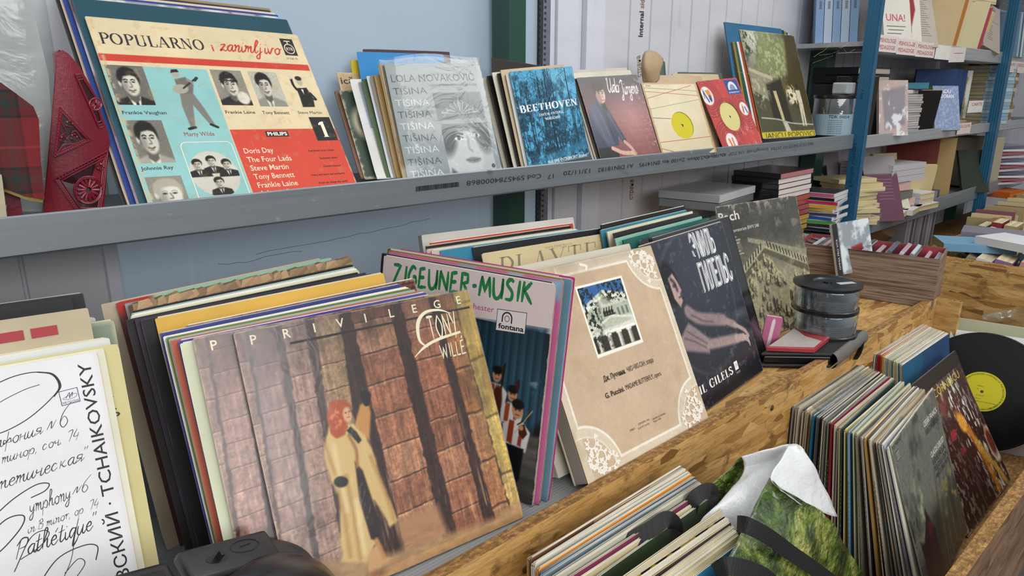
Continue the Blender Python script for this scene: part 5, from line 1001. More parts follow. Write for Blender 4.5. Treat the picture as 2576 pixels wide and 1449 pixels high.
# stack standing side on: the green lettered sleeve and its neighbours, leaning to the right
G_Z = 'sleeves standing side on behind the green lettered one'
PZ = pose_yaw(SH, .309, TL=(966, 644), yaw=-76.8, lean=9.8)
def beside(P, d, up=0., along=0., w=None, dl=0.):
    O, u, b, k, L, w0, h0 = P; L2 = math.radians(L+dl); b2, k2 = frame(u, L2); O2 = O+k*d+u*along; O2 = O2+np.array([0, 0, SH-O2[2]]); return O2, u, b2, k2, L+dl, w or w0, w or h0
sleeve('pink and white sleeve lettered in green over a photo of musicians', PZ, art=art_zig(), mat=CARD, edge='#d3b9b2', th=.003)
for d, al, ww, c, e, t in ((.0045, -.010, .311, '#26282e', '#c9b4a0', 'charcoal sleeve'), (.009, .000, .314, None, '#b99a80', 'pink sleeve with pale blue shapes'), (.0135, -.006, .315, '#8c7a2c', '#a08a3a', 'olive yellow sleeve'), (.018, -.012, .315, '#5b2228', '#6a2a30', 'dark red sleeve'), (.0225, .006, .313, '#6f93a8', '#9db4c0', 'light blue sleeve'), (.027, .004, .315, '#c23a80', '#c83a82', 'magenta edged sleeve')):
    art = None
    if c is None:
        art = Art('#cf6fa0', 60); art.poly([(.45, .0), (.55, .0), (.52, .06), (.4, .06)], '#7fb0bd'); art.poly([(.72, .0), (.8, 0), (.78, .05), (.7, .05)], '#9cc6cf'); art.poly([(.86, .02), (1, 0), (1, .1)], '#8db9d0')
    sleeve(t+' standing side on behind the green lettered sleeve', beside(PZ, d, 0, al, ww, .12*d/.0045), art=art, col=c or '#888888', edge=e, group=G_Z, mat=CARD, th=.0032)

# row behind: boxes and sleeves along the wall
G_P = 'album sleeves in the back row beside the lettered cream one'
CUR_STACK[0] = Stack()
lp('cream album sleeve with tall thin grey capitals across its top', (1211, 641), (1555, 584), 21, art=art_title(), edge='#cdbf9c')
for TL, TR, ln, c, e, t in reversed((((1079, 617), (1441, 563), 15, '#b8402f', '#c24c38', 'red album sleeve under the worn white box lid'), ((1086, 618), (1436, 569), 16, '#17171a', '#c4c0b6', 'black album sleeve with white drawings'), ((1100, 626), (1450, 577), 17, '#7f7568', '#d3cfc2', 'brown album sleeve'), ((1118, 630), (1462, 582), 17.6, '#c4a0a0', '#dcdad4', 'pale pink album sleeve'), ((1140, 634), (1478, 584), 18, '#b9b6a8', '#dcd8c8', 'off white album sleeve'), ((1160, 632), (1492, 583), 18.5, '#2f7a96', '#cfcfb8', 'teal blue album sleeve'), ((1181, 627), (1533, 573), 19.6, '#15161a', '#8f8c86', 'black album sleeve right behind the lettered cream one'))):
    sleeve(t+' in the back row', stacked(pose_yaw(SH, LP, TR=TR, yaw=-7, lean=ln), .003), col=c, edge=e, group=G_P, wear=.9)
lp('worn white record box with a red strip at the left of the back row', (1060.5, 599), (1443, 553), 14, col='#c9c5bd', edge='#d3cfc6', th=.020, gap=False, name='record_box', cat='record box', wear=.8)
CUR_STACK[0] = None
CUR_STACK[0] = Stack()
lp('black album sleeve with a pianist playing and tall white foreign letters', (1605.5, 623.7), (1815, 559.4), 21.5, art=art_pianist(), mat=GLOSS, edge='#4a484a', th=.004)
cover_film(sleeve('black sleeve in a shiny bag edging out right of the pianist cover', stacked(pose_yaw(SH, LP, TR=(1834, 545), yaw=5.4, lean=21.4), .003), col='#141417', edge='#6a6a6c', mat=SHINY, wear=.2), (0, 0, 0, 0, 0, LP, LP), 'plastic_cover', FILM, .003, 8)
bk = Art('#1a1a1e', 60); bk.text('ORCHESTRA SIMFONICA', .03, .05, .028, '#8a4456', .48); bk.text('FILARMONICA DE STAT', .53, .05, .028, '#8a4456', .42)
sleeve('glossy black album sleeve with small dark red capitals along its top', stacked(pose_yaw(SH, LP, TL=(1611, 606), yaw=5.4, lean=21), .003), art=bk, mat=SHINY, edge='#9b8f86')
for TL, TR, ln, c, e, t in reversed((((1480, 606), (1723, 519), 14., '#25282a', '#4d4f4e', 'dark slate album sleeve'), ((1500, 596), (1727, 529), 15.5, '#3b7f94', '#c9c7ac', 'blue edged album sleeve'), ((1519, 590), (1742, 532), 16.5, '#d3ceb4', '#dedac4', 'ivory album sleeve'), ((1541, 590), (1756.5, 535), 17.5, '#17181b', '#6a6c70', 'glossy black album sleeve'), ((1561, 597), (1765, 545), 18.5, '#7fb09e', '#d0d2bc', 'mint album sleeve'), ((1574, 605), (1783, 548), 19.2, '#1f5a54', '#3f7a70', 'bottle green album sleeve'))):
    sleeve(t+' behind the pianist cover', stacked(pose_yaw(SH, LP, TR=TR, yaw=4.5, lean=ln), .003), col=c, edge=e, group='album sleeves behind the pianist cover', mat=GLOSS if 'glossy' in t else CARD, wear=.7)
CUR_STACK[0] = None
tr('grey album sleeve with a carved stone relief and a torn top edge', (2002, 492), 18, -6.4, art=art_oratorio(), edge='#9a9484', mat=GLOSS)
# the opera box and the boxed set behind it
def record_box(label, P, th, art=None, col='#b5a58c', spine='#a39a8a', lid='#c9bda6'):
    o = sleeve(label, P, th=.004, art=art, col=col, edge='#bfae94', name='record_box', cat='record box', gap=False, r=.0022)
    MB().box((.0012, .004, .0012), (P[5]-.0012, th-.003, P[6]-.0012), spine, bev=.0012).build('tray', PAPER, o)
    MB().box((0, th-.003, 0), (P[5], th, P[6]), lid, bev=.001).build('back_board', PAPER, o)
    return o
PP = pose((1311, 690), (1636.6, 620), SH+.010, LP, lean=27)
CUR_STACK[0] = Stack(); PP = stacked(PP, .034)
record_box('beige opera box with cut corner frame and a photo of a columned theatre', PP, .030, art=art_opera(), spine='#9c958b')
O2 = list(PP); O2[0] = PP[0]+PP[3]*.036+PP[1]*(-.010); O2[0] = O2[0]+np.array([0, 0, SH+.010-O2[0][2]]); O2[4] = 25.
O2[2], O2[3] = frame(PP[1], math.radians(25.)); O2 = stacked(tuple(O2), .024); record_box('off white boxed set standing behind the beige opera box', O2, .022, col='#c4bfb0', spine='#c9c6ba', lid='#bdb8a8')
P = list(O2); P[0] = O2[0]+np.array([.04, .027, 0]); P[6] = .288; sleeve('grey board folder standing right behind the opera box', tuple(P), col='#8f8a80', edge='#a39e92', wear=.4)
P = list(P); P[0] = P[0]+np.array([.0, .006, 0]); P[6] = .292; sleeve('black album sleeve behind the beige opera box', tuple(P), col='#1b1b1d', edge='#4a4a4a', wear=.4)
CUR_STACK[0] = None

# ---------------------------------------------------------------- upper shelf
UZ = 1.3455
G_U = 'long players stacked behind the red and blue cover'
UP_ = pose7((212.5, 44.5), (747.7, 90.8), 1.131, UZ, 35, .312)
sleeve('cream, red and turquoise album sleeve with press portraits of singers, front of its stack', UP_, art=art_popularno(), mat=CARD, edge='#c9b38c', th=.003)
def behind(P, d, up, al, dl=0., w=None):
    O, u, b, k, L, w0, h0 = P; b2, k2 = frame(u, math.radians(L+dl)); O2 = O+u*al+np.array([0, 0, 0]); back = np.array([-u[1], u[0], 0]); O2 = O2+back*d; O2[2] = UZ-min(0, u[2]*(w or w0)); return O2, u, b2, k2, L+dl, w or w0, (w or h0)+up
pc = art_cloud('#b9a9b4', '#8f95a0', 3); pc.rect(.85, -.1, 1.1, .2, '#7fb0d8', .03); pc.rect(-.1, -.1, .12, 1.1, '#a893a0'); pc.blot(30, 3, '#d9d3d0', .5, .6, 5, .8); pc.blot(20, 4, '#6b5548', .58, .66, 8, .7)
CUR_STACK[0] = Stack(); stacked(UP_, .003)
for i, (d, up, al, c, e, t, art) in enumerate(((.005, .018, -.008, '#1f4a58', '#b9a88c', 'dark teal album sleeve', None), (.009, .030, -.010, None, '#b9a0a4', 'album sleeve with a pale mauve street photo', pc), (.013, .022, -.016, '#2a4488', '#35508f', 'royal blue album sleeve', None), (.017, .024, -.018, '#d9c3b0', '#dcc9b8', 'peach album sleeve', None), (.021, .026, -.022, '#30302f', '#d9d6cc', 'black and white edged album sleeve', None), (.025, .048, -.018, '#8d8063', '#a5977a', 'khaki album sleeve', None))):
    sleeve(t+' behind the cover with press portraits', stacked(behind(UP_, d, up*.0+.004*(i+1), al, -.15*(i+1), .315), .0032), art=art, col=c or '#999999', edge=e, group=G_U, th=.0032)
CUR_STACK[0] = None
# bags and old albums at the left end
def polyplate(name, label, cat, pts, y0, th, m, bend=0., n=5, col='#9c2036', zmin=None, parent=None, lean=0.):
    """a thick curved board with a real outline, standing at depth y0"""
    P = [at(px, py, y=y0) for px, py in pts]; cx = sum(p[0] for p in P)/len(P); w = max(p[0] for p in P)-min(p[0] for p in P); zb = min(p[2] for p in P)
    bm = bmesh.new(); vs = [bm.verts.new((p[0], y0, p[2])) for p in P]; bm.faces.new(vs); bmesh.ops.triangulate(bm, faces=bm.faces[:]); bmesh.ops.subdivide_edges(bm, edges=bm.edges[:], cuts=4, use_grid_fill=True); bmesh.ops.subdivide_edges(bm, edges=bm.edges[:], cuts=1, use_grid_fill=True)
    bmesh.ops.remove_doubles(bm, verts=bm.verts[:], dist=.0004)
    for v in bm.verts: v.co.y += bend*(1-((v.co.x-cx)/(w/2))**2)+(v.co.z-zb)*math.tan(math.radians(lean))
    bm.normal_update(); ext = bmesh.ops.extrude_face_region(bm, geom=bm.faces[:]); bmesh.ops.translate(bm, verts=[v for v in ext['geom'] if isinstance(v, bmesh.types.BMVert)], vec=(0, th, 0))
    bmesh.ops.recalc_face_normals(bm, faces=bm.faces[:]); me = bpy.data.meshes.new(name); bm.to_mesh(me); bm.free(); me.materials.append(m); o = bpy.data.objects.new(name, me); link(o, parent)
    if label: tag(o, label, cat)
    return o
def leather_mat(c='#7d1228', c2='#4f0a18'):
    m = bpy.data.materials.new('maroon_leather'); t = NT(m); f = t.noise(t.mapping(), 260., 4, .6); n = t.noise(t.mapping(), 14., 4)
    t.bsdf(t.mix(t.ramp(n, [(.35, 0.), (.75, .6)]), c, c2), .34, 0., t.bump(f, .25, .001), .2); return m
LEATHER = leather_mat(); yb = 1.03
ml = empty('leather_album', at(190, 530, y=yb)); tag(ml, 'maroon embossed leather album standing left of the portrait sleeve', 'album')
mlo = polyplate('cover', None, None, [(110, 545), (118, 480), (128, 400), (140, 320), (152, 270), (158, 250), (150, 215), (142, 170), (140, 138), (152, 126), (168, 136), (196, 168), (230, 225), (270, 330), (275, 356), (266, 430), (256, 545)], yb, .006, LEATHER, -.010); mlo.parent = ml; mlo.matrix_parent_inverse = Matrix.Translation(-ml.location)
sp = polyplate('spine', None, None, [(136, 133), (147, 125), (163, 131), (169, 146), (168, 200), (163, 255), (156, 270), (147, 252), (140, 190)], yb-.005, .010, LEATHER, -.003); sp.parent = ml; sp.matrix_parent_inverse = Matrix.Translation(-ml.location)
# tooled panels: sunk dark triangles with braided borders, rosettes and small flowers standing up from them
xs_ = [at(a, b, y=yb)[0] for a, b in ((110, 545), (275, 356))]; lx0, lx1 = min(xs_), max(xs_)
def on_cover(a, b, e=.0006):
    y = yb-.008
    for _ in range(4): y = yb-.010*(1-((at(a, b, y=y)[0]-(lx0+lx1)/2)/((lx1-lx0)/2))**2)-e
    return at(a, b, y=y)
em = MB(); dk, rd, hi_ = '#2a0610', '#7a1228', '#9a2038'
def plate(pts, e=.0005, col=dk):
    P = [on_cover(a, b, e+.0014) for a, b in pts]; c = sum(P)/len(P)-np.array([0, .0006, 0])
    R = [P, [p+(c-p)*.5 for p in P], [c]]; k = len(P); em.add([*R[0], *R[1], c], [(i, (i+1) % k, k+(i+1) % k, k+i) for i in range(k)]+[(k+i, k+(i+1) % k, 2*k) for i in range(k)], col)
def raised(pts, w_, col=rd, e=.0012): em.tube([on_cover(a, b, e+.0014) for a, b in pts], w_, col, n=6)
def dense(pts, n=6): return [(a[0]+(b[0]-a[0])*t, a[1]+(b[1]-a[1])*t) for a, b in zip(pts, pts[1:]) for t in np.linspace(0, 1, n, endpoint=False)]+[pts[-1]]
for tri in ([(152, 268), (230, 352), (136, 396)], [(137, 450), (270, 380), (262, 470), (252, 535), (196, 536)], [(190, 188), (204, 186), (240, 240), (262, 318), (250, 322)]):
    plate(dense(tri+[tri[0]], 4)[:-1]); cx_t = sum(p[0] for p in tri)/len(tri); cy_t = sum(p[1] for p in tri)/len(tri)
    for k_ in (0, .10, .20):
        P = [(a+(cx_t-a)*k_, b+(cy_t-b)*k_) for a, b in tri+[tri[0]]]; raised(dense(P, 8), .0008 if k_ != .10 else .0005, rd if k_ != .10 else hi_)
    P = dense([(a+(cx_t-a)*.05, b+(cy_t-b)*.05) for a, b in tri+[tri[0]]], 16)
    for a, b in P: raised([(a-1, b-1), (a+1, b+1)], .0009, rd)
for cx, cy, r_ in ((222, 478, 34), (240, 262, 15)):
    raised([(cx+r_*math.cos(t), cy+r_*math.sin(t)) for t in np.linspace(0, 6.283, 30)], .0011); raised([(cx+r_*.9*math.cos(t), cy+r_*.9*math.sin(t)) for t in np.linspace(0, 6.283, 30)], .0005, hi_)
    for k in range(14): a = k/14*6.283; raised([(cx+r_*.22*math.cos(a), cy+r_*.22*math.sin(a)), (cx+r_*.55*math.cos(a), cy+r_*.55*math.sin(a)), (cx+r_*.8*math.cos(a), cy+r_*.8*math.sin(a))], .0019*r_/34, rd, .0014)
for cx, cy in ((174, 312), (160, 350), (186, 345), (252, 420)):
    for k in range(5): a = k/5*6.283; raised([(cx+6*math.cos(a), cy+6*math.sin(a)), (cx+9*math.cos(a), cy+9*math.sin(a))], .0020, rd, .0014)
for p in ([(150, 380), (165, 365), (190, 362)], [(150, 300), (165, 330), (150, 345)], [(205, 350), (190, 330), (180, 335)]): raised(spline(p, 5), .0009)
LD = printed('tooled_leather', .32, .25, wear=.0)
eo = em.build('embossing', LD); eo.parent = ml; eo.matrix_parent_inverse = Matrix.Translation(-ml.location)
def tartan():
    m = bpy.data.materials.new('red_tartan_cloth'); t = NT(m); s3 = t.n('SeparateXYZ'); t.l(t.mapping((1, 1, 1), (0, -.02, 0)), s3.inputs[0])
    def bands(sock, stops, per):
        q = t.n('Math', operation='MULTIPLY'); q.inputs[1].default_value = 1/per; t.l(sock, q.inputs[0]); f = t.n('Math', operation='FRACT'); t.l(q.outputs[0], f.inputs[0]); r = t.ramp(f.outputs[0], stops); r.node.color_ramp.interpolation = 'CONSTANT'; return r
    st_ = [(0, '#7d161f'), (.30, '#120d0e'), (.34, '#431b18'), (.44, '#16302b'), (.54, '#431b18'), (.62, '#120d0e'), (.66, '#7d161f'), (.9, '#a82c34'), (.93, '#7d161f')]
    c = t.mix(.5, bands(s3.outputs[0], st_, .075), bands(s3.outputs[2], st_, .085)); w = t.n('TexWave', bands_direction='DIAGONAL'); w.inputs['Scale'].default_value = 240.; t.l(t.mapping(), w.inputs[0])
    t.bsdf(t.mix(t.ramp(w.outputs['Fac'], [(.3, 0.), (.7, .3)]), c, '#2a0a0c'), .75, 0., t.bump(w.outputs['Fac'], .2, .001)); return m
ta = empty('tartan_album', at(50, 500, y=.985)); tag(ta, 'red tartan covered album with a gilt edge at the left end of the upper shelf', 'album')
def adopt(o, p): o.parent = p; o.matrix_parent_inverse = Matrix.Translation(-p.location); return o
adopt(polyplate('cover', None, None, [(-70, 195), (0, 208), (30, 230), (82, 268), (96, 300), (100, 400), (110, 500), (60, 492), (0, 470), (-70, 450)], .985, .004, tartan(), -.008), ta)
adopt(polyplate('gilt_edge', None, None, [(0, 462), (55, 482), (110, 496), (107, 510), (60, 500), (0, 478)], .982, .012, flat('#8f7a3a', .5), -.004), ta)
adopt(polyplate('inner_cover', None, None, [(4, 520), (12, 480), (50, 490), (58, 545), (4, 545)], .995, .004, LEATHER, 0), ta)
polyplate('photo_album', 'cream edged dark green album just in frame at the far left of the upper shelf', 'album', [(-60, 440), (4, 440), (16, 520), (18, 548), (-60, 548)], .965, .010, flat('#b9b196', .6))
pb = polyplate('polythene_sleeve', 'long clear polythene sleeve hanging between the tartan album and the wall', 'plastic sleeve', [(-70, -30), (105, -30), (118, 60), (132, 160), (152, 240), (140, 330), (120, 430), (106, 535), (60, 545), (-70, 545)], 1.05, .004, FILM2, -.015)
w2 = polyplate('album_page', 'stiff white backing sheet inside the hanging polythene sleeve', 'paper sheet', [(-70, 0), (70, -20), (120, 190), (128, 330), (100, 530), (-70, 530)], 1.075, .002, flat('#e0dfdd', .6), -.01)
# singles on the upper shelf
def pose7y(TL, y, zb, lean, yaw, w=.18, h=None):
    P = at(*TL, y=y); a = math.radians(yaw); u = np.array([math.cos(a), math.sin(a), 0.]); up, bk = frame(u, math.radians(lean)); h = h or (P[2]-zb)/up[2]
    return P-up*h, u, up, bk, lean, w, h
UB = 1.351; G_S = 'singles fanned behind the grey repeated title single'; SG = 'single sleeve'
def single(label, P, group=None, name='single_sleeve', **kw): return sleeve(label, P, name=name, cat=SG, group=group, th=kw.pop('th', .0022), **kw)
PL = pose7((966, 162), (1205, 160), 1.10, UB, 23, .185)
lola = single('grey single with a repeated white and grey title in crumpled polythene', PL, art=art_lola(), mat=GLOSS, edge='#b9bcbc')
cover_film(lola, PL, 'plastic_cover', FILM2, .007, 11, .004)
fan = [((950, 163), 1.108, 24, '#a58552', '#c2a878', 'tan single'), ((940, 190), 1.114, 25, '#a98c5c', '#bfa77a', 'ochre single with zigzag stripes'), ((930, 192), 1.120, 26, '#8d8574', '#c9c3b2', 'drab single'), ((921, 193), 1.126, 27.5, '#c9ced6', '#dfe2e6', 'pale blue single with red marks'), ((908, 200), 1.132, 29, '#4a5c3e', '#b9c0a8', 'dark green edged single'), ((901, 208), 1.138, 30.5, '#9aa6b0', '#d5d9dc', 'blue grey single'), ((879, 201), 1.146, 32, '#d9d9d6', '#ecece8', 'white single')]
for TL, y, ln, c, e, t in fan: single(t+' in the fan behind the grey repeated title single', pose7y(TL, y, UB, ln, -10), G_S, col=c, edge=e, wear=.8)
gc = Art('#3e4d42', 70); gc.put(np.clip(1-np.abs(np.hypot(gc.u-.32, gc.v-.38)-.24)/.06, 0, 1), '#cfc4a8'); gc.line([(.3, .55), (.42, .8)], .014, '#cfc4a8', smooth=False); gc.line([(.28, .58), (.6, .75)], .014, '#cfc4a8', smooth=False); gc.wornedge('#c9bfa4', .02)
single('dark green single with a cream ring in the fan', pose7y((853, 229), 1.154, UB, 34, -10), G_S, art=gc, edge='#b9a58a')
single('brown single at the left end of the fan', pose7y((841, 232), 1.164, UB, 36, -10), G_S, col='#7d5a44', edge='#d0bda4', th=.005)
mu = Art('#b9a07a', 60); mu.text('ică ușoară', .02, .11, .065, '#2a221a', .62, bold=.02); mu.text('de', .17, .26, .065, '#2a221a', .12, bold=.02); mu.wornedge('#cdb995', .02)
single('cream single with typewriter lettering behind the fan', pose7y((846, 184), 1.178, UB, 20, 4), art=mu, edge='#c9b48c')
single('bright blue single sticking up behind the fan', pose7y((897, 131), 1.180, UB, 14, -8), col='#2f86c4', edge='#dfe6ea', wear=.15)
single('yellow single in polythene behind the fan', pose7y((881, 152), 1.186, UB, 12, 0), col='#c9b52c', edge='#d6c984', wear=.3)
single('dark plum single just showing above the blue one', pose7y((912, 124), 1.190, UB, 10, -10), col='#4a3438', edge='#a3907c', wear=.5)
# second group
PB = pose7((1281, 182), (1439, 167.5), 1.03, UB, 13)
single('blue single with a forest photo and white slab lettering', PB, art=art_forest(), mat=GLOSS, edge='#a9c0c8')
for i, (dx, d, up, c, e, t) in enumerate(((-.006, .005, -.004, '#cfd6d6', '#b9c4c6', 'pale blue topped single'), (-.012, .009, .004, '#c9b494', '#d3c0a0', 'cream single'), (-.017, .013, -.002, '#2a2624', '#8d857a', 'dark brown single'), (-.024, .018, .0, '#d3cfc2', '#dcd8cc', 'white single'), (-.032, .024, -.006, '#1c1b1b', '#c9b9a0', 'black single with a tan edge'), (-.040, .030, -.010, '#b3ab9a', '#cfc9ba', 'grey single'), (-.048, .036, -.012, '#1f1e1e', '#5b544c', 'worn black single'))):
    P = list(PB); P[0] = PB[0]+np.array([dx, d, 0]); P[4] = 13+i*.5; P[2], P[3] = frame(PB[1], math.radians(P[4])); P[6] = PB[6]+up; single(t+' behind the blue forest single', tuple(P), 'singles behind the blue forest single', col=c, edge=e, mat=GLOSS if 'black' in t else CARD, wear=.8)
single('dark single tilted up behind the blue forest single', pose_xyz(PB[0][0]-.02, 1.075, UB+.002, .18, .19, -12, 12, -7), col='#2a2826', edge='#c2b9a8', wear=.4)
PU = pose7((1450, 197), (1602, 188), 1.05, UB, 24)
single('dark red single with a man in a navy shirt and white script title', PU, art=art_singer(), mat=GLOSS, edge='#b5a48c')
for dx, d, up, c, e, t in ((-.004, .005, -.002, '#3a302c', '#c0ae92', 'dark brown single'), (-.006, .010, .010, '#cfc9ba', '#dcd6c6', 'white single'), (-.010, .015, .016, '#b9b7b2', '#c9c7c0', 'pale grey single')):
    P = list(PU); P[0] = PU[0]+np.array([dx, d, 0]); P[6] = PU[6]+up; single(t+' behind the single of a man in a navy shirt', tuple(P), col=c, edge=e, wear=.7)
# company sleeves with a round hole: the disc inside shows its label
def hole_sleeve(label, P, art, hole, th, edge):
    V, F, C, fm = sleeve_mesh(P[5], P[6], th, art=art, edge=edge, seed=3); w, h = P[5], P[6]; cx, cz, rx, rz = hole[0]*w, (1-hole[1])*h, hole[2]*w, hole[2]*w
    V = np.array(V); inside = ((V[:, 0]-cx)/rx)**2+((V[:, 2]-cz)/rz)**2 < 1; nfront = art.nu*art.nv
    # pull the rim on to the circle, drop the faces inside
    F2 = []; M2 = []
    for f, m in zip(F, fm):
        k = [i for i in f if inside[i] and (i < nfront or m == 1)]
        if (m == 1 and len(k) >= 1) or (m == 0 and len(k) == len(f)): continue
        F2.append(f); M2.append(m)
    rim = np.array([i for i in range(nfront) if inside[i]]); d = np.hypot(V[rim, 0]-cx, V[rim, 2]-cz); near = rim[d > rx-1.6*w/art.nu]; dd = np.hypot(V[near, 0]-cx, V[near, 2]-cz); V[near, 0] = cx+(V[near, 0]-cx)/dd*rx; V[near, 2] = cz+(V[near, 2]-cz)/dd*rx
    keep = [(f, m) for f, m in zip(F2, M2) if m == 1 or not (f[0] < nfront and len(f) == 4 and np.hypot(V[list(f), 0].mean()-cx, V[list(f), 2].mean()-cz) < rx-.0004)]; F2 = [f for f, m in keep]; nf = [m for f, m in keep]
    o = bpy.data.objects.new('single_sleeve', mesh('single_sleeve', V, F2, [GLOSS, INK], C, nf)); COL.objects.link(o); o.matrix_world = mat4(P); tag(o, label, SG)
    rb = MB(); n = 40
    rb.add([(cx+rx*math.cos(2*math.pi*k/n), y, cz+rx*math.sin(2*math.pi*k/n)) for y in (0, .0009) for k in range(n)], [(k, (k+1) % n, n+(k+1) % n, n+k) for k in range(n)], edge); rb.build('hole_rim', PAPER, o); return o
def disc(label, P, c, r, lab, lr=.043, y=.0024, cracks=True, big=False, words=None):
    M = mat4(P) @ Matrix.Translation((c[0], y, c[1])) @ Matrix.Rotation(math.pi/2, 4, 'X')
    prof = [(.0035, .0008), (lr, .0008), (lr+.012, .0007), (lr+.0124, .0010), (r-.004, .0010), (r-.003, .0012), (r, .0006), (r, -.0006), (.0035, -.0008)]
    m = MB().lathe(prof, '#0d0d0f', n=72 if big else 48, cap=False); o = m.build('vinyl_record', VINYL, m=M); tag(o, label, 'record')
    ls = MB().lathe([(.0036, .0009), (lr, .0009), (lr, .0007)], lab, n=40, cap=False)
    lo = ls.build('centre_label', PAPER, o)
    if words:
        for t, ang in words:
            V, F = type_mesh(t, .01); k = .0042; ch = MB(); W = V[:, 0].max()*k; R = lr*.86
            VV = [((R+v[1]*k)*math.cos(ang-(v[0]*k)/R), (R+v[1]*k)*math.sin(ang-(v[0]*k)/R), .0010) for v in V]; ch.add(VV, F, '#2a2a18'); ch.build('label_words', INK, lo)
        for t, y_ in (('STEREO', .012), ('33', .004), ('ST-EDE 01', -.012), ('FACE 1', -.020), ('FABRICAT IN ROMANIA', -.027)):
            V, F = type_mesh(t); MB().add([(v[0]*.003+.008-.02, v[1]*.003+y_, .0010) for v in V], F, '#2a2a18').build('label_words', INK, lo)
    return o
def vinyl():
    m = bpy.data.materials.new('black_vinyl'); t = NT(m); p = t.bsdf('#0c0c0e', .38, 0., None, .0, .35); return m
VINYL = vinyl()
PC = pose7((1612, 208), (1750, 207), 1.06, UB, 27)
hole_sleeve('cream company sleeve with crossing coloured lines and a round hole', PC, art_lines(), (.515, .60, .19), .004, '#b9a37c')
disc('small disc with a yellow label inside the lined cream sleeve', PC, (.515*PC[5], .40*PC[6]), .0868*.98, '#c9bd2c', .040)
PR = pose7((1752, 205), (1852, 195), 1.06, UB, 28)
hole_sleeve('red company sleeve with black swirls and a round hole', PR, art_red(), (.468, .55, .225), .004, '#7d4a40')
fo = disc('small disc with a pale yellow label inside the red swirled sleeve', PR, (.47*PR[5], .45*PR[6]), .083, '#cfc684', .042, .0028)
single('black paper sleeve between the two company sleeves with holes', pose7y((1760, 216), 1.075, UB, 28, -4, .175), col='#1c1b1c', edge='#3a3632', wear=.2)
for i, (TL, y, ln, yw, w, c, e, t) in enumerate((((1640, 190), 1.10, 24, -8, .18, '#bda98a', '#cbb998', 'tan paper single sleeve behind the lined company sleeve'), ((1690, 186), 1.115, 23, -8, .18, '#c3b18c', '#d0c09c', 'cream single sleeve between the company sleeves'), ((1705, 182), 1.125, 22, -6, .18, '#4a5a50', '#7d8a80', 'dark green single sleeve in the back of the company sleeves'))):
    single(t, pose7y(TL, y, UB, ln, yw, w), col=c, edge=e, wear=.6)
def paper_sheet(name, label, cat, rows, m, parent=None, k=4):
    """curled sheet through rows of sight points given as (px, py, y)"""
    G = [[at(a, b, y=y) for a, b, y in r] for r in rows]; R = [spline(r, k) for r in G]; C_ = [spline([R[i][j] for i in range(len(R))], k) for j in range(len(R[0]))]; nu, nv = len(C_), len(C_[0]); V = [C_[i][j] for j in range(nv) for i in range(nu)]
    F = [(j*nu+i, j*nu+i+1, (j+1)*nu+i+1, (j+1)*nu+i) for j in range(nv-1) for i in range(nu-1)]
    o = bpy.data.objects.new(name, mesh(name, V, F, m, smooth=True)); link(o, parent); s = o.modifiers.new('thickness', 'SOLIDIFY'); s.thickness = .0007
    if label: tag(o, label, cat)
    return o
pt = paper_sheet('torn_sleeve', 'torn tan paper sleeve curling up behind the lined company sleeve', SG, [[(1617, 140, 1.11), (1626, 128, 1.10), (1650, 131, 1.10), (1668, 147, 1.105)], [(1613, 165, 1.10), (1625, 166, 1.085), (1650, 164, 1.085), (1668, 160, 1.095)], [(1616, 200, 1.10), (1630, 200, 1.09), (1645, 190, 1.085), (1662, 178, 1.09)], [(1620, 212, 1.10), (1633, 213, 1.095), (1645, 212, 1.09), (1658, 200, 1.09)]], flat('#b39b78', .7))
paper_sheet('torn_flap', None, None, [[(1667, 152, 1.108), (1672, 156, 1.11)], [(1660, 180, 1.105), (1675, 190, 1.11)], [(1656, 198, 1.105), (1680, 197, 1.11)]], flat('#3f5a4c', .6), pt)
crk = paper_sheet('crumpled_film', 'crumpled clear film poking up behind the red company sleeve', 'plastic film', [[(1700, 186, 1.13), (1740, 192, 1.12), (1780, 190, 1.13), (1800, 184, 1.14)], [(1705, 196, 1.12), (1740, 202, 1.10), (1780, 200, 1.12), (1806, 196, 1.13)], [(1710, 206, 1.12), (1745, 212, 1.11), (1780, 210, 1.12), (1808, 206, 1.13)]], FILM2)
# long players at the right end of the shelf
PV = pose7((1858.6, 75), (1997, 90.5), 1.17, 1.356, 20, .315)
sleeve('olive album sleeve with a garden photo and a yellow title band', PV, art=art_garden(), mat=CARD, edge='#c3b69a', th=.003)
for i, (dx, c, e, t) in enumerate(((-.010, '#a34a28', '#b5552f', 'brick red album sleeve'), (-.020, '#d6d0d0', '#e0dada', 'white album sleeve'), (-.030, '#26504c', '#3f6f6a', 'dark teal album sleeve'), (-.042, '#84782c', '#9a8c3a', 'olive yellow album sleeve'), (-.054, '#2a2a2a', '#b9ac94', 'black album sleeve'), (-.068, '#2f6488', '#3f7598', 'blue album sleeve'))):
    P = list(PV); P[0] = PV[0]+np.array([dx, .0042*(i+1), 0]); P[4] = 20-.7*i; P[2], P[3] = frame(PV[1], math.radians(P[4])); P[6] = .331+.002*i; sleeve(t+' behind the garden photo cover', tuple(P), col=c, edge=e, group='long players behind the garden photo cover', wear=.6)
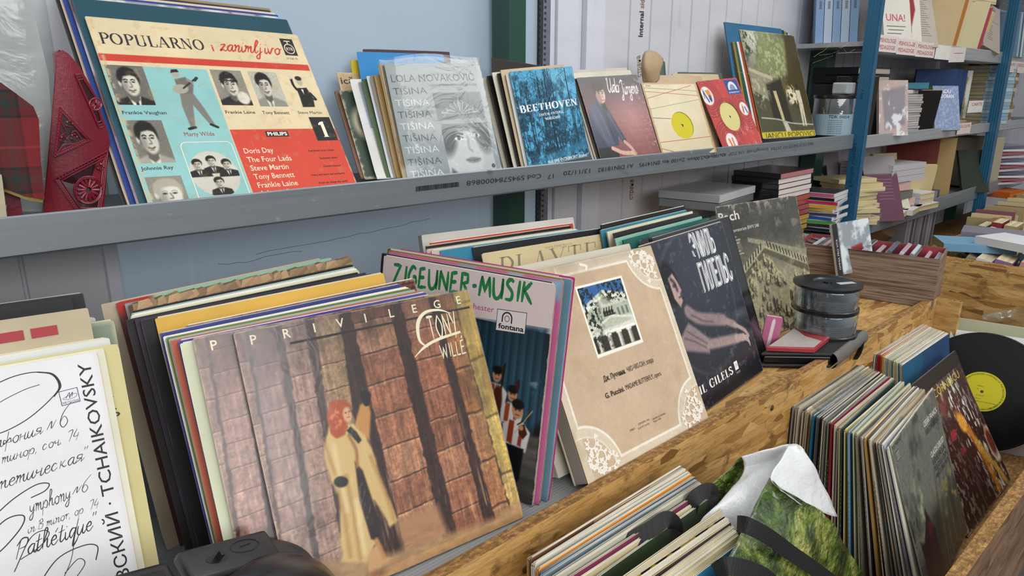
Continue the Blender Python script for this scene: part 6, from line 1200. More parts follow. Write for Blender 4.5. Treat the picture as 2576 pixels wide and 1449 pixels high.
# ---------------------------------------------------------------- books, discs and boxes towards the right
def book(label, P, th, cover, pages='#cfc2a0', name='book', group=None, spine_words=None, art=None, soft=True, cat='book', mat=None, spine='front'):
    """P places the front cover: width x is the page width, thickness goes back. spine is on the left (x=0)"""
    w, h = P[5], P[6]; t = .0012 if soft else .003; ov = 0 if soft else .003; c = cover
    o = empty(name, m=mat4(P)); tag(o, label, cat, group)
    for nm, a, b in (('front_cover', (0, 0, 0), (w, t, h)), ('back_cover', (0, th-t, 0), (w, th, h)), ('spine', (0, t, 0), (t, th-t, h))): MB().box(a, b, c, bev=.0 if soft else .0006).build(nm, mat or CARD, o)
    p = MB(); r_ = random.Random(sum(map(ord, label)))
    for k in range(5): a, z = t+(th-2*t)*k/5, t+(th-2*t)*(k+1)/5; cc = hx(pages)*(.86+.2*r_.random()); p.box((t, a, ov), (w-ov-.0015*r_.random(), z, h-ov-.001*r_.random()), cc)
    p.build('page_block', PAPER, o)
    if art is not None:
        V, F, C, fm = sleeve_mesh(w, h, .0004, art=art, edge=cover, r=.001, gap=False); V = np.array(V); V[:, 1] -= .0005; q = bpy.data.objects.new('cover_print', mesh('cover_print', V, F, [CARD, INK], C, fm)); link(q, o)
    if spine_words:
        V, F = type_mesh(spine_words, .01); k = min(th*.45, .008); s = min(1., h*.8/(V[:, 0].max()*k)); MB().add([(-.0003, th*.3+v[1]*k, h*.9-v[0]*k*s) for v in V], F, '#2c3034').build('spine_words', INK, o)
    return o
def flatbook(label, c, z, w, d, th, yaw, cover, pages='#cfc2a0', **kw):
    """lying flat: centre of its base"""
    a = math.radians(yaw); ux = np.array([math.cos(a), math.sin(a), 0]); uy = np.array([-math.sin(a), math.cos(a), 0]); O = np.array([c[0], c[1], z])-ux*w/2-uy*d/2
    # cover faces up: local x = ux, local z = uy, local y = -up
    return book(label, (O+np.array([0, 0, th]), ux, uy, np.array([0, 0, -1.]), 0, w, d), th, cover, pages, **kw)
def case(label, P, th, col, tray='#d9dadc', name='disc_case', cat='disc case', group=None, words=None, wc='#e8e8e8', mat=None, spine=None):
    """plastic case: clear shell over a printed inlay"""
    w, h = P[5], P[6]; o = MB().box((0, 0, 0), (w, th, h), col, bev=.0012).build(name, mat or SHINY, m=mat4(P)); tag(o, label, cat, group)
    MB().box((.004, -.0004, .003), (w-.003, 0, h-.003), tray).build('booklet', SHINY, o); MB().box((-.0004, .0015, .004), (0, th-.0015, h-.004), spine or tray).build('inlay', SHINY, o)
    return o
MAT_DVD = flat('#16171a', .35)
# DVD case towers at the back of the bench
def flatcase(label, c, z, w, d, th, yaw, col, tray, group=None, name='disc_case', spine=None, mat=None):
    a = math.radians(yaw); ux = np.array([math.cos(a), math.sin(a), 0]); uy = np.array([-math.sin(a), math.cos(a), 0]); O = np.array([c[0], c[1], z+th])-ux*w/2-uy*d/2
    o = MB().box((0, 0, 0), (w, d, th), col, bev=.001).build(name, mat or SHINY, m=Matrix(((ux[0], uy[0], 0, O[0]), (ux[1], uy[1], 0, O[1]), (0, 0, 1, O[2]-th), (0, 0, 0, 1)))); tag(o, label, 'disc case', group)
    MB().box((.004, .004, th), (w-.004, d-.004, th+.0003), tray).build('booklet', SHINY, o)
    MB().box((.003, -.0003, .001), (w-.003, 0, th-.001), spine or tray).build('inlay', SHINY, o); MB().box((w, .003, .002), (w+.0003, d-.003, th-.002), '#d9dade').build('tray_edge', SHINY, o); return o
rnd = random.Random(12)
base = at(1995, 690, z=SH)                                    # tower of film cases with red spines
for k in range(22):
    nm_ = 'yellow edged' if k < 13 else 'red edged' if k < 17 else 'pale rose edged' if k < 21 else 'dark rose edged'; sp_ = '#b08c3a' if k < 13 else '#9a3a3e' if k < 17 else '#d6cdcd' if k < 21 else '#a8686c'
    flatcase('%s film case, %s from the bottom of the tall film tower' % (nm_, nth(k)), (1.88+.112+rnd.uniform(-.003, .003), .94+.075+rnd.uniform(-.003, .003)), SH+k*.0150, .225, .14, .0146, 3+rnd.uniform(-1.5, 1.5), '#16171a', '#4a2024', 'film cases in the tall tower', spine=sp_)
# music disc tower, coloured spines
sp2 = ['#1f3a74', '#23242a', '#d9d6cc', '#1c1c20', '#d6d3ca', '#18181b', '#20242a', '#25302c', '#4a9a3e', '#2458a8', '#3a3c58', '#c9a24c', '#d0a03a', '#c0304a', '#1f1518', '#c4587a']
nm2 = ['blue', 'dark', 'white', 'black', 'white', 'black', 'charcoal', 'dark green', 'green', 'bright blue', 'slate blue', 'sand', 'amber', 'crimson and yellow', 'dark brown', 'pink and white']
cx2, cy2 = 2.265, .985
for k in range(16):
    flatcase('music disc with %s spine, %s from the bottom of its tower' % (nm2[k], nth(k)), (cx2+rnd.uniform(-.006, .006), cy2+rnd.uniform(-.006, .006)), SH+.055+k*.0119, .125, .142, .0112, -78+rnd.uniform(-7, 7), '#c9ccd0', '#2a2c30', 'music discs in the tower by the blue post', spine=sp2[k])
MB().box((2.16, .89, SH), (2.37, 1.08, SH+.053), '#5b4632', bev=.002).build('carton', PAPER); tag(bpy.data.objects['carton'], 'low brown carton carrying the tower of music discs', 'box')
# two clear cases lying on the green ring binder, and the binder itself
gb = empty('ring_binder', (1.3, 1.03, SH)); tag(gb, 'green lever folder standing behind the pianist sleeves', 'folder'); Pg = pose((1727, 520), (1946, 486), SH, .30, .30, lean=8)
gbo = MB().box((0, 0, 0), (.30, .003, .315), '#2f6457', bev=.001).box((0, .04, 0), (.30, .043, .315), '#274f45', bev=.001).box((0, 0, 0), (.004, .043, .315), '#23483e').build('cover', CARD); adopt(gbo, gb); gbo.matrix_world = mat4(Pg)
gp = MB()
for k in range(6): gp.box((.006, .005+k*.0058, .004), (.29, .0098+k*.0058, .308), '#b9c2b0' if k % 2 else '#31524a')
gpo = gp.build('dividers', CARD); adopt(gpo, gb); gpo.matrix_world = mat4(Pg)
Pn = pose((1378, 548), (1632, 508), SH, .31, .30, lean=12); wb = empty('spiral_album', tuple(Pn[0])); tag(wb, 'grey spiral bound album standing against the wall behind the back row', 'album')
nb = MB().box((0, 0, 0), (.31, .012, .30), '#8f8d8a', bev=.002).build('cover', CARD); adopt(nb, wb); nb.matrix_world = mat4(Pn)
sp_b = MB()
for k in range(42): sp_b.lathe([(.0035, -.0008), (.0035, .0008)], '#4a4a4c', R=Matrix.Translation((.012+k*.007, -.002, .295)) @ Matrix.Rotation(math.pi/2, 4, 'Y'), n=8)
so = sp_b.build('spiral', CARD); adopt(so, wb); so.matrix_world = mat4(Pn)
for k, (w_, z_, c_, yaw_, cc) in enumerate(((.255, 1.199, '#8b8f92', 11, 'lower'), (.255, 1.2205, '#9a9da0', 9, 'upper'))):
    fc = flatcase('%s of two wide clear film cases lying on top of the sleeves by the wall' % cc, (1.72, 1.06), z_, w_, .17, .020, yaw_, '#a9adb0' if k else '#83878b', '#b9bcbe' if k else '#6f7376', mat=SHINY)
# ---- upper shelf right end: disc spindle, black binders
sx, sy = at(2092, 330, y=1.03)[:2]
td = empty('disc_spindle', (sx, sy, 1.346)); tag(td, 'clear tub of blank discs with a blue printed wrap and black lid', 'disc spindle')
def clear_plastic(name, tint='#e9eef0', rough=.06):
    return film(name, rough, tint, 6., .002, .10, .6)
CLEAR = clear_plastic('clear_tub'); BLK = flat('#131315', .3, 0., .2)
MB().lathe([(.066, 0), (.068, .003), (.068, .010), (.060, .012)], n=48).build('base', BLK, td, smooth=False)
wr_ = MB().lathe([(.0655, .012), (.0655, .078)], '#8fa7b4', n=48, cap=False); wro = wr_.build('printed_wrap', GLOSS, td)
tx = MB()
def on_tub(txt, ang, z, k, R=.0658, c='#23282c'):
    V, F = type_mesh(txt, .02); tx.add([(R*math.cos(ang+v[0]*k/R), R*math.sin(ang+v[0]*k/R), z+v[1]*k) for v in V], F, c)
on_tub('TDK', -2.95, .066, .010); on_tub('DVD-R', -2.45, .066, .008)
for k in range(8): on_tub('recordable discs for video and data', -2.95, .058-k*.0058, .0022)
tx.build('wrap_words', INK, wro)
ds = MB()
for k in range(12): ds.lathe([(.009, .080+k*.0042), (.060, .080+k*.0042), (.060, .0815+k*.0042), (.009, .0815+k*.0042)], '#17171b' if k % 2 else '#2b2b31', n=40, cap=False)
ds.build('discs', SHINY, td); MB().lathe([(.064, .012), (.064, .133), (.060, .136)], n=48, cap=False).build('tub', CLEAR, td, smooth=True); MB().lathe([(.0665, .128), (.0665, .137), (.05, .139), (.012, .139)], n=48).build('lid', BLK, td)
lb_ = at(2147, 222, y=.975); bxl = MB().box((-.030, -.025, -.018), (.030, .025, .018), bev=.005).build('small_box', flat('#c3ccd2', .15, .4, .5)); bxl.location = lb_+np.array([0, .03, 0]); tag(bxl, 'small shiny silver packet hanging on the disc tub beside the blue post', 'packet')
for k, (z_, c_, t_) in enumerate(((1.467, '#1b1b1d', 'lower'), (1.494, '#202024', 'upper'))):
    flatbook('%s of two black ring files lying on the black box behind the blue post' % t_, (2.66, 1.10), z_+.055, .24, .16, .024, -4, c_, '#cfc9bd', name='ring_file', cat='file', soft=False)
sb = MB().box((2.55, 1.03, 1.346), (2.76, 1.19, 1.521), bev=.003).build('black_box', BLK); tag(sb, 'black cardboard box under the two black ring files', 'box')
# ---- bay beyond the blue post, top shelf
def at_y(px, py, y): return at(px, py, y=y)
T1, T2, T3 = 1.6475, 1.3445, 1.0425
for k in range(5):
    x_ = 2.425+(4-k)*-.0125+.05; y_ = 1.02+(4-k)*.0225; book('blue and white textbook, %s from the left in the top shelf row' % nth(k), pose_xyz(x_, y_, T1, .105, .19, 30, 4), .024, '#7f9cc0' if k % 2 == 0 else '#a9b9cc', group='blue and white textbooks', soft=True, spine_words='IIIIIIII IIIII IIIIIIIII')
def slant(label, px, py_, y, zb, w, h, th, yaw, lean, cover, roll=0., **kw):
    if yaw < -35: yaw += 180
    P = at(px, py_, y=y); return book(label, pose_xyz(P[0], P[1], zb, w, h, yaw, lean, roll), th, cover, **kw)
A1 = Art('#cfccc4', 60); A1.text('UNA!', .1, .62, .12, '#b9505a', .7, bold=.02)
for k in range(3): A1.frect(.12+.05*(k % 2), .70+k*.06, .8-.08*k, .715+k*.06, '#6a665c')
slant('pale paperback with red capitals by the blue post on the top shelf', 2228, 86, .985, T1, .13, .20, .014, -20, 14, '#cfccc4', art=A1)
A2 = Art('#d2cfc6', 70); A2.poly([(.2, .05), (.7, .02), (.8, .4), (.62, .7), (.3, .6)], '#8c2f2c', .05); A2.poly([(.4, .3), (.6, .3), (.62, .9), (.4, .9)], '#c9a48c', .04); A2.ell(.5, .75, .12, .1, '#1d1a1c', .02)
slant('paperback with a dark red figure on its cover on the top shelf', 2258, 92, .985, T1, .13, .205, .016, -18, 13, '#c9c4b6', art=A2)
A3 = Art('#b0a79c', 80); A3.text('longos - heliodor', .08, .14, .05, '#35302a', .75, bold=.015)
for k in range(17): A3.frect(.2+.04*(k % 3), .24+k*.036, .8-.05*((k*7) % 4), .247+k*.036, '#655c50')
slant('big greyish paperback showing a printed title page on the top shelf', 2296, 98, .975, T1, .15, .225, .03, -16, 18, '#b0a79c', art=A3)
for k in range(4): slant('worn paperback edge, %s behind the printed title page book' % nth(k), 2392+k*9, 98, .99+k*.012, T1, .14, .215-.006*k, .012, -40, 12, ('#c9b48c', '#b5763c', '#d2c6a0', '#bfae7c')[k], group='worn paperbacks behind the title page book')
A4 = Art('#8a7a50', 50); A4.text('gh. antonie', .3, .2, .05, '#3a321f', .5)
slant('olive brown paperback with a short title on the top shelf', 2402, 98, 1.03, T1, .14, .23, .018, -16, 12, '#8a7a50', art=A4)
for k in range(3): slant('stitched paperback block, %s of three beside the olive brown book' % nth(k), 2452+k*8, 120, .97+.012*k, T1, .13, .20-.012*k, .014, -48, 16, ('#d9cfa8', '#b04a5a', '#cbb98a')[k], group='stitched paperbacks', pages='#d9cda2')
A5 = Art('#a39a90', 60); A5.text('cuprins', .3, .12, .06, '#35302a', .4, bold=.02); A5.frect(.1, .36, .95, .368, '#7a4a58')
for k in range(9): A5.frect(.25, .42+k*.045, .5+.04*((k*5) % 3), .43+k*.045, '#655c50')
slant('greyish paperback tilted with an index page towards us on the top shelf', 2470, 132, .965, T1, .14, .20, .035, -14, 16, '#a39a90', roll=-14, art=A5)
flatbook('thick brown book lying across the stitched paperbacks', (3.62, 1.06), T1+.20, .22, .15, .03, -8, '#8d6a3c', '#d2c6a0')
# shelf edge cards
def shelf_card(px0, px1, py, label, lines, y=.944, h=.05, col='#d9cfcc', tilt=0., k=0):
    a, b = at(px0, py[0], y=y), at(px1, py[1], y=y); w = (b-a)[0]
    A = Art(col, 50)
    for i, (t, s) in enumerate(lines): A.text(t, .06, .42+i*.42, .26, '#b06a68', .86, bold=.03)
    P = pose_xyz(a[0], y, a[2]-h, w, h, 0, -1, tilt); sleeve(label, P, th=.0008, art=A, edge='#e3dedb', name='shelf_card', cat='shelf label', mat=PAPER, r=.0006, gap=False)
for k, (a, b, p) in enumerate(((2211, 2259, (87, 96)), (2259.6, 2307, (96, 104)), (2307.6, 2354, (104, 112)))):
    shelf_card(a, b, p, 'pink lettered subject card on the top rail, %s from the blue post' % nth(k), (('PSIHOLOGIE', 0), ('PEDAGOGIE', 0)))
shelf_card(2356, 2394, (112, 116), 'blank white card on the top rail right of the lettered ones', (), col='#dcdad4'); shelf_card(2392, 2430, (119, 125), 'tilted white card hanging lower on the top rail', (('.', 0),), h=.055, col='#d2cecb', tilt=2)
shelf_card(2411, 2443, (311, 314), 'small card with faint red letters clipped to the middle rail', (('FOLCLOR', 0),), h=.045, col='#d6c9c4'); shelf_card(2438, 2474, (254, 257), 'white card standing among the blue volumes', (('  CARTE', 0),), y=.962, h=.05, col='#dcdad6', tilt=0)
# ---- middle shelf of that bay
slant('dark spined book leaning next to the blue post on the middle shelf', 2190, 330, .99, T2, .13, .20, .012, -60, 6, '#2c2620', pages='#d9d6cc')
A6 = Art('#b9a6a0', 50); A6.poly([(.1, .2), (.9, .1), (.9, .8), (.2, .9)], '#8d8890', .06); A6.blot(6, 6, '#e4e6ea', .55, .65, 2, .9); sg = slant('glossy covered booklet in clear film on the middle shelf', 2212, 333, .975, T2, .13, .19, .010, -24, 10, '#b9a6a0', art=A6, mat=SHINY)
for k in range(17): flatbook('grey magazine, %s from the bottom of the neat stack on the middle shelf' % nth(k), (2.90+rnd.uniform(-.004, .004), 1.05+rnd.uniform(-.003, .003)), T2+k*.0082, .20, .15, .0078, -6+rnd.uniform(-2, 2), ('#9a9498', '#a39da0', '#8f898c')[k % 3], '#b9b3b2', name='magazine', cat='magazine', group='grey magazines in the neat stack')
flatbook('orange and blue paperback lying open angled on the magazine stack', (3.02, 1.04), T2+.158, .20, .13, .022, 24, '#3f7f92', '#d0b48c', soft=True); flatbook('pale booklet on top of the magazine stack under the orange book', (2.93, 1.05), T2+.141, .17, .13, .014, 6, '#c9c6c0', '#d9d6cf')
for k in range(2): slant('black paperback with gold letters, %s of two right of the magazines' % nth(k), 2342+k*10, 322, .98+.02*k, T2, .12, .16, .012, -50, 14, '#1c1a18', group='black paperbacks with gold letters', spine_words='IIIIII IIIII')
A7 = Art('#7f90b4', 60); A7.blot(30, 30, '#a9b6cf', .5, .62, 3, .7); A7.text('RADU', .2, .16, .08, '#dfe4ec', .5, bold=.03); A7.text('TUDORAN', .1, .27, .08, '#dfe4ec', .7, bold=.03)
slant('blue speckled paperback with white capitals leaning on the middle shelf', 2352, 322, .965, T2, .13, .175, .022, -26, 14, '#8a9a4a', art=A7)
for k in range(4): slant('deep blue hardback, %s in the row of blue volumes' % nth(k), 2384+k*13, 305, .985+k*.012, T2+.032, .15, .205, .018, -58, 2, '#123a6e' if k < 3 else '#c9d2cc', group='deep blue hardbacks', soft=False, pages='#c9b48c')
flatbook('thick tan book lying under the blue volumes', (3.42, 1.03), T2, .20, .14, .03, -6, '#b3a288', '#b9a27c', soft=False)
for k in range(14): flatbook('brown paper bundle, %s from the bottom of the stack beside the second blue post' % nth(k), (3.66, 1.10), T2+k*.015, .16, .15, .0145, -4+rnd.uniform(-3, 3), '#9a815a', '#a88e64', group='brown bundles by the second blue post')
# ---- lower shelf of that bay
lowc = ['#c3b48c', '#d0c39c', '#b9a878', '#cbbd92', '#d6c9a4', '#b7a574', '#c8ba8e']
for k in range(11): flatbook('yellowed paperback, %s from the bottom of the leaning heap behind the blue post' % nth(k), (2.58+rnd.uniform(-.02, .02), 1.03+rnd.uniform(-.02, .02)), T3+k*.0145, .17, .12, .014, -24+rnd.uniform(-14, 14), lowc[k % 7], '#cdbf96', group='yellowed paperbacks in the leaning heap')
A8 = Art('#9a9398', 50); A8.rect(.1, .2, .5, .6, '#16131a'); A8.ell(.3, .42, .08, .1, '#a87a6a', .02)
slant('grey booklet with a small black photo leaning at the wall behind the heap', 2066, 470, 1.14, T3, .22, .23, .008, 0, 12, '#9a9398', art=A8)
A9 = Art('#5f3a4c', 50); A9.rect(-.1, -.1, 1.1, .28, '#8a8588')
for k in range(7): A9.frect(.35, .36+k*.05, .8, .367+k*.05, '#8a6a7a')
slant('maroon backed paperback stood slanting against the heap on the lower shelf', 2195, 536, .965, T3, .14, .245, .012, -30, 24, '#5f3a4c', art=A9)
slant('pale green paperback leaning at the feet of the pink volumes', 2232, 505, .985, T3, .12, .13, .012, -30, 30, '#c3c4ac'); slant('beige paperback with a blue panel behind the slanted maroon one', 2214, 440, 1.06, T3, .13, .22, .014, -20, 12, '#b9a684')
for k, (c_, t_, z_, x_) in enumerate((('#c9a49c', 'dusty pink', 0, 2.94), ('#6d6c68', 'dark grey', .034, 2.90), ('#c9a49c', 'upper dusty pink', .068, 2.87))):
    flatbook('%s hardback in the lying stack on the lower shelf' % t_, (x_, 1.04), T3+.022+z_, .15, .20, .032, 80, c_, '#b3966a', soft=False, spine_words='dostoievski')
for k in range(3): flatbook('white paperback, %s of three lying at the bottom front of the lower shelf' % nth(k), (2.86+k*.13, .985), T3+.0002, .19, .12, .020, (10, 8, -4)[k], '#d0d2d4', '#b9a27c', group='white paperbacks at the front of the lower shelf')
for k in range(2): flatbook('white booklet with small print, %s of the pair on the right of the lower shelf' % ('upper', 'lower')[1-k], (3.14, .99), T3+.022+k*.021, .12, .10, .020, -6, '#d6d8da', '#c9b48c')
for k in range(3): flatbook('silvery catalogue, %s from the top of the pile on the pink volumes' % nth(2-k), (2.93, 1.05), T3+.125+k*.022, .20, .26, .021, 84, '#b3b0b4', '#c6c4c6', group='silvery catalogues', name='catalogue', cat='catalogue')
for k, (c_, t_, h_) in enumerate((('#8a5a3c', 'brown', .17), ('#6e2f2a', 'dark red', .25), ('#7d3a34', 'reddish', .25), ('#a3743c', 'ochre', .25))): slant('%s hardback standing upright in the old volumes on the lower shelf' % t_, (2283, 2318, 2343, 2358)[k], 500, 1.05-.01*k, T3, .16, h_, .026, -74, 3, c_, soft=False, pages='#b3966a')
AA = Art('#b39a6a', 80); AA.blot(7, 9, '#4a3a28', .55, .65, 4, .8, np.clip((AA.v-.35)*4, 0, 1)); AA.rect(-.1, -.1, 1.1, .3, '#a98f60'); AA.line([(.2, .5), (.5, .6), (.4, .9)], .12, '#c9b07c', .04)
slant('tall tan hardback with dark dancing figures on its jacket', 2385, 495, .985, T3, .15, .262, .045, -76, 4, '#b39a6a', art=AA, soft=False)
slant('cream paperback with a pale portrait leaning on the tall tan one', 2330, 520, .975, T3, .11, .17, .016, -50, 10, '#c9b98c'); slant('dark green paperback slipping behind the second blue post', 2420, 490, .985, T3, .14, .20, .014, -34, 20, '#2a3226')
# ---- bay further right
cb = MB().box((0, 0, 0), (.20, .22, .235), '#a39a84', bev=.003); P_ = at(2460, 485, y=.985); o_ = cb.build('file_box', CARD); o_.location = (3.98, .99, T3); o_.rotation_euler = (0, 0, -.2); tag(o_, 'beige cardboard file box on the lower shelf right of the second blue post', 'box')
for k in range(16): flatbook('pale blue paperback, %s from the bottom of the stack right of the second blue post' % nth(k), (4.02, 1.03), T2+k*.0165, .13, .19, .0155, 70+rnd.uniform(-3, 3), '#86a5b8' if k % 3 else '#a9c0c9', '#cdb98c', group='pale blue paperbacks')
for k in range(16): flatbook('worn paperback, %s from the bottom of the brown edged stack at the right margin' % nth(k), (4.20, 1.02), T2+k*.0165, .13, .19, .0155, 100+rnd.uniform(-5, 5), '#8a7050' if k % 3 else '#c3b9ac', '#8d7350', group='worn paperbacks at the right margin')
for k in range(12): flatbook('glossy magazine, %s from the bottom of the sliding pile at the right margin' % nth(k), (4.30+.006*k, 1.02), T3+k*.016, .21, .26, .010, 60+rnd.uniform(-12, 12), ('#b9b3b8', '#a34a52', '#d0cdd2', '#5a5a78')[k % 4], '#c9c5c6', name='magazine', cat='magazine', group='glossy magazines in the sliding pile', mat=SHINY)
for k in range(5): book('coloured paperback, %s in the row on the far top shelf' % nth(k), pose_xyz(3.98+k*.03, 1.05, T1, .13, .20, -60, 10), .02, ('#4a6a84', '#7fa0b4', '#3a4a52', '#a9b4b8', '#5f7f94')[k], group='paperbacks on the far top shelf')
shelf_card(2536, 2556, (153, 155), 'first pink lettered card on the rail beyond the second blue post', (('CAFE', 0),), col='#d6c9c6'); shelf_card(2557, 2580, (155, 158), 'second pink lettered card on the rail beyond the second blue post', (('GEO', 0),), col='#d6c9c6')
# ---------------------------------------------------------------- right end of the bench: disc boxes, spindles, wallet
def wood_paper():
    m = bpy.data.materials.new('printed_wood_paper'); t = NT(m); f = t.noise(t.mapping((3, 3, 110)), 1., 6, .65, .5); g = t.noise(t.mapping((4, 4, 380)), 1., 4)
    c = t.ramp(f, [(.3, '#352a24'), (.44, '#6f5b4b'), (.54, '#9a8470'), (.62, '#5a483c'), (.72, '#8d7763')]); c = t.mix(t.ramp(g, [(.5, 0.), (.7, .5)]), c, '#3f3129'); t.bsdf(c, .6); return m
WOODP = wood_paper(); REDL = flat('#a8434c', .7)
def carton(name, label, O, ang, L, D, H, z, m=WOODP, lining=REDL, t=.004):
    """open box: O the near corner, L along the direction ang, D to the right of it"""
    e = empty(name, (O[0], O[1], z), math.radians(ang)); tag(e, label, 'box')
    for nm, a, b in (('side', (0, 0, 0), (L, t, H)), ('side', (0, D-t, 0), (L, D, H)), ('end', (0, t, 0), (t, D-t, H)), ('end', (L-t, t, 0), (L, D-t, H))):
        MB().box(a, b, bev=.0008).build(nm, m, e)
    ln = MB(); q = t+.0004
    ln.box((t, t, 0), (L-t, q, H-.001)).box((t, D-q, 0), (L-t, D-t, H-.001)).box((t, t, 0), (q, D-t, H-.001)).box((L-q, t, 0), (L-t, D-t, H-.001)).box((t, t, .0), (L-t, D-t, .002)); ln.build('lining', lining, e); return e
cor = np.array([2.02, .552]); d1 = at(2185, 770, z=SH)[:2]-cor; ang1 = math.degrees(math.atan2(d1[1], d1[0]))
hz = .133
# near corner at px (2337,780); long wall runs away to the left, short wall to the right
ca = carton('disc_carton', 'wood patterned cardboard box with a red lining full of music discs', cor, ang1, .36, -.16+0*.16, hz, SH) if False else None
ux = np.array([-.19, .982]); ang1 = math.degrees(math.atan2(ux[1], ux[0])); c2 = cor+ux*.36
ca = carton('disc_carton', 'wood patterned cardboard box with a red lining full of music discs', c2, ang1+180, .36, .17, hz, SH)
Mx = ca.matrix_basis.copy()
def in_box(label, M, k, d, col, h, lean, tray, grp, w=.142, th=.0102, y=.01):
    L = M @ Matrix.Translation((d, y, .004)) @ Matrix.Rotation(math.radians(90), 4, 'Z') @ Matrix.Rotation(math.radians(-lean), 4, 'X')
    o = MB().box((0, 0, 0), (w, th, h), col, bev=.001).build('disc_case', SHINY, m=L); tag(o, label, 'disc case', grp)
    MB().box((.003, -.0003, .003), (w-.003, 0, h-.003), tray).build('booklet', SHINY, o); MB().box((.003, .001, h), (w-.003, th-.001, h+.0003), tray).build('inlay', SHINY, o); return o
Mb = Matrix.Translation((c2[0], c2[1], SH)) @ Matrix.Rotation(math.radians(ang1+180), 4, 'Z')
for k in range(20): in_box('music disc, %s from the far end of the row in the red lined box' % nth(k), Mb, k, .022+k*.0146, ('#c9ced6', '#8d9299', '#b39aa2', '#6a7078', '#d3d6da')[k % 5], .125+(.012 if k in (9, 11, 13, 14, 16) else 0)+.002*(k % 3), (-18, -14, -20, -24)[k % 4] if k > 7 else -12, ('#d9dee4', '#4a4e56', '#c9a3ac', '#8d96a3')[k % 4], 'music discs in the red lined box')
co = at(2160, 652, y=.70); c3 = np.array([1.93, .88])
cb2 = carton('disc_carton', 'second wood patterned box with discs behind the spindle tubs', c3, -32, .20, .15, .085, SH, lining=flat('#6b5444', .7))
Mb2 = Matrix.Translation((c3[0], c3[1], SH)) @ Matrix.Rotation(math.radians(-32), 4, 'Z')
for k in range(14): in_box('disc case, %s from the left in the second wood patterned box' % nth(k), Mb2, k, .012+k*.014, ('#8d9299', '#3a3d42', '#b9bdc3')[k % 3], .118, -10, ('#c44a50', '#2a2c30', '#d9dee4', '#4a8a80', '#8a3a5a')[k % 5], 'discs in the second wood patterned box', w=.14)
lc = pose_xyz(*(at(2106, 715, y=.77)[:2]), SH+.06, .125, .142, -24, 14, 5); A = Art('#8d969c', 50); A.blot(5, 5, '#d9e2e6', .45, .6, 3, .9); A.poly([(.45, .5), (.75, .45), (.8, 1.1), (.4, 1.1)], '#8a2c30', .04); A.rect(-.1, -.1, .14, 1.1, '#1d1e20')
A.text('OMNIA PRO VITA', .10, .9, .05, '#c9c9c9', .6, rot=-90)
o = sleeve('music disc with a dark red figure leaning up in front of the wood patterned boxes', lc, th=.0104, art=A, edge='#c9cdd0', mat=SHINY, gap=False, name='disc_case', cat='disc case')
# stacked clear spindle tubs with black lids
s0 = at(2098, 870, z=SH); sr = .066
def tub(label, z, h, lid, x, y):
    e = empty('disc_tub', (x, y, z)); tag(e, label, 'disc spindle')
    MB().lathe([(sr*1.04, 0), (sr*1.05, .002), (sr*1.05, .008), (sr, .010)], n=48).build('base', BLK, e)
    MB().lathe([(.007, .008), (.007, h-.012), (.004, h-.006)], n=16).build('spindle', CLEAR, e, smooth=True)
    d = MB()
    for k in range(9): d.lathe([(.0085, .011+k*.0024), (sr*.965, .011+k*.0024), (sr*.965, .0122+k*.0024), (.0085, .0122+k*.0024)], '#8a8f98' if k % 2 else '#c9cdd4', n=40, cap=False)
    d.build('discs', flat('#b3b8c2', .18, .7), e)
    MB().lathe([(sr*.99, .010), (sr, h-.004), (sr*.97, h), (0.01, h)], n=48, cap=False).build('cover', CLEAR, e, smooth=True)
    if lid: MB().lathe([(sr*1.05, h), (sr*1.07, h+.002), (sr*1.07, h+.006), (sr*.9, h+.008), (.030, h+.009), (.026, h+.006), (.010, h+.006), (.010, h+.008), (.001, h+.008)], n=48).build('lid', BLK, e); MB().box((.004, -.034, h+.0092), (.044, -.020, h+.0098), R=Matrix.Rotation(-.5, 3, 'Z')).build('paper_label', flat('#b9bdbb', .5), e)
    return e
tub('lower clear tub of blank discs standing on the black wallet', SH+.0345, .056, False, 1.522, .622)
tub('upper clear tub of blank discs with a black lid and paper label', SH+.092, .054, True, 1.514, .622)
# zipped black wallet with a ribbed grey spine, strap hanging down, a red leaflet on top
wp = at(1925, 895, z=SH); we = empty('disc_wallet', (1.38, .66, SH)); tag(we, 'black padded disc wallet with a ribbed grey spine lying on the bench edge', 'wallet')
wa, wb_, wc, wd = at(1912, 905, z=SH+.018), at(2092, 905, z=SH+.022), at(2170, 840, z=SH+.03), at(2000, 838, z=SH+.024)
def slab(name, corners, th, m, parent, col='#16161a', bev=.0):
    V = []; 
    for c in corners: V.append(c)
    for c in corners: V.append(np.array(c)+np.array([0, 0, th]))
    o = MB().add(V, [(3, 2, 1, 0), (4, 5, 6, 7), (0, 1, 5, 4), (1, 2, 6, 5), (2, 3, 7, 6), (3, 0, 4, 7)], col).build(name, m)
    if bev: b_ = o.modifiers.new('soft', 'BEVEL'); b_.width = bev; b_.segments = 3
    if parent: adopt(o, parent)
    return o
NYL = flat('#141418', .6, 0., 0., .3, 400.)
def lowered(cs, z): return [np.array([c[0], c[1], z+(c[2]-cs[0][2])*.6]) for c in cs]
cs = [wa, wb_, wc, wd]; slab('lower_cover', lowered(cs, SH+.001), .007, NYL, we, bev=.003); slab('pages', [c*.0+np.array([c[0], c[1], c[2]]) for c in [wa*.96+wc*.04, wb_*.98+wd*.02, wc*.96+wa*.04, wd*.98+wb_*.02]] and lowered([wa*.97+wc*.03, wb_*.98+wd*.02, wc*.97+wa*.03, wd*.98+wb_*.02], SH+.008), .018, flat('#0d0d12', .3), we, bev=.004); slab('upper_cover', lowered(cs, SH+.026), .007, NYL, we, bev=.003)
rs = MB(); e0, e1 = lowered(cs, SH)[1], lowered(cs, SH)[2]; side = (e1-e0); sn = np.array([side[1], -side[0], 0]); sn /= np.linalg.norm(sn)
V = []; n_ = 13
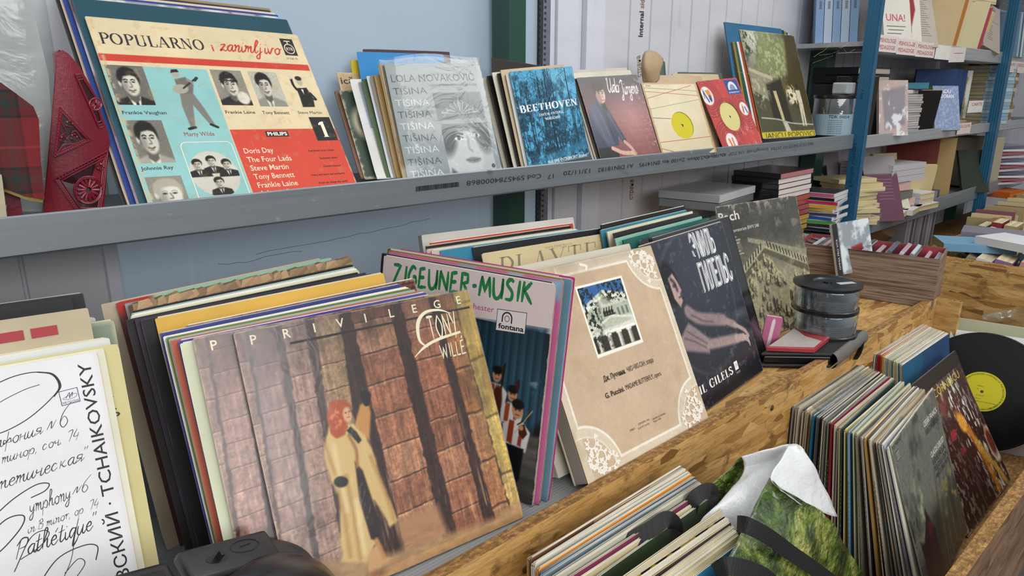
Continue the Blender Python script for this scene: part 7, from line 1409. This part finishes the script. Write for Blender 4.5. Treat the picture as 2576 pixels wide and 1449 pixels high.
for j in range(40):
    p = e0+side*(j/39)
    for k in range(n_): a = math.pi*(k/(n_-1)); V.append(p+sn*(.012*math.sin(a)+(.0008 if j % 2 else 0))+np.array([0, 0, .0165-.0165*math.cos(a)]))
F = [(j*n_+k, (j+1)*n_+k, (j+1)*n_+k+1, j*n_+k+1) for j in range(39) for k in range(n_-1)]; rs.add(V, F, '#6a6764'); o = rs.build('ribbed_spine', flat('#66635f', .55, 0., 0., .2)); adopt(o, we)
lf = lowered([wa*.95+wc*.05, wb_*.75+wa*.25, wc*.72+wd*.28, wd*.95+wb_*.05], SH+.0345)
A = Art('#b9b1ac', 60); A.blot(6, 5, '#8d2f34', .52, .62, 4, .9); A.rect(.0, -.1, 1.1, .08, '#c23a3c')
lt = slab('case', lf, .009, flat('#a8343c', .4, 0., .3), None, bev=.0008); lt.name = 'disc_case'; tag(lt, 'red edged disc case lying on the black wallet', 'disc case')
l2 = [c+np.array([0, 0, .0002]) for c in lowered([lf[0]*.97+lf[2]*.03, lf[1]*.95+lf[3]*.05, lf[2]*.92+lf[0]*.08, lf[3]*.97+lf[1]*.03], SH+.0437)]; pg = slab('leaflet', l2, .0008, flat('#bdb4ae', .35, 0., .3), lt if False else None); pg.name = 'leaflet'; tag(pg, 'grey and red printed leaflet on top of the red edged disc case', 'leaflet')
A = Art('#b9688c', 40); A.line([(.5, .15), (.45, .75)], .2, '#e3cfd6', .02)
sleeve('pink disc case standing between the carved relief cover and the wallet', pose_xyz(*at(1908, 893, z=SH)[:2], SH, .035, .085, -52, 2, -6), th=.010, art=A, edge='#d9a0b4', name='disc_case', cat='disc case', gap=False)
stp = MB(); P = [at(2150, 850, z=SH+.03), at(2164, 858, z=SH+.018), at(2164, 874, y=.552), at(2158, 892, y=.550), at(2150, 904, y=.552)]; stp.tube(spline(P, 5), .011, n=8, flat=.0012); o = stp.build('strap', NYL); adopt(o, we)
o = MB().lathe([(.02, 0), (.042, .008), (.046, .035), (.036, .07), (.018, .095), (.006, .10)], n=24, R=Matrix.Diagonal((1, .6, 1, 1))).build('shoulder_bag', flat('#3f141e', .5, 0., .1, 1., 22.), smooth=True); o.location = (1.69, .68, SH); tag(o, 'small dark red bag squeezed behind the clear disc tubs', 'bag')
A = Art('#d6d4d0', 30); A.text('RIX', .1, .75, .5, '#1b1b1d', .8, bold=.03); V, F, C, fm = sleeve_mesh(.034, .02, .0006, art=A, edge='#d6d4d0', r=.001, gap=False); q = bpy.data.objects.new('name_patch', mesh('name_patch', V, F, [PAPER, INK], C, fm)); link(q, o); q.location = (-.020, -.034, .048); q.rotation_euler = (0, 0, -.6)
# ---------------------------------------------------------------- the bin in front
BZ = .5985
G_F = 'album sleeves filed in the front bin'
cols_f = ['#5a6a7a', '#8fa0b0', '#c9c1ae', '#3a4a5a', '#b9b4a4', '#d3cbb4', '#8a8578', '#c9c4b0', '#23405a', '#b3a888', '#cfc6ac', '#d6cfb8', '#a9a292', '#c3bca6', '#1f6a92', '#c9c0a4', '#4a4a4c', '#3a3c40', '#b9b0a0', '#8d8a84', '#d0c8b0', '#a8a49c', '#8c2438', '#c3b8a0', '#5a4c3a', '#cabf9c', '#2f4a44', '#c9b83a', '#6f93b8', '#7fa4c4', '#b9c4a0', '#cdd0b4', '#8a8474', '#d3c8b0', '#2a2632', '#a9844a', '#3c3c44', '#c3b9a6', '#5c6a70', '#b9a890', '#8c8c84', '#d6d2c4', '#9aa2b4', '#c9c8b8']
cn_f = {}
def cname(c):
    r, g, b = hx(c); mx, mn = max(r, g, b), min(r, g, b)
    if mx-mn < .09: return 'black' if mx < .25 else 'dark grey' if mx < .42 else 'grey' if mx < .68 else 'pale grey' if mx < .8 else 'off white'
    if r >= g >= b: return ('cream' if mn > .6 else 'tan' if mn > .45 else 'brown') if (r-g) < .16 else 'red'
    if b >= g: return 'pale blue' if mx > .6 else 'blue' if mx > .4 else 'dark blue'
    return 'red' if r > g else ('pale green' if mx > .6 else 'green')
n_ = len(cols_f)
for i, c in enumerate(cols_f):
    f = i/(n_-1); tlx, tly = np.interp(f, [0, .25, .5, .75, 1], [1984, 2030, 2092, 2160, 2232]), np.interp(f, [0, .25, .5, .75, 1], [1010, 1034, 1064, 1094, 1122])
    ln = np.interp(f, [0, .4, .7, 1], [0.5, 2.5, 8, 18.2]); rg_ = random.Random(i*7)
    P = pose_yaw(BZ, LP, LP, TL=(tlx+rg_.uniform(-4, 4), tly+rg_.uniform(-2, 2)), yaw=np.interp(f, [0, 1], [.5, 5.])+rg_.uniform(-1, 1), lean=ln+rg_.uniform(-.5, .5)); P = P[:6]+(LP-(.008 if rg_.random() < .25 else .004)*rg_.random(),)
    sleeve('%s album sleeve, %s from the back of the long front bin row' % (cname(c), nth(i)), P, th=.0022+.0008*rg_.random(), col=c, edge=('#d8cfb4', '#8d98a0', '#dcd6c6', '#c9c6bc', '#b9a984', '#5a6470', '#cfc8b4')[i % 7], group=G_F, wear=.7, bend=rg_.uniform(-.0012, .0012), n=10, spine=c if i % 3 else ('#d8d0b8', '#2c2a2c', '#8d8a84')[i % 9//3])
PG = pose((2239, 1124), (2348, 977), BZ, LP, lean=19.5, flat=6)
sleeve('grey album sleeve with a stormy rocky landscape, front of the long bin row', PG, art=art_storm(), mat=GLOSS, edge='#b9b8a8', th=.003)
fl_ = paper_sheet('loose_polythene', 'loose clear polythene lying across the tops of the filed sleeves', 'plastic film', [[(2040, 1020, .50), (2090, 985, .50), (2150, 945, .505), (2185, 925, .51)], [(2050, 1030, .485), (2105, 990, .48), (2160, 950, .49), (2200, 930, .50)], [(2068, 1040, .47), (2115, 1005, .465), (2172, 965, .47), (2210, 935, .485)]], FILM2)
cols_2 = ['#d0c8b0', '#b9b4a2', '#dcd6c4', '#8d9a90', '#d3cdb8', '#6a625a', '#b02c34', '#a8242e', '#c9463f', '#cbb83c', '#d9d2bc', '#c3bda8', '#8aa89a', '#d0cab6', '#b9b09a', '#5f8a84', '#d6cfba', '#caa860', '#ddd6c2', '#3f7a96', '#d3ccb8', '#c9c4b4']
for i, c in enumerate(cols_2):
    f = i/(len(cols_2)-1); P = pose_yaw(BZ, LP, TR=(np.interp(f, [0, .3, 1], [2306, 2330, 2384]), np.interp(f, [0, .3, 1], [812, 818, 838])), yaw=.5, lean=np.interp(f, [0, 1], [1, 9.5]))
    sleeve('%s album sleeve, %s from the back of the far bin row' % (cname(c), nth(i)), P, th=.0026, col=c, edge=('#dcd5bf', '#cfc9b6', '#d9d4c6')[i % 3], group='album sleeves in the far bin row', wear=.7, n=10, spine=c)
sleeve('navy album sleeve with pale pointed shapes at the front of the far bin row', pose_yaw(BZ, LP, TR=(2387, 840), yaw=0, lean=10), art=art_navy(), edge='#c9c4b4', th=.003)
PE = pose_yaw(BZ, LP, TL=(2317, 785), yaw=-78, lean=12)
sleeve('pale green album sleeve with a dark haired man standing behind the bare disc', PE, art=art_electre(), mat=GLOSS, edge='#c9c8b0')
isl = sleeve('white inner sleeve slipping out between the navy sleeve and the bare disc', pose_yaw(BZ, .30, TL=(2392, 828), yaw=-70, lean=14), th=.001, col='#dcdcdc', edge='#e4e4e4', mat=PAPER, wear=0., gap=False)
dv = at(2470, 985, x=2.005); O_, u_, b_, k_, *_r5 = pose_xyz(0, 0, 0, .3, .3, -76, 14); PD = (dv-u_*.15-b_*.15, u_, b_, k_, 14, .3, .3)
disc('bare black long playing record with a yellow label standing in the bin', PD, (.15, .15), .150, '#cfc42a', .050, 0., big=True, words=(('UNAUTHORIZED COPYING OF THIS RECORD IS PROHIBITED', 2.6), ('ELECTRECORD', -.6)))
PCn = pose((2277, 996), (2402, 894), BZ, LP, lean=30, flat=30)
sleeve('dark red album sleeve with a golden bird and yellow capitals leaning across the bin', PCn, art=art_bird(), mat=GLOSS, edge='#8d8072', th=.003)
for k in range(3):
    P = list(PCn); P[0] = PCn[0]+PCn[3]*(.008+.006*k)+np.array([.004*k, 0, 0]); P[0][2] = BZ+.001; P[4] = 30-1.5*k; P[2], P[3] = frame(PCn[1], math.radians(P[4])); sleeve('%s album sleeve, %s behind the golden bird cover' % (('black', 'white', 'dark brown')[k], nth(k)), tuple(P), col=('#141416', '#c9c8c4', '#2c2420')[k], edge=('#3a3a3c', '#dcdcd8', '#8c8478')[k], wear=.3)
PJ = pose((1725, 1165), (1963, 1020), .605, LP, lean=3)
sleeve('black and olive album sleeve with fat white lettering and a yellow spiral sun', PJ, art=art_jocuri(), mat=GLOSS, edge='#b9a040')
# ---------------------------------------------------------------- shopping bag with records
HB = .651
cols_b = [('#6b4c34', 'dark brown'), ('#a8845c', 'tan'), ('#d3cdb8', 'cream'), ('#cfc9b8', 'off white'), ('#c4c0b4', 'pale grey'), ('#d98a2c', 'bright orange'), ('#c9c3b0', 'ivory'), ('#4a5a70', 'slate blue'), ('#7f94a0', 'grey blue'), ('#a83a6a', 'magenta'), ('#cdc7b2', 'buff'), ('#b9b5a4', 'stone grey'), ('#241d1c', 'black brown'), ('#7a2c50', 'dark magenta'), ('#cfc39c', 'pale straw'), ('#3a4a34', 'dark green')]
for i, (c, nm_) in enumerate(cols_b):
    f = i/(len(cols_b)-1); P = pose_yaw(HB, LP, TR=(np.interp(f, [0, .5, 1], [1716, 1752, 1782]), np.interp(f, [0, .5, 1], [1172, 1196, 1236])), yaw=random.Random(i).uniform(-.8, .8), lean=np.interp(f, [0, 1], [2, 7])); P = P[:6]+(LP-(0, .001, 0, .003, .001, .002, .006, .003, .005, .008, .002, .001, .007, .004, .010, .012)[i],)
    sleeve('%s album sleeve, %s from the back of the records in the green shopping bag' % (nm_, nth(i)), P, th=.0034, col=c, edge=('#d9d3c0', '#c9c2ae', '#dad6ca')[i % 3] if i != 12 else '#4a4440', group='album sleeves at the back of the green shopping bag', wear=.5, n=10, spine=c)
cols_c = [('#c9bfa4', 'cream'), ('#26282a', 'black with yellow dots'), ('#b9904a', 'ochre'), ('#dcd6c4', 'white'), ('#4a3c34', 'dark brown'), ('#6fa3a8', 'turquoise'), ('#d08a3c', 'orange'), ('#d3c69c', 'straw'), ('#cfc49a', 'pale yellow'), ('#c6bd98', 'beige'), ('#cdc096', 'sand'), ('#3a86b0', 'bright blue')]
for i, (c, nm_) in enumerate(cols_c):
    f = i/(len(cols_c)-1); P = pose_yaw(HB, LP, TR=(np.interp(f, [0, .4, 1], [1818, 1840, 1862]), np.interp(f, [0, .4, 1], [1288, 1305, 1338])), yaw=-1+random.Random(i).uniform(-.8, .8), lean=np.interp(f, [0, 1], [8, 12])); P = P[:6]+(LP-(-.004, .004, .009, .002, .006, .009, .011, .004, .006, .005, .007, .014)[i],); art = None
    if 'dots' in nm_:
        art = Art('#26282a', 80)
        for x, r_ in ((.12, .05), (.30, .06), (.42, .04), (.52, .035), (.62, .035), (.74, .06), (.9, .04)): art.fell(x, .03, r_, r_*.8, '#c9b52c', 20)
    sleeve('%s album sleeve, %s back among nearer records in the bag' % (nm_, nth(i)), P, th=.0036, art=art, col=c, edge=('#d9d0b0', '#cfc6a8', '#dcd6c2')[i % 3], group='nearer album sleeves in the shopping bag', wear=.5, n=10, spine=c)
def forest_print():
    m = bpy.data.materials.new('woodland_print_laminate'); t = NT(m); co = t.mapping((1, 1, 1), (.3, .2, .5))
    a = t.noise(co, 16, 8, .65, .8); b = t.noise(co, 52, 6, .7); c = t.noise(t.mapping((10, 10, 40), (0, .5, 0)), 1., 5)
    k = t.ramp(a, [(.28, '#0f1a0c'), (.42, '#2f4a1c'), (.52, '#5f7a2e'), (.60, '#94a24a'), (.70, '#c9c27a')]); k = t.mix(t.ramp(b, [(.5, 0.), (.66, .8)]), k, '#17230f'); k = t.mix(t.ramp(c, [(.6, 0.), (.72, .55)]), k, '#7a6238')
    w = t.n('TexNoise'); w.inputs['Scale'].default_value = 75; w.inputs['Detail'].default_value = 5; w.inputs['Distortion'].default_value = .6; t.l(co, w.inputs['Vector'])
    t.bsdf(k, .1, 0., t.bump(w.outputs['Fac'], 1., .014), 1.); return m
FOREST = forest_print()
def white_lam():
    m = bpy.data.materials.new('white_woven_plastic'); t = NT(m); ch = t.n('TexChecker'); ch.inputs['Scale'].default_value = 260.; t.l(t.mapping(), ch.inputs[0]); w = t.noise(t.mapping(), 60, 4, .6, .4); s = t.mix(.75, ch.outputs['Fac'], w)
    t.bsdf('#d8dadb', .22, 0., t.bump(s, .7, .005), .4); return m
WLAM = white_lam()
sb_ = empty('shopping_bag', (.95, .40, BZ)); tag(sb_, 'glossy green woodland print shopping bag with white lining and black webbing handles', 'bag')
def bagpart(name, rows, m, k=6):
    o = paper_sheet(name, None, None, rows, m, None, k)
    for v in o.data.vertices: n3 = mnoise.noise_vector(v.co*38); v.co += Vector((n3.x, n3.y, n3.z))*.0025
    return adopt(o, sb_)
bagpart('front_panel', [[(1936, 1202, .392), (1942, 1206, .384), (1950, 1215, .372), (1960, 1228, .362)], [(1890, 1290, .378), (1940, 1285, .368), (2010, 1290, .352), (2080, 1300, .342)], [(1850, 1370, .362), (1930, 1370, .348), (2030, 1365, .336), (2125, 1372, .334)], [(1800, 1470, .348), (1910, 1470, .336), (2040, 1465, .328), (2175, 1455, .330)], [(1750, 1600, .335), (1890, 1600, .325), (2060, 1600, .320), (2240, 1600, .328)]], FOREST)
bagpart('turned_down_edge', [[(1985, 1119, .398), (2003, 1118, .392), (2012, 1122, .386), (2022, 1132, .380)], [(1958, 1165, .390), (1990, 1168, .382), (2025, 1175, .372), (2052, 1184, .366)], [(1938, 1203, .384), (1975, 1218, .374), (2030, 1232, .362), (2080, 1240, .354)], [(1962, 1234, .362), (2000, 1262, .356), (2050, 1284, .348), (2108, 1300, .340)]], WLAM)
bagpart('lining', [[(1866, 1148, .445), (1905, 1136, .430), (1950, 1124, .415), (1990, 1118, .402)], [(1872, 1180, .442), (1910, 1170, .428), (1950, 1160, .412), (1975, 1150, .400)], [(1835, 1235, .436), (1880, 1210, .424), (1920, 1205, .408), (1945, 1200, .396)], [(1770, 1300, .432), (1830, 1290, .420), (1880, 1280, .404), (1900, 1270, .390)], [(1750, 1350, .432), (1810, 1345, .418), (1860, 1340, .402), (1885, 1330, .388)]], WLAM)
bagpart('back_panel', [[(1786, 1224, .470), (1820, 1190, .466), (1850, 1160, .460), (1868, 1148, .452)], [(1790, 1255, .468), (1825, 1225, .462), (1855, 1195, .456), (1872, 1180, .448)], [(1790, 1290, .466), (1828, 1262, .460), (1850, 1235, .452), (1862, 1222, .446)]], FOREST)
bagpart('side_strip', [[(1452, 1440, .482), (1500, 1410, .480), (1560, 1388, .477), (1620, 1352, .474), (1690, 1310, .472), (1760, 1262, .470)], [(1460, 1470, .480), (1520, 1440, .478), (1572, 1412, .475), (1640, 1372, .472), (1705, 1332, .470), (1775, 1288, .468)]], FOREST)
th_ = MB()
def stitches(rows, col):
    P = spline([at(a, b, y=y) for a, b, y in rows], 14)
    for i in range(0, len(P)-1, 2): th_.tube([P[i], P[i]*.3+P[i+1]*.7], .0004, col, n=4)
stitches([(1880, 1166, .438), (1925, 1156, .424), (1970, 1150, .404)], '#b9b592'); stitches([(1850, 1215, .438), (1895, 1196, .424), (1940, 1188, .404)], '#b9b592'); stitches([(2006, 1130, .386), (1975, 1175, .384), (1950, 1206, .378)], '#c4c09c'); stitches([(2030, 1185, .362), (1995, 1230, .360), (1972, 1245, .356)], '#c4c09c')
stitches([(1925, 1215, .372), (1880, 1300, .366), (1838, 1390, .350), (1800, 1470, .338)], '#b9c26a'); stitches([(1460, 1446, .476), (1520, 1416, .474), (1580, 1392, .471), (1640, 1356, .468), (1700, 1318, .466)], '#b9c26a')
th_.build('stitching', PAPER, sb_)
def webbing():
    m = bpy.data.materials.new('black_webbing'); t = NT(m); ch = t.n('TexChecker'); ch.inputs['Scale'].default_value = 520.; t.l(t.mapping(), ch.inputs[0]); t.bsdf(t.mix(ch.outputs['Fac'], '#101012', '#232326'), .7, 0., t.bump(ch.outputs['Fac'], .7, .002)); return m
WEB = webbing()
def strap(pts, half=.0098):
    P = spline([at(a, b, y=y) for a, b, y in pts], 7); V = []; F = []; q = len(P)
    for i, p in enumerate(P):
        t = P[min(i+1, q-1)]-P[max(i-1, 0)]; t /= np.linalg.norm(t); v = p-CAM; v /= np.linalg.norm(v); n = np.cross(t, v); n /= np.linalg.norm(n); n = n*.85+np.array([0, 0, .25])*np.sign(n[2] or 1); n /= np.linalg.norm(n); d = np.cross(n, t)*.0011
        V += [p+n*half+d, p-n*half+d, p-n*half-d, p+n*half-d]
    for i in range(q-1):
        for k in range(4): a, b = i*4+k, i*4+(k+1) % 4; F.append((a, b, b+4, a+4))
    F += [(3, 2, 1, 0), tuple(q*4-4+k for k in range(4))]
    o = MB().add(V, F, '#151517').build('handle', WEB); return adopt(o, sb_)
strap([(1856, 1318, .360), (1880, 1322, .342), (1930, 1348, .330), (1985, 1388, .322), (2040, 1425, .318), (2110, 1475, .315)])
strap([(1800, 1440, .345), (1830, 1424, .330), (1880, 1432, .320), (1930, 1455, .315), (1960, 1500, .315)])
strap([(1600, 1410, .470), (1575, 1372, .468), (1600, 1352, .462), (1640, 1330, .455), (1680, 1305, .448), (1700, 1330, .446), (1672, 1365, .450), (1630, 1390, .455)], .010)
strap([(1735, 1290, .458), (1745, 1258, .455), (1768, 1238, .452), (1790, 1235, .450), (1782, 1265, .450), (1762, 1300, .452)], .010)
# ---------------------------------------------------------------- black plastic unit in the foreground, its two hinged halves
DEV = flat('#2a2a2c', .42, 0., .1, .12, 300.); DEVD = flat('#19191b', .28, 0., .3, .04, 200.)
qa, qb = at(452, 1384, y=.622), at(668, 1330, y=.648); vx = qb-qa; LD_ = np.linalg.norm(vx); vx /= LD_
vh = np.array([vx[1], -vx[0], 0]); vh /= np.linalg.norm(vh); vd = vh*math.cos(.55)-np.array([0, 0, 1])*math.sin(.55); vd -= vx*(vd @ vx); vd /= np.linalg.norm(vd); vn = np.cross(vx, -vd)
MD = Matrix(((vx[0], -vd[0], vn[0], qa[0]), (vx[1], -vd[1], vn[1], qa[1]), (vx[2], -vd[2], vn[2], qa[2]), (0, 0, 0, 1)))
de = empty('plastic_case', m=MD); tag(de, 'black plastic case with two latched lid halves in the lower left foreground', 'case')
def rbox(name, x0, x1, y0, y1, z0, z1, m, r=.012):
    return MB().box((x0, y0, z0), (x1, y1, z1), '#2b2b2d', bev=r).build(name, m, de, smooth=True)
def latch(x, y, par):
    l = MB()
    for k in range(28):
        a0, a1 = 2*math.pi*k/28, 2*math.pi*(k+1)/28; f_ = lambda a, r: (x+.012*r*math.cos(a), y+.0048*r*math.sin(a), .0004); l.add([f_(a0, 1.), f_(a1, 1.), f_(a1, .0), f_(a0, .0)], [(0, 1, 2, 3)], '#0c0c0d')
    l.box((x-.001, y-.003, .0), (x+.003, y+.003, .009), '#101012', bev=.0008); return l.build('latch', DEVD, par)
rl = rbox('right_lid', -.002, LD_, -.036, 0, -.014, 0, DEV, .0045); latch(.030, -.019, de)
MB().tube([(.066+.017*math.cos(t), -.013+.007*math.sin(t), .0004) for t in np.linspace(0, 6.283, 30)], .0006, n=6).tube([(.060, -.013, .0006), (.073, -.012, .0006)], .0005, n=6).build('thumb_recess', DEV, de)
bm = bmesh.new(); bmesh.ops.create_uvsphere(bm, u_segments=48, v_segments=28, radius=1.)
for v_ in bm.verts: v_.co = Vector((LD_*.80+v_.co.x*.080, -.072+v_.co.y*.056, -.022+v_.co.z*.034))
for f_ in bm.faces: f_.smooth = True
me = bpy.data.meshes.new('round_body'); bm.to_mesh(me); bm.free(); me.materials.append(DEVD); link(bpy.data.objects.new('round_body', me), de)
bm = bmesh.new(); bmesh.ops.create_uvsphere(bm, u_segments=48, v_segments=28, radius=1.)
for v_ in bm.verts: v_.co = Vector((LD_*.88+v_.co.x*.062, -.040+v_.co.y*.040, -.020+v_.co.z*.020))
for f_ in bm.faces: f_.smooth = True
me = bpy.data.meshes.new('shoulder'); bm.to_mesh(me); bm.free(); me.materials.append(DEV); link(bpy.data.objects.new('shoulder', me), de)
ll = rbox('left_lid', -.155, -.012, -.070, -.004, -.020, -.004, DEV, .006); rbox('recessed_panel', -.150, -.022, -.066, -.013, -.0052, -.0032, DEVD, .0008)
lb2 = latch(-.038, -.030, de); lb2.location.z = -.003
cd = MB()
for k in range(8): cd.tube([(LD_*.80+.076*math.cos(t)+.0016*k*math.cos(t), -.072+.054*math.sin(t)+.0014*k*math.sin(t), -.020-.0016*k) for t in np.linspace(-.5, 1.15, 16)], .0009, n=6)
cd.build('coiled_cord', flat('#151516', .6), de)
for x_ in (.03, -.08):
    p_ = MD @ Vector((x_, -.03, -.015)); f_ = MB().box((p_.x-.02, p_.y-.012, SH), (p_.x+.02, p_.y+.012, p_.z), bev=.003).build('foot', DEVD); f_.parent = de; f_.matrix_parent_inverse = MD.inverted()
# ---------------------------------------------------------------- the book crate beyond the bin
cr = empty('book_crate', (2.9, .5, .6), room=True); tag(cr, 'strand board crate packed with paperback books at the right of the picture', 'crate')
board('front_wall', (2.425, .0, .60), (2.443, .74, 1.005), cr, m=OSBY); board('back_wall', (4.2, .0, .60), (4.218, .80, 1.0), cr); board('side_wall', (2.443, .74, .6), (4.2, .758, .99), cr); board('floor', (2.443, .0, .80), (4.2, .74, .82), cr)
bcol = ['#c9bfa0', '#5f86a8', '#8c2f34', '#c3b488', '#b9ab7c', '#a3936a', '#d0c6a4', '#7d8fa4', '#c9c0a0', '#d9d6cc', '#8a5a7c', '#b9706a', '#c9cdd0', '#b3a684', '#d6cfb4', '#6a7a5a']
bnm = ['cream', 'blue', 'dark red', 'straw', 'khaki', 'brown', 'ivory', 'grey blue', 'buff', 'white', 'purple', 'salmon', 'silver', 'tan', 'pale cream', 'green']
for row in range(4):
    for k in range(15):
        i = (row*5+k*3) % 16; x_ = 2.52+row*.155+.0*k; y_ = .70-k*.046
        book('%s paperback, %s from the wall in the %s row of the book crate' % (bnm[i], nth(k), nth(row)), pose_xyz(x_, y_, .821+.012*row, .125, .165+.006*((k*3) % 4), 2, (-22, -14, -8, -4)[row], 0), .026+.006*(k % 3), bcol[i], group='paperbacks in row %d of the book crate' % (row+1), spine_words=None)
for k, (px, py_, c, t, yw) in enumerate(((2440, 622, '#6f9ab8', 'bright blue', 30), (2500, 606, '#7d7884', 'mauve grey with yellow letters', 12), (2560, 640, '#d0d2d4', 'white', -20))):
    P = at(px, py_, z=1.02); flatbook('%s book lying on top of the crate of paperbacks' % t, (P[0]+.03, P[1]), 1.012+.012*k, .14, .20, .024, yw, c, '#a9956c')
for k in range(7):
    P = at(2425+k*28, 668+k*3.2, z=.985); book('%s paperback, %s along the front edge of the book crate' % (('white', 'purple', 'salmon', 'white and red', 'cream', 'lilac', 'white')[k], nth(k)), pose_xyz(2.452, .56-k*.052, .862, .12, .145+.004*(k % 3), 4, -10), (.040, .044, .034, .036, .04, .03, .04)[k], ('#cfd1d2', '#8a6a94', '#c08a80', '#c9b4b0', '#c9c0a4', '#a99ab4', '#d0d2d4')[k], group='paperbacks along the crate front')
# far bins of books beyond
cr2 = empty('book_crate', (4.9, .6, .8), room=True); tag(cr2, 'second open crate of old books behind the first crate by the second blue post', 'crate')
board('front_wall', (3.35, .765, .80), (4.8, .78, .985), cr2); board('floor', (3.35, .78, .80), (4.8, 1.18, .82), cr2)
for k in range(22): book('yellow edged book, %s from the left in the crate under the shelving' % nth(k), pose_xyz(3.40+k*.055, .86, .821, .14, .165+.01*(k % 3), -82, 6), .042, ('#9a8a64', '#c3b48c', '#7a4a54', '#b9ac84', '#8d8468')[k % 5], pages='#c3b07c', group='old books in the crate under the shelving', soft=False)
for k in range(9): book('stiff grey paperback, %s from the left against the wall beyond the crate' % nth(k), pose_xyz(3.05+k*.042, 1.14, SH-.1, .16, .24, -80, 8), .02, ('#6f6a70', '#8a868c', '#5a575c')[k % 3], pages='#b9b3b0', group='stiff grey paperbacks by the wall')
o = flatbook('orange boxed book lying high beyond the second blue post', (4.25, .93), .985, .20, .12, .03, -6, '#b85a20', '#c9742c', soft=False)
bl = MB().lathe([(.0, -.11), (.06, -.10), (.075, -.03), (.075, .03), (.06, .10), (.0, .11)], n=24, R=Matrix.Rotation(.9, 4, 'X'), cap=False).build('cloth_bundle', flat('#6a4a30', .8, 0., 0., .8, 20.)); bl.location = (2.95, 1.10, 1.0-.07); tag(bl, 'brown rolled bundle under the lower shelf beside the wall', 'bundle')
for k in range(6): flatbook('shadowed old volume, %s from the left in the dark under the far shelf' % nth(k), (4.0+k*.13, 1.08), .99, .12, .16, .05, 20*k, ('#4a3c34', '#3a3430', '#6a5a4a')[k % 3], '#8d7c60')
sl_ = paper_sheet('bag_film', 'crinkled brownish film lying over the bin end behind the green sleeve', 'plastic film', [[(2470, 792, .47), (2510, 784, .45), (2550, 778, .42), (2600, 770, .40)], [(2475, 806, .46), (2515, 806, .44), (2555, 808, .41), (2600, 815, .39)], [(2500, 812, .45), (2530, 818, .43), (2570, 830, .41), (2600, 840, .39)]], FILM2)
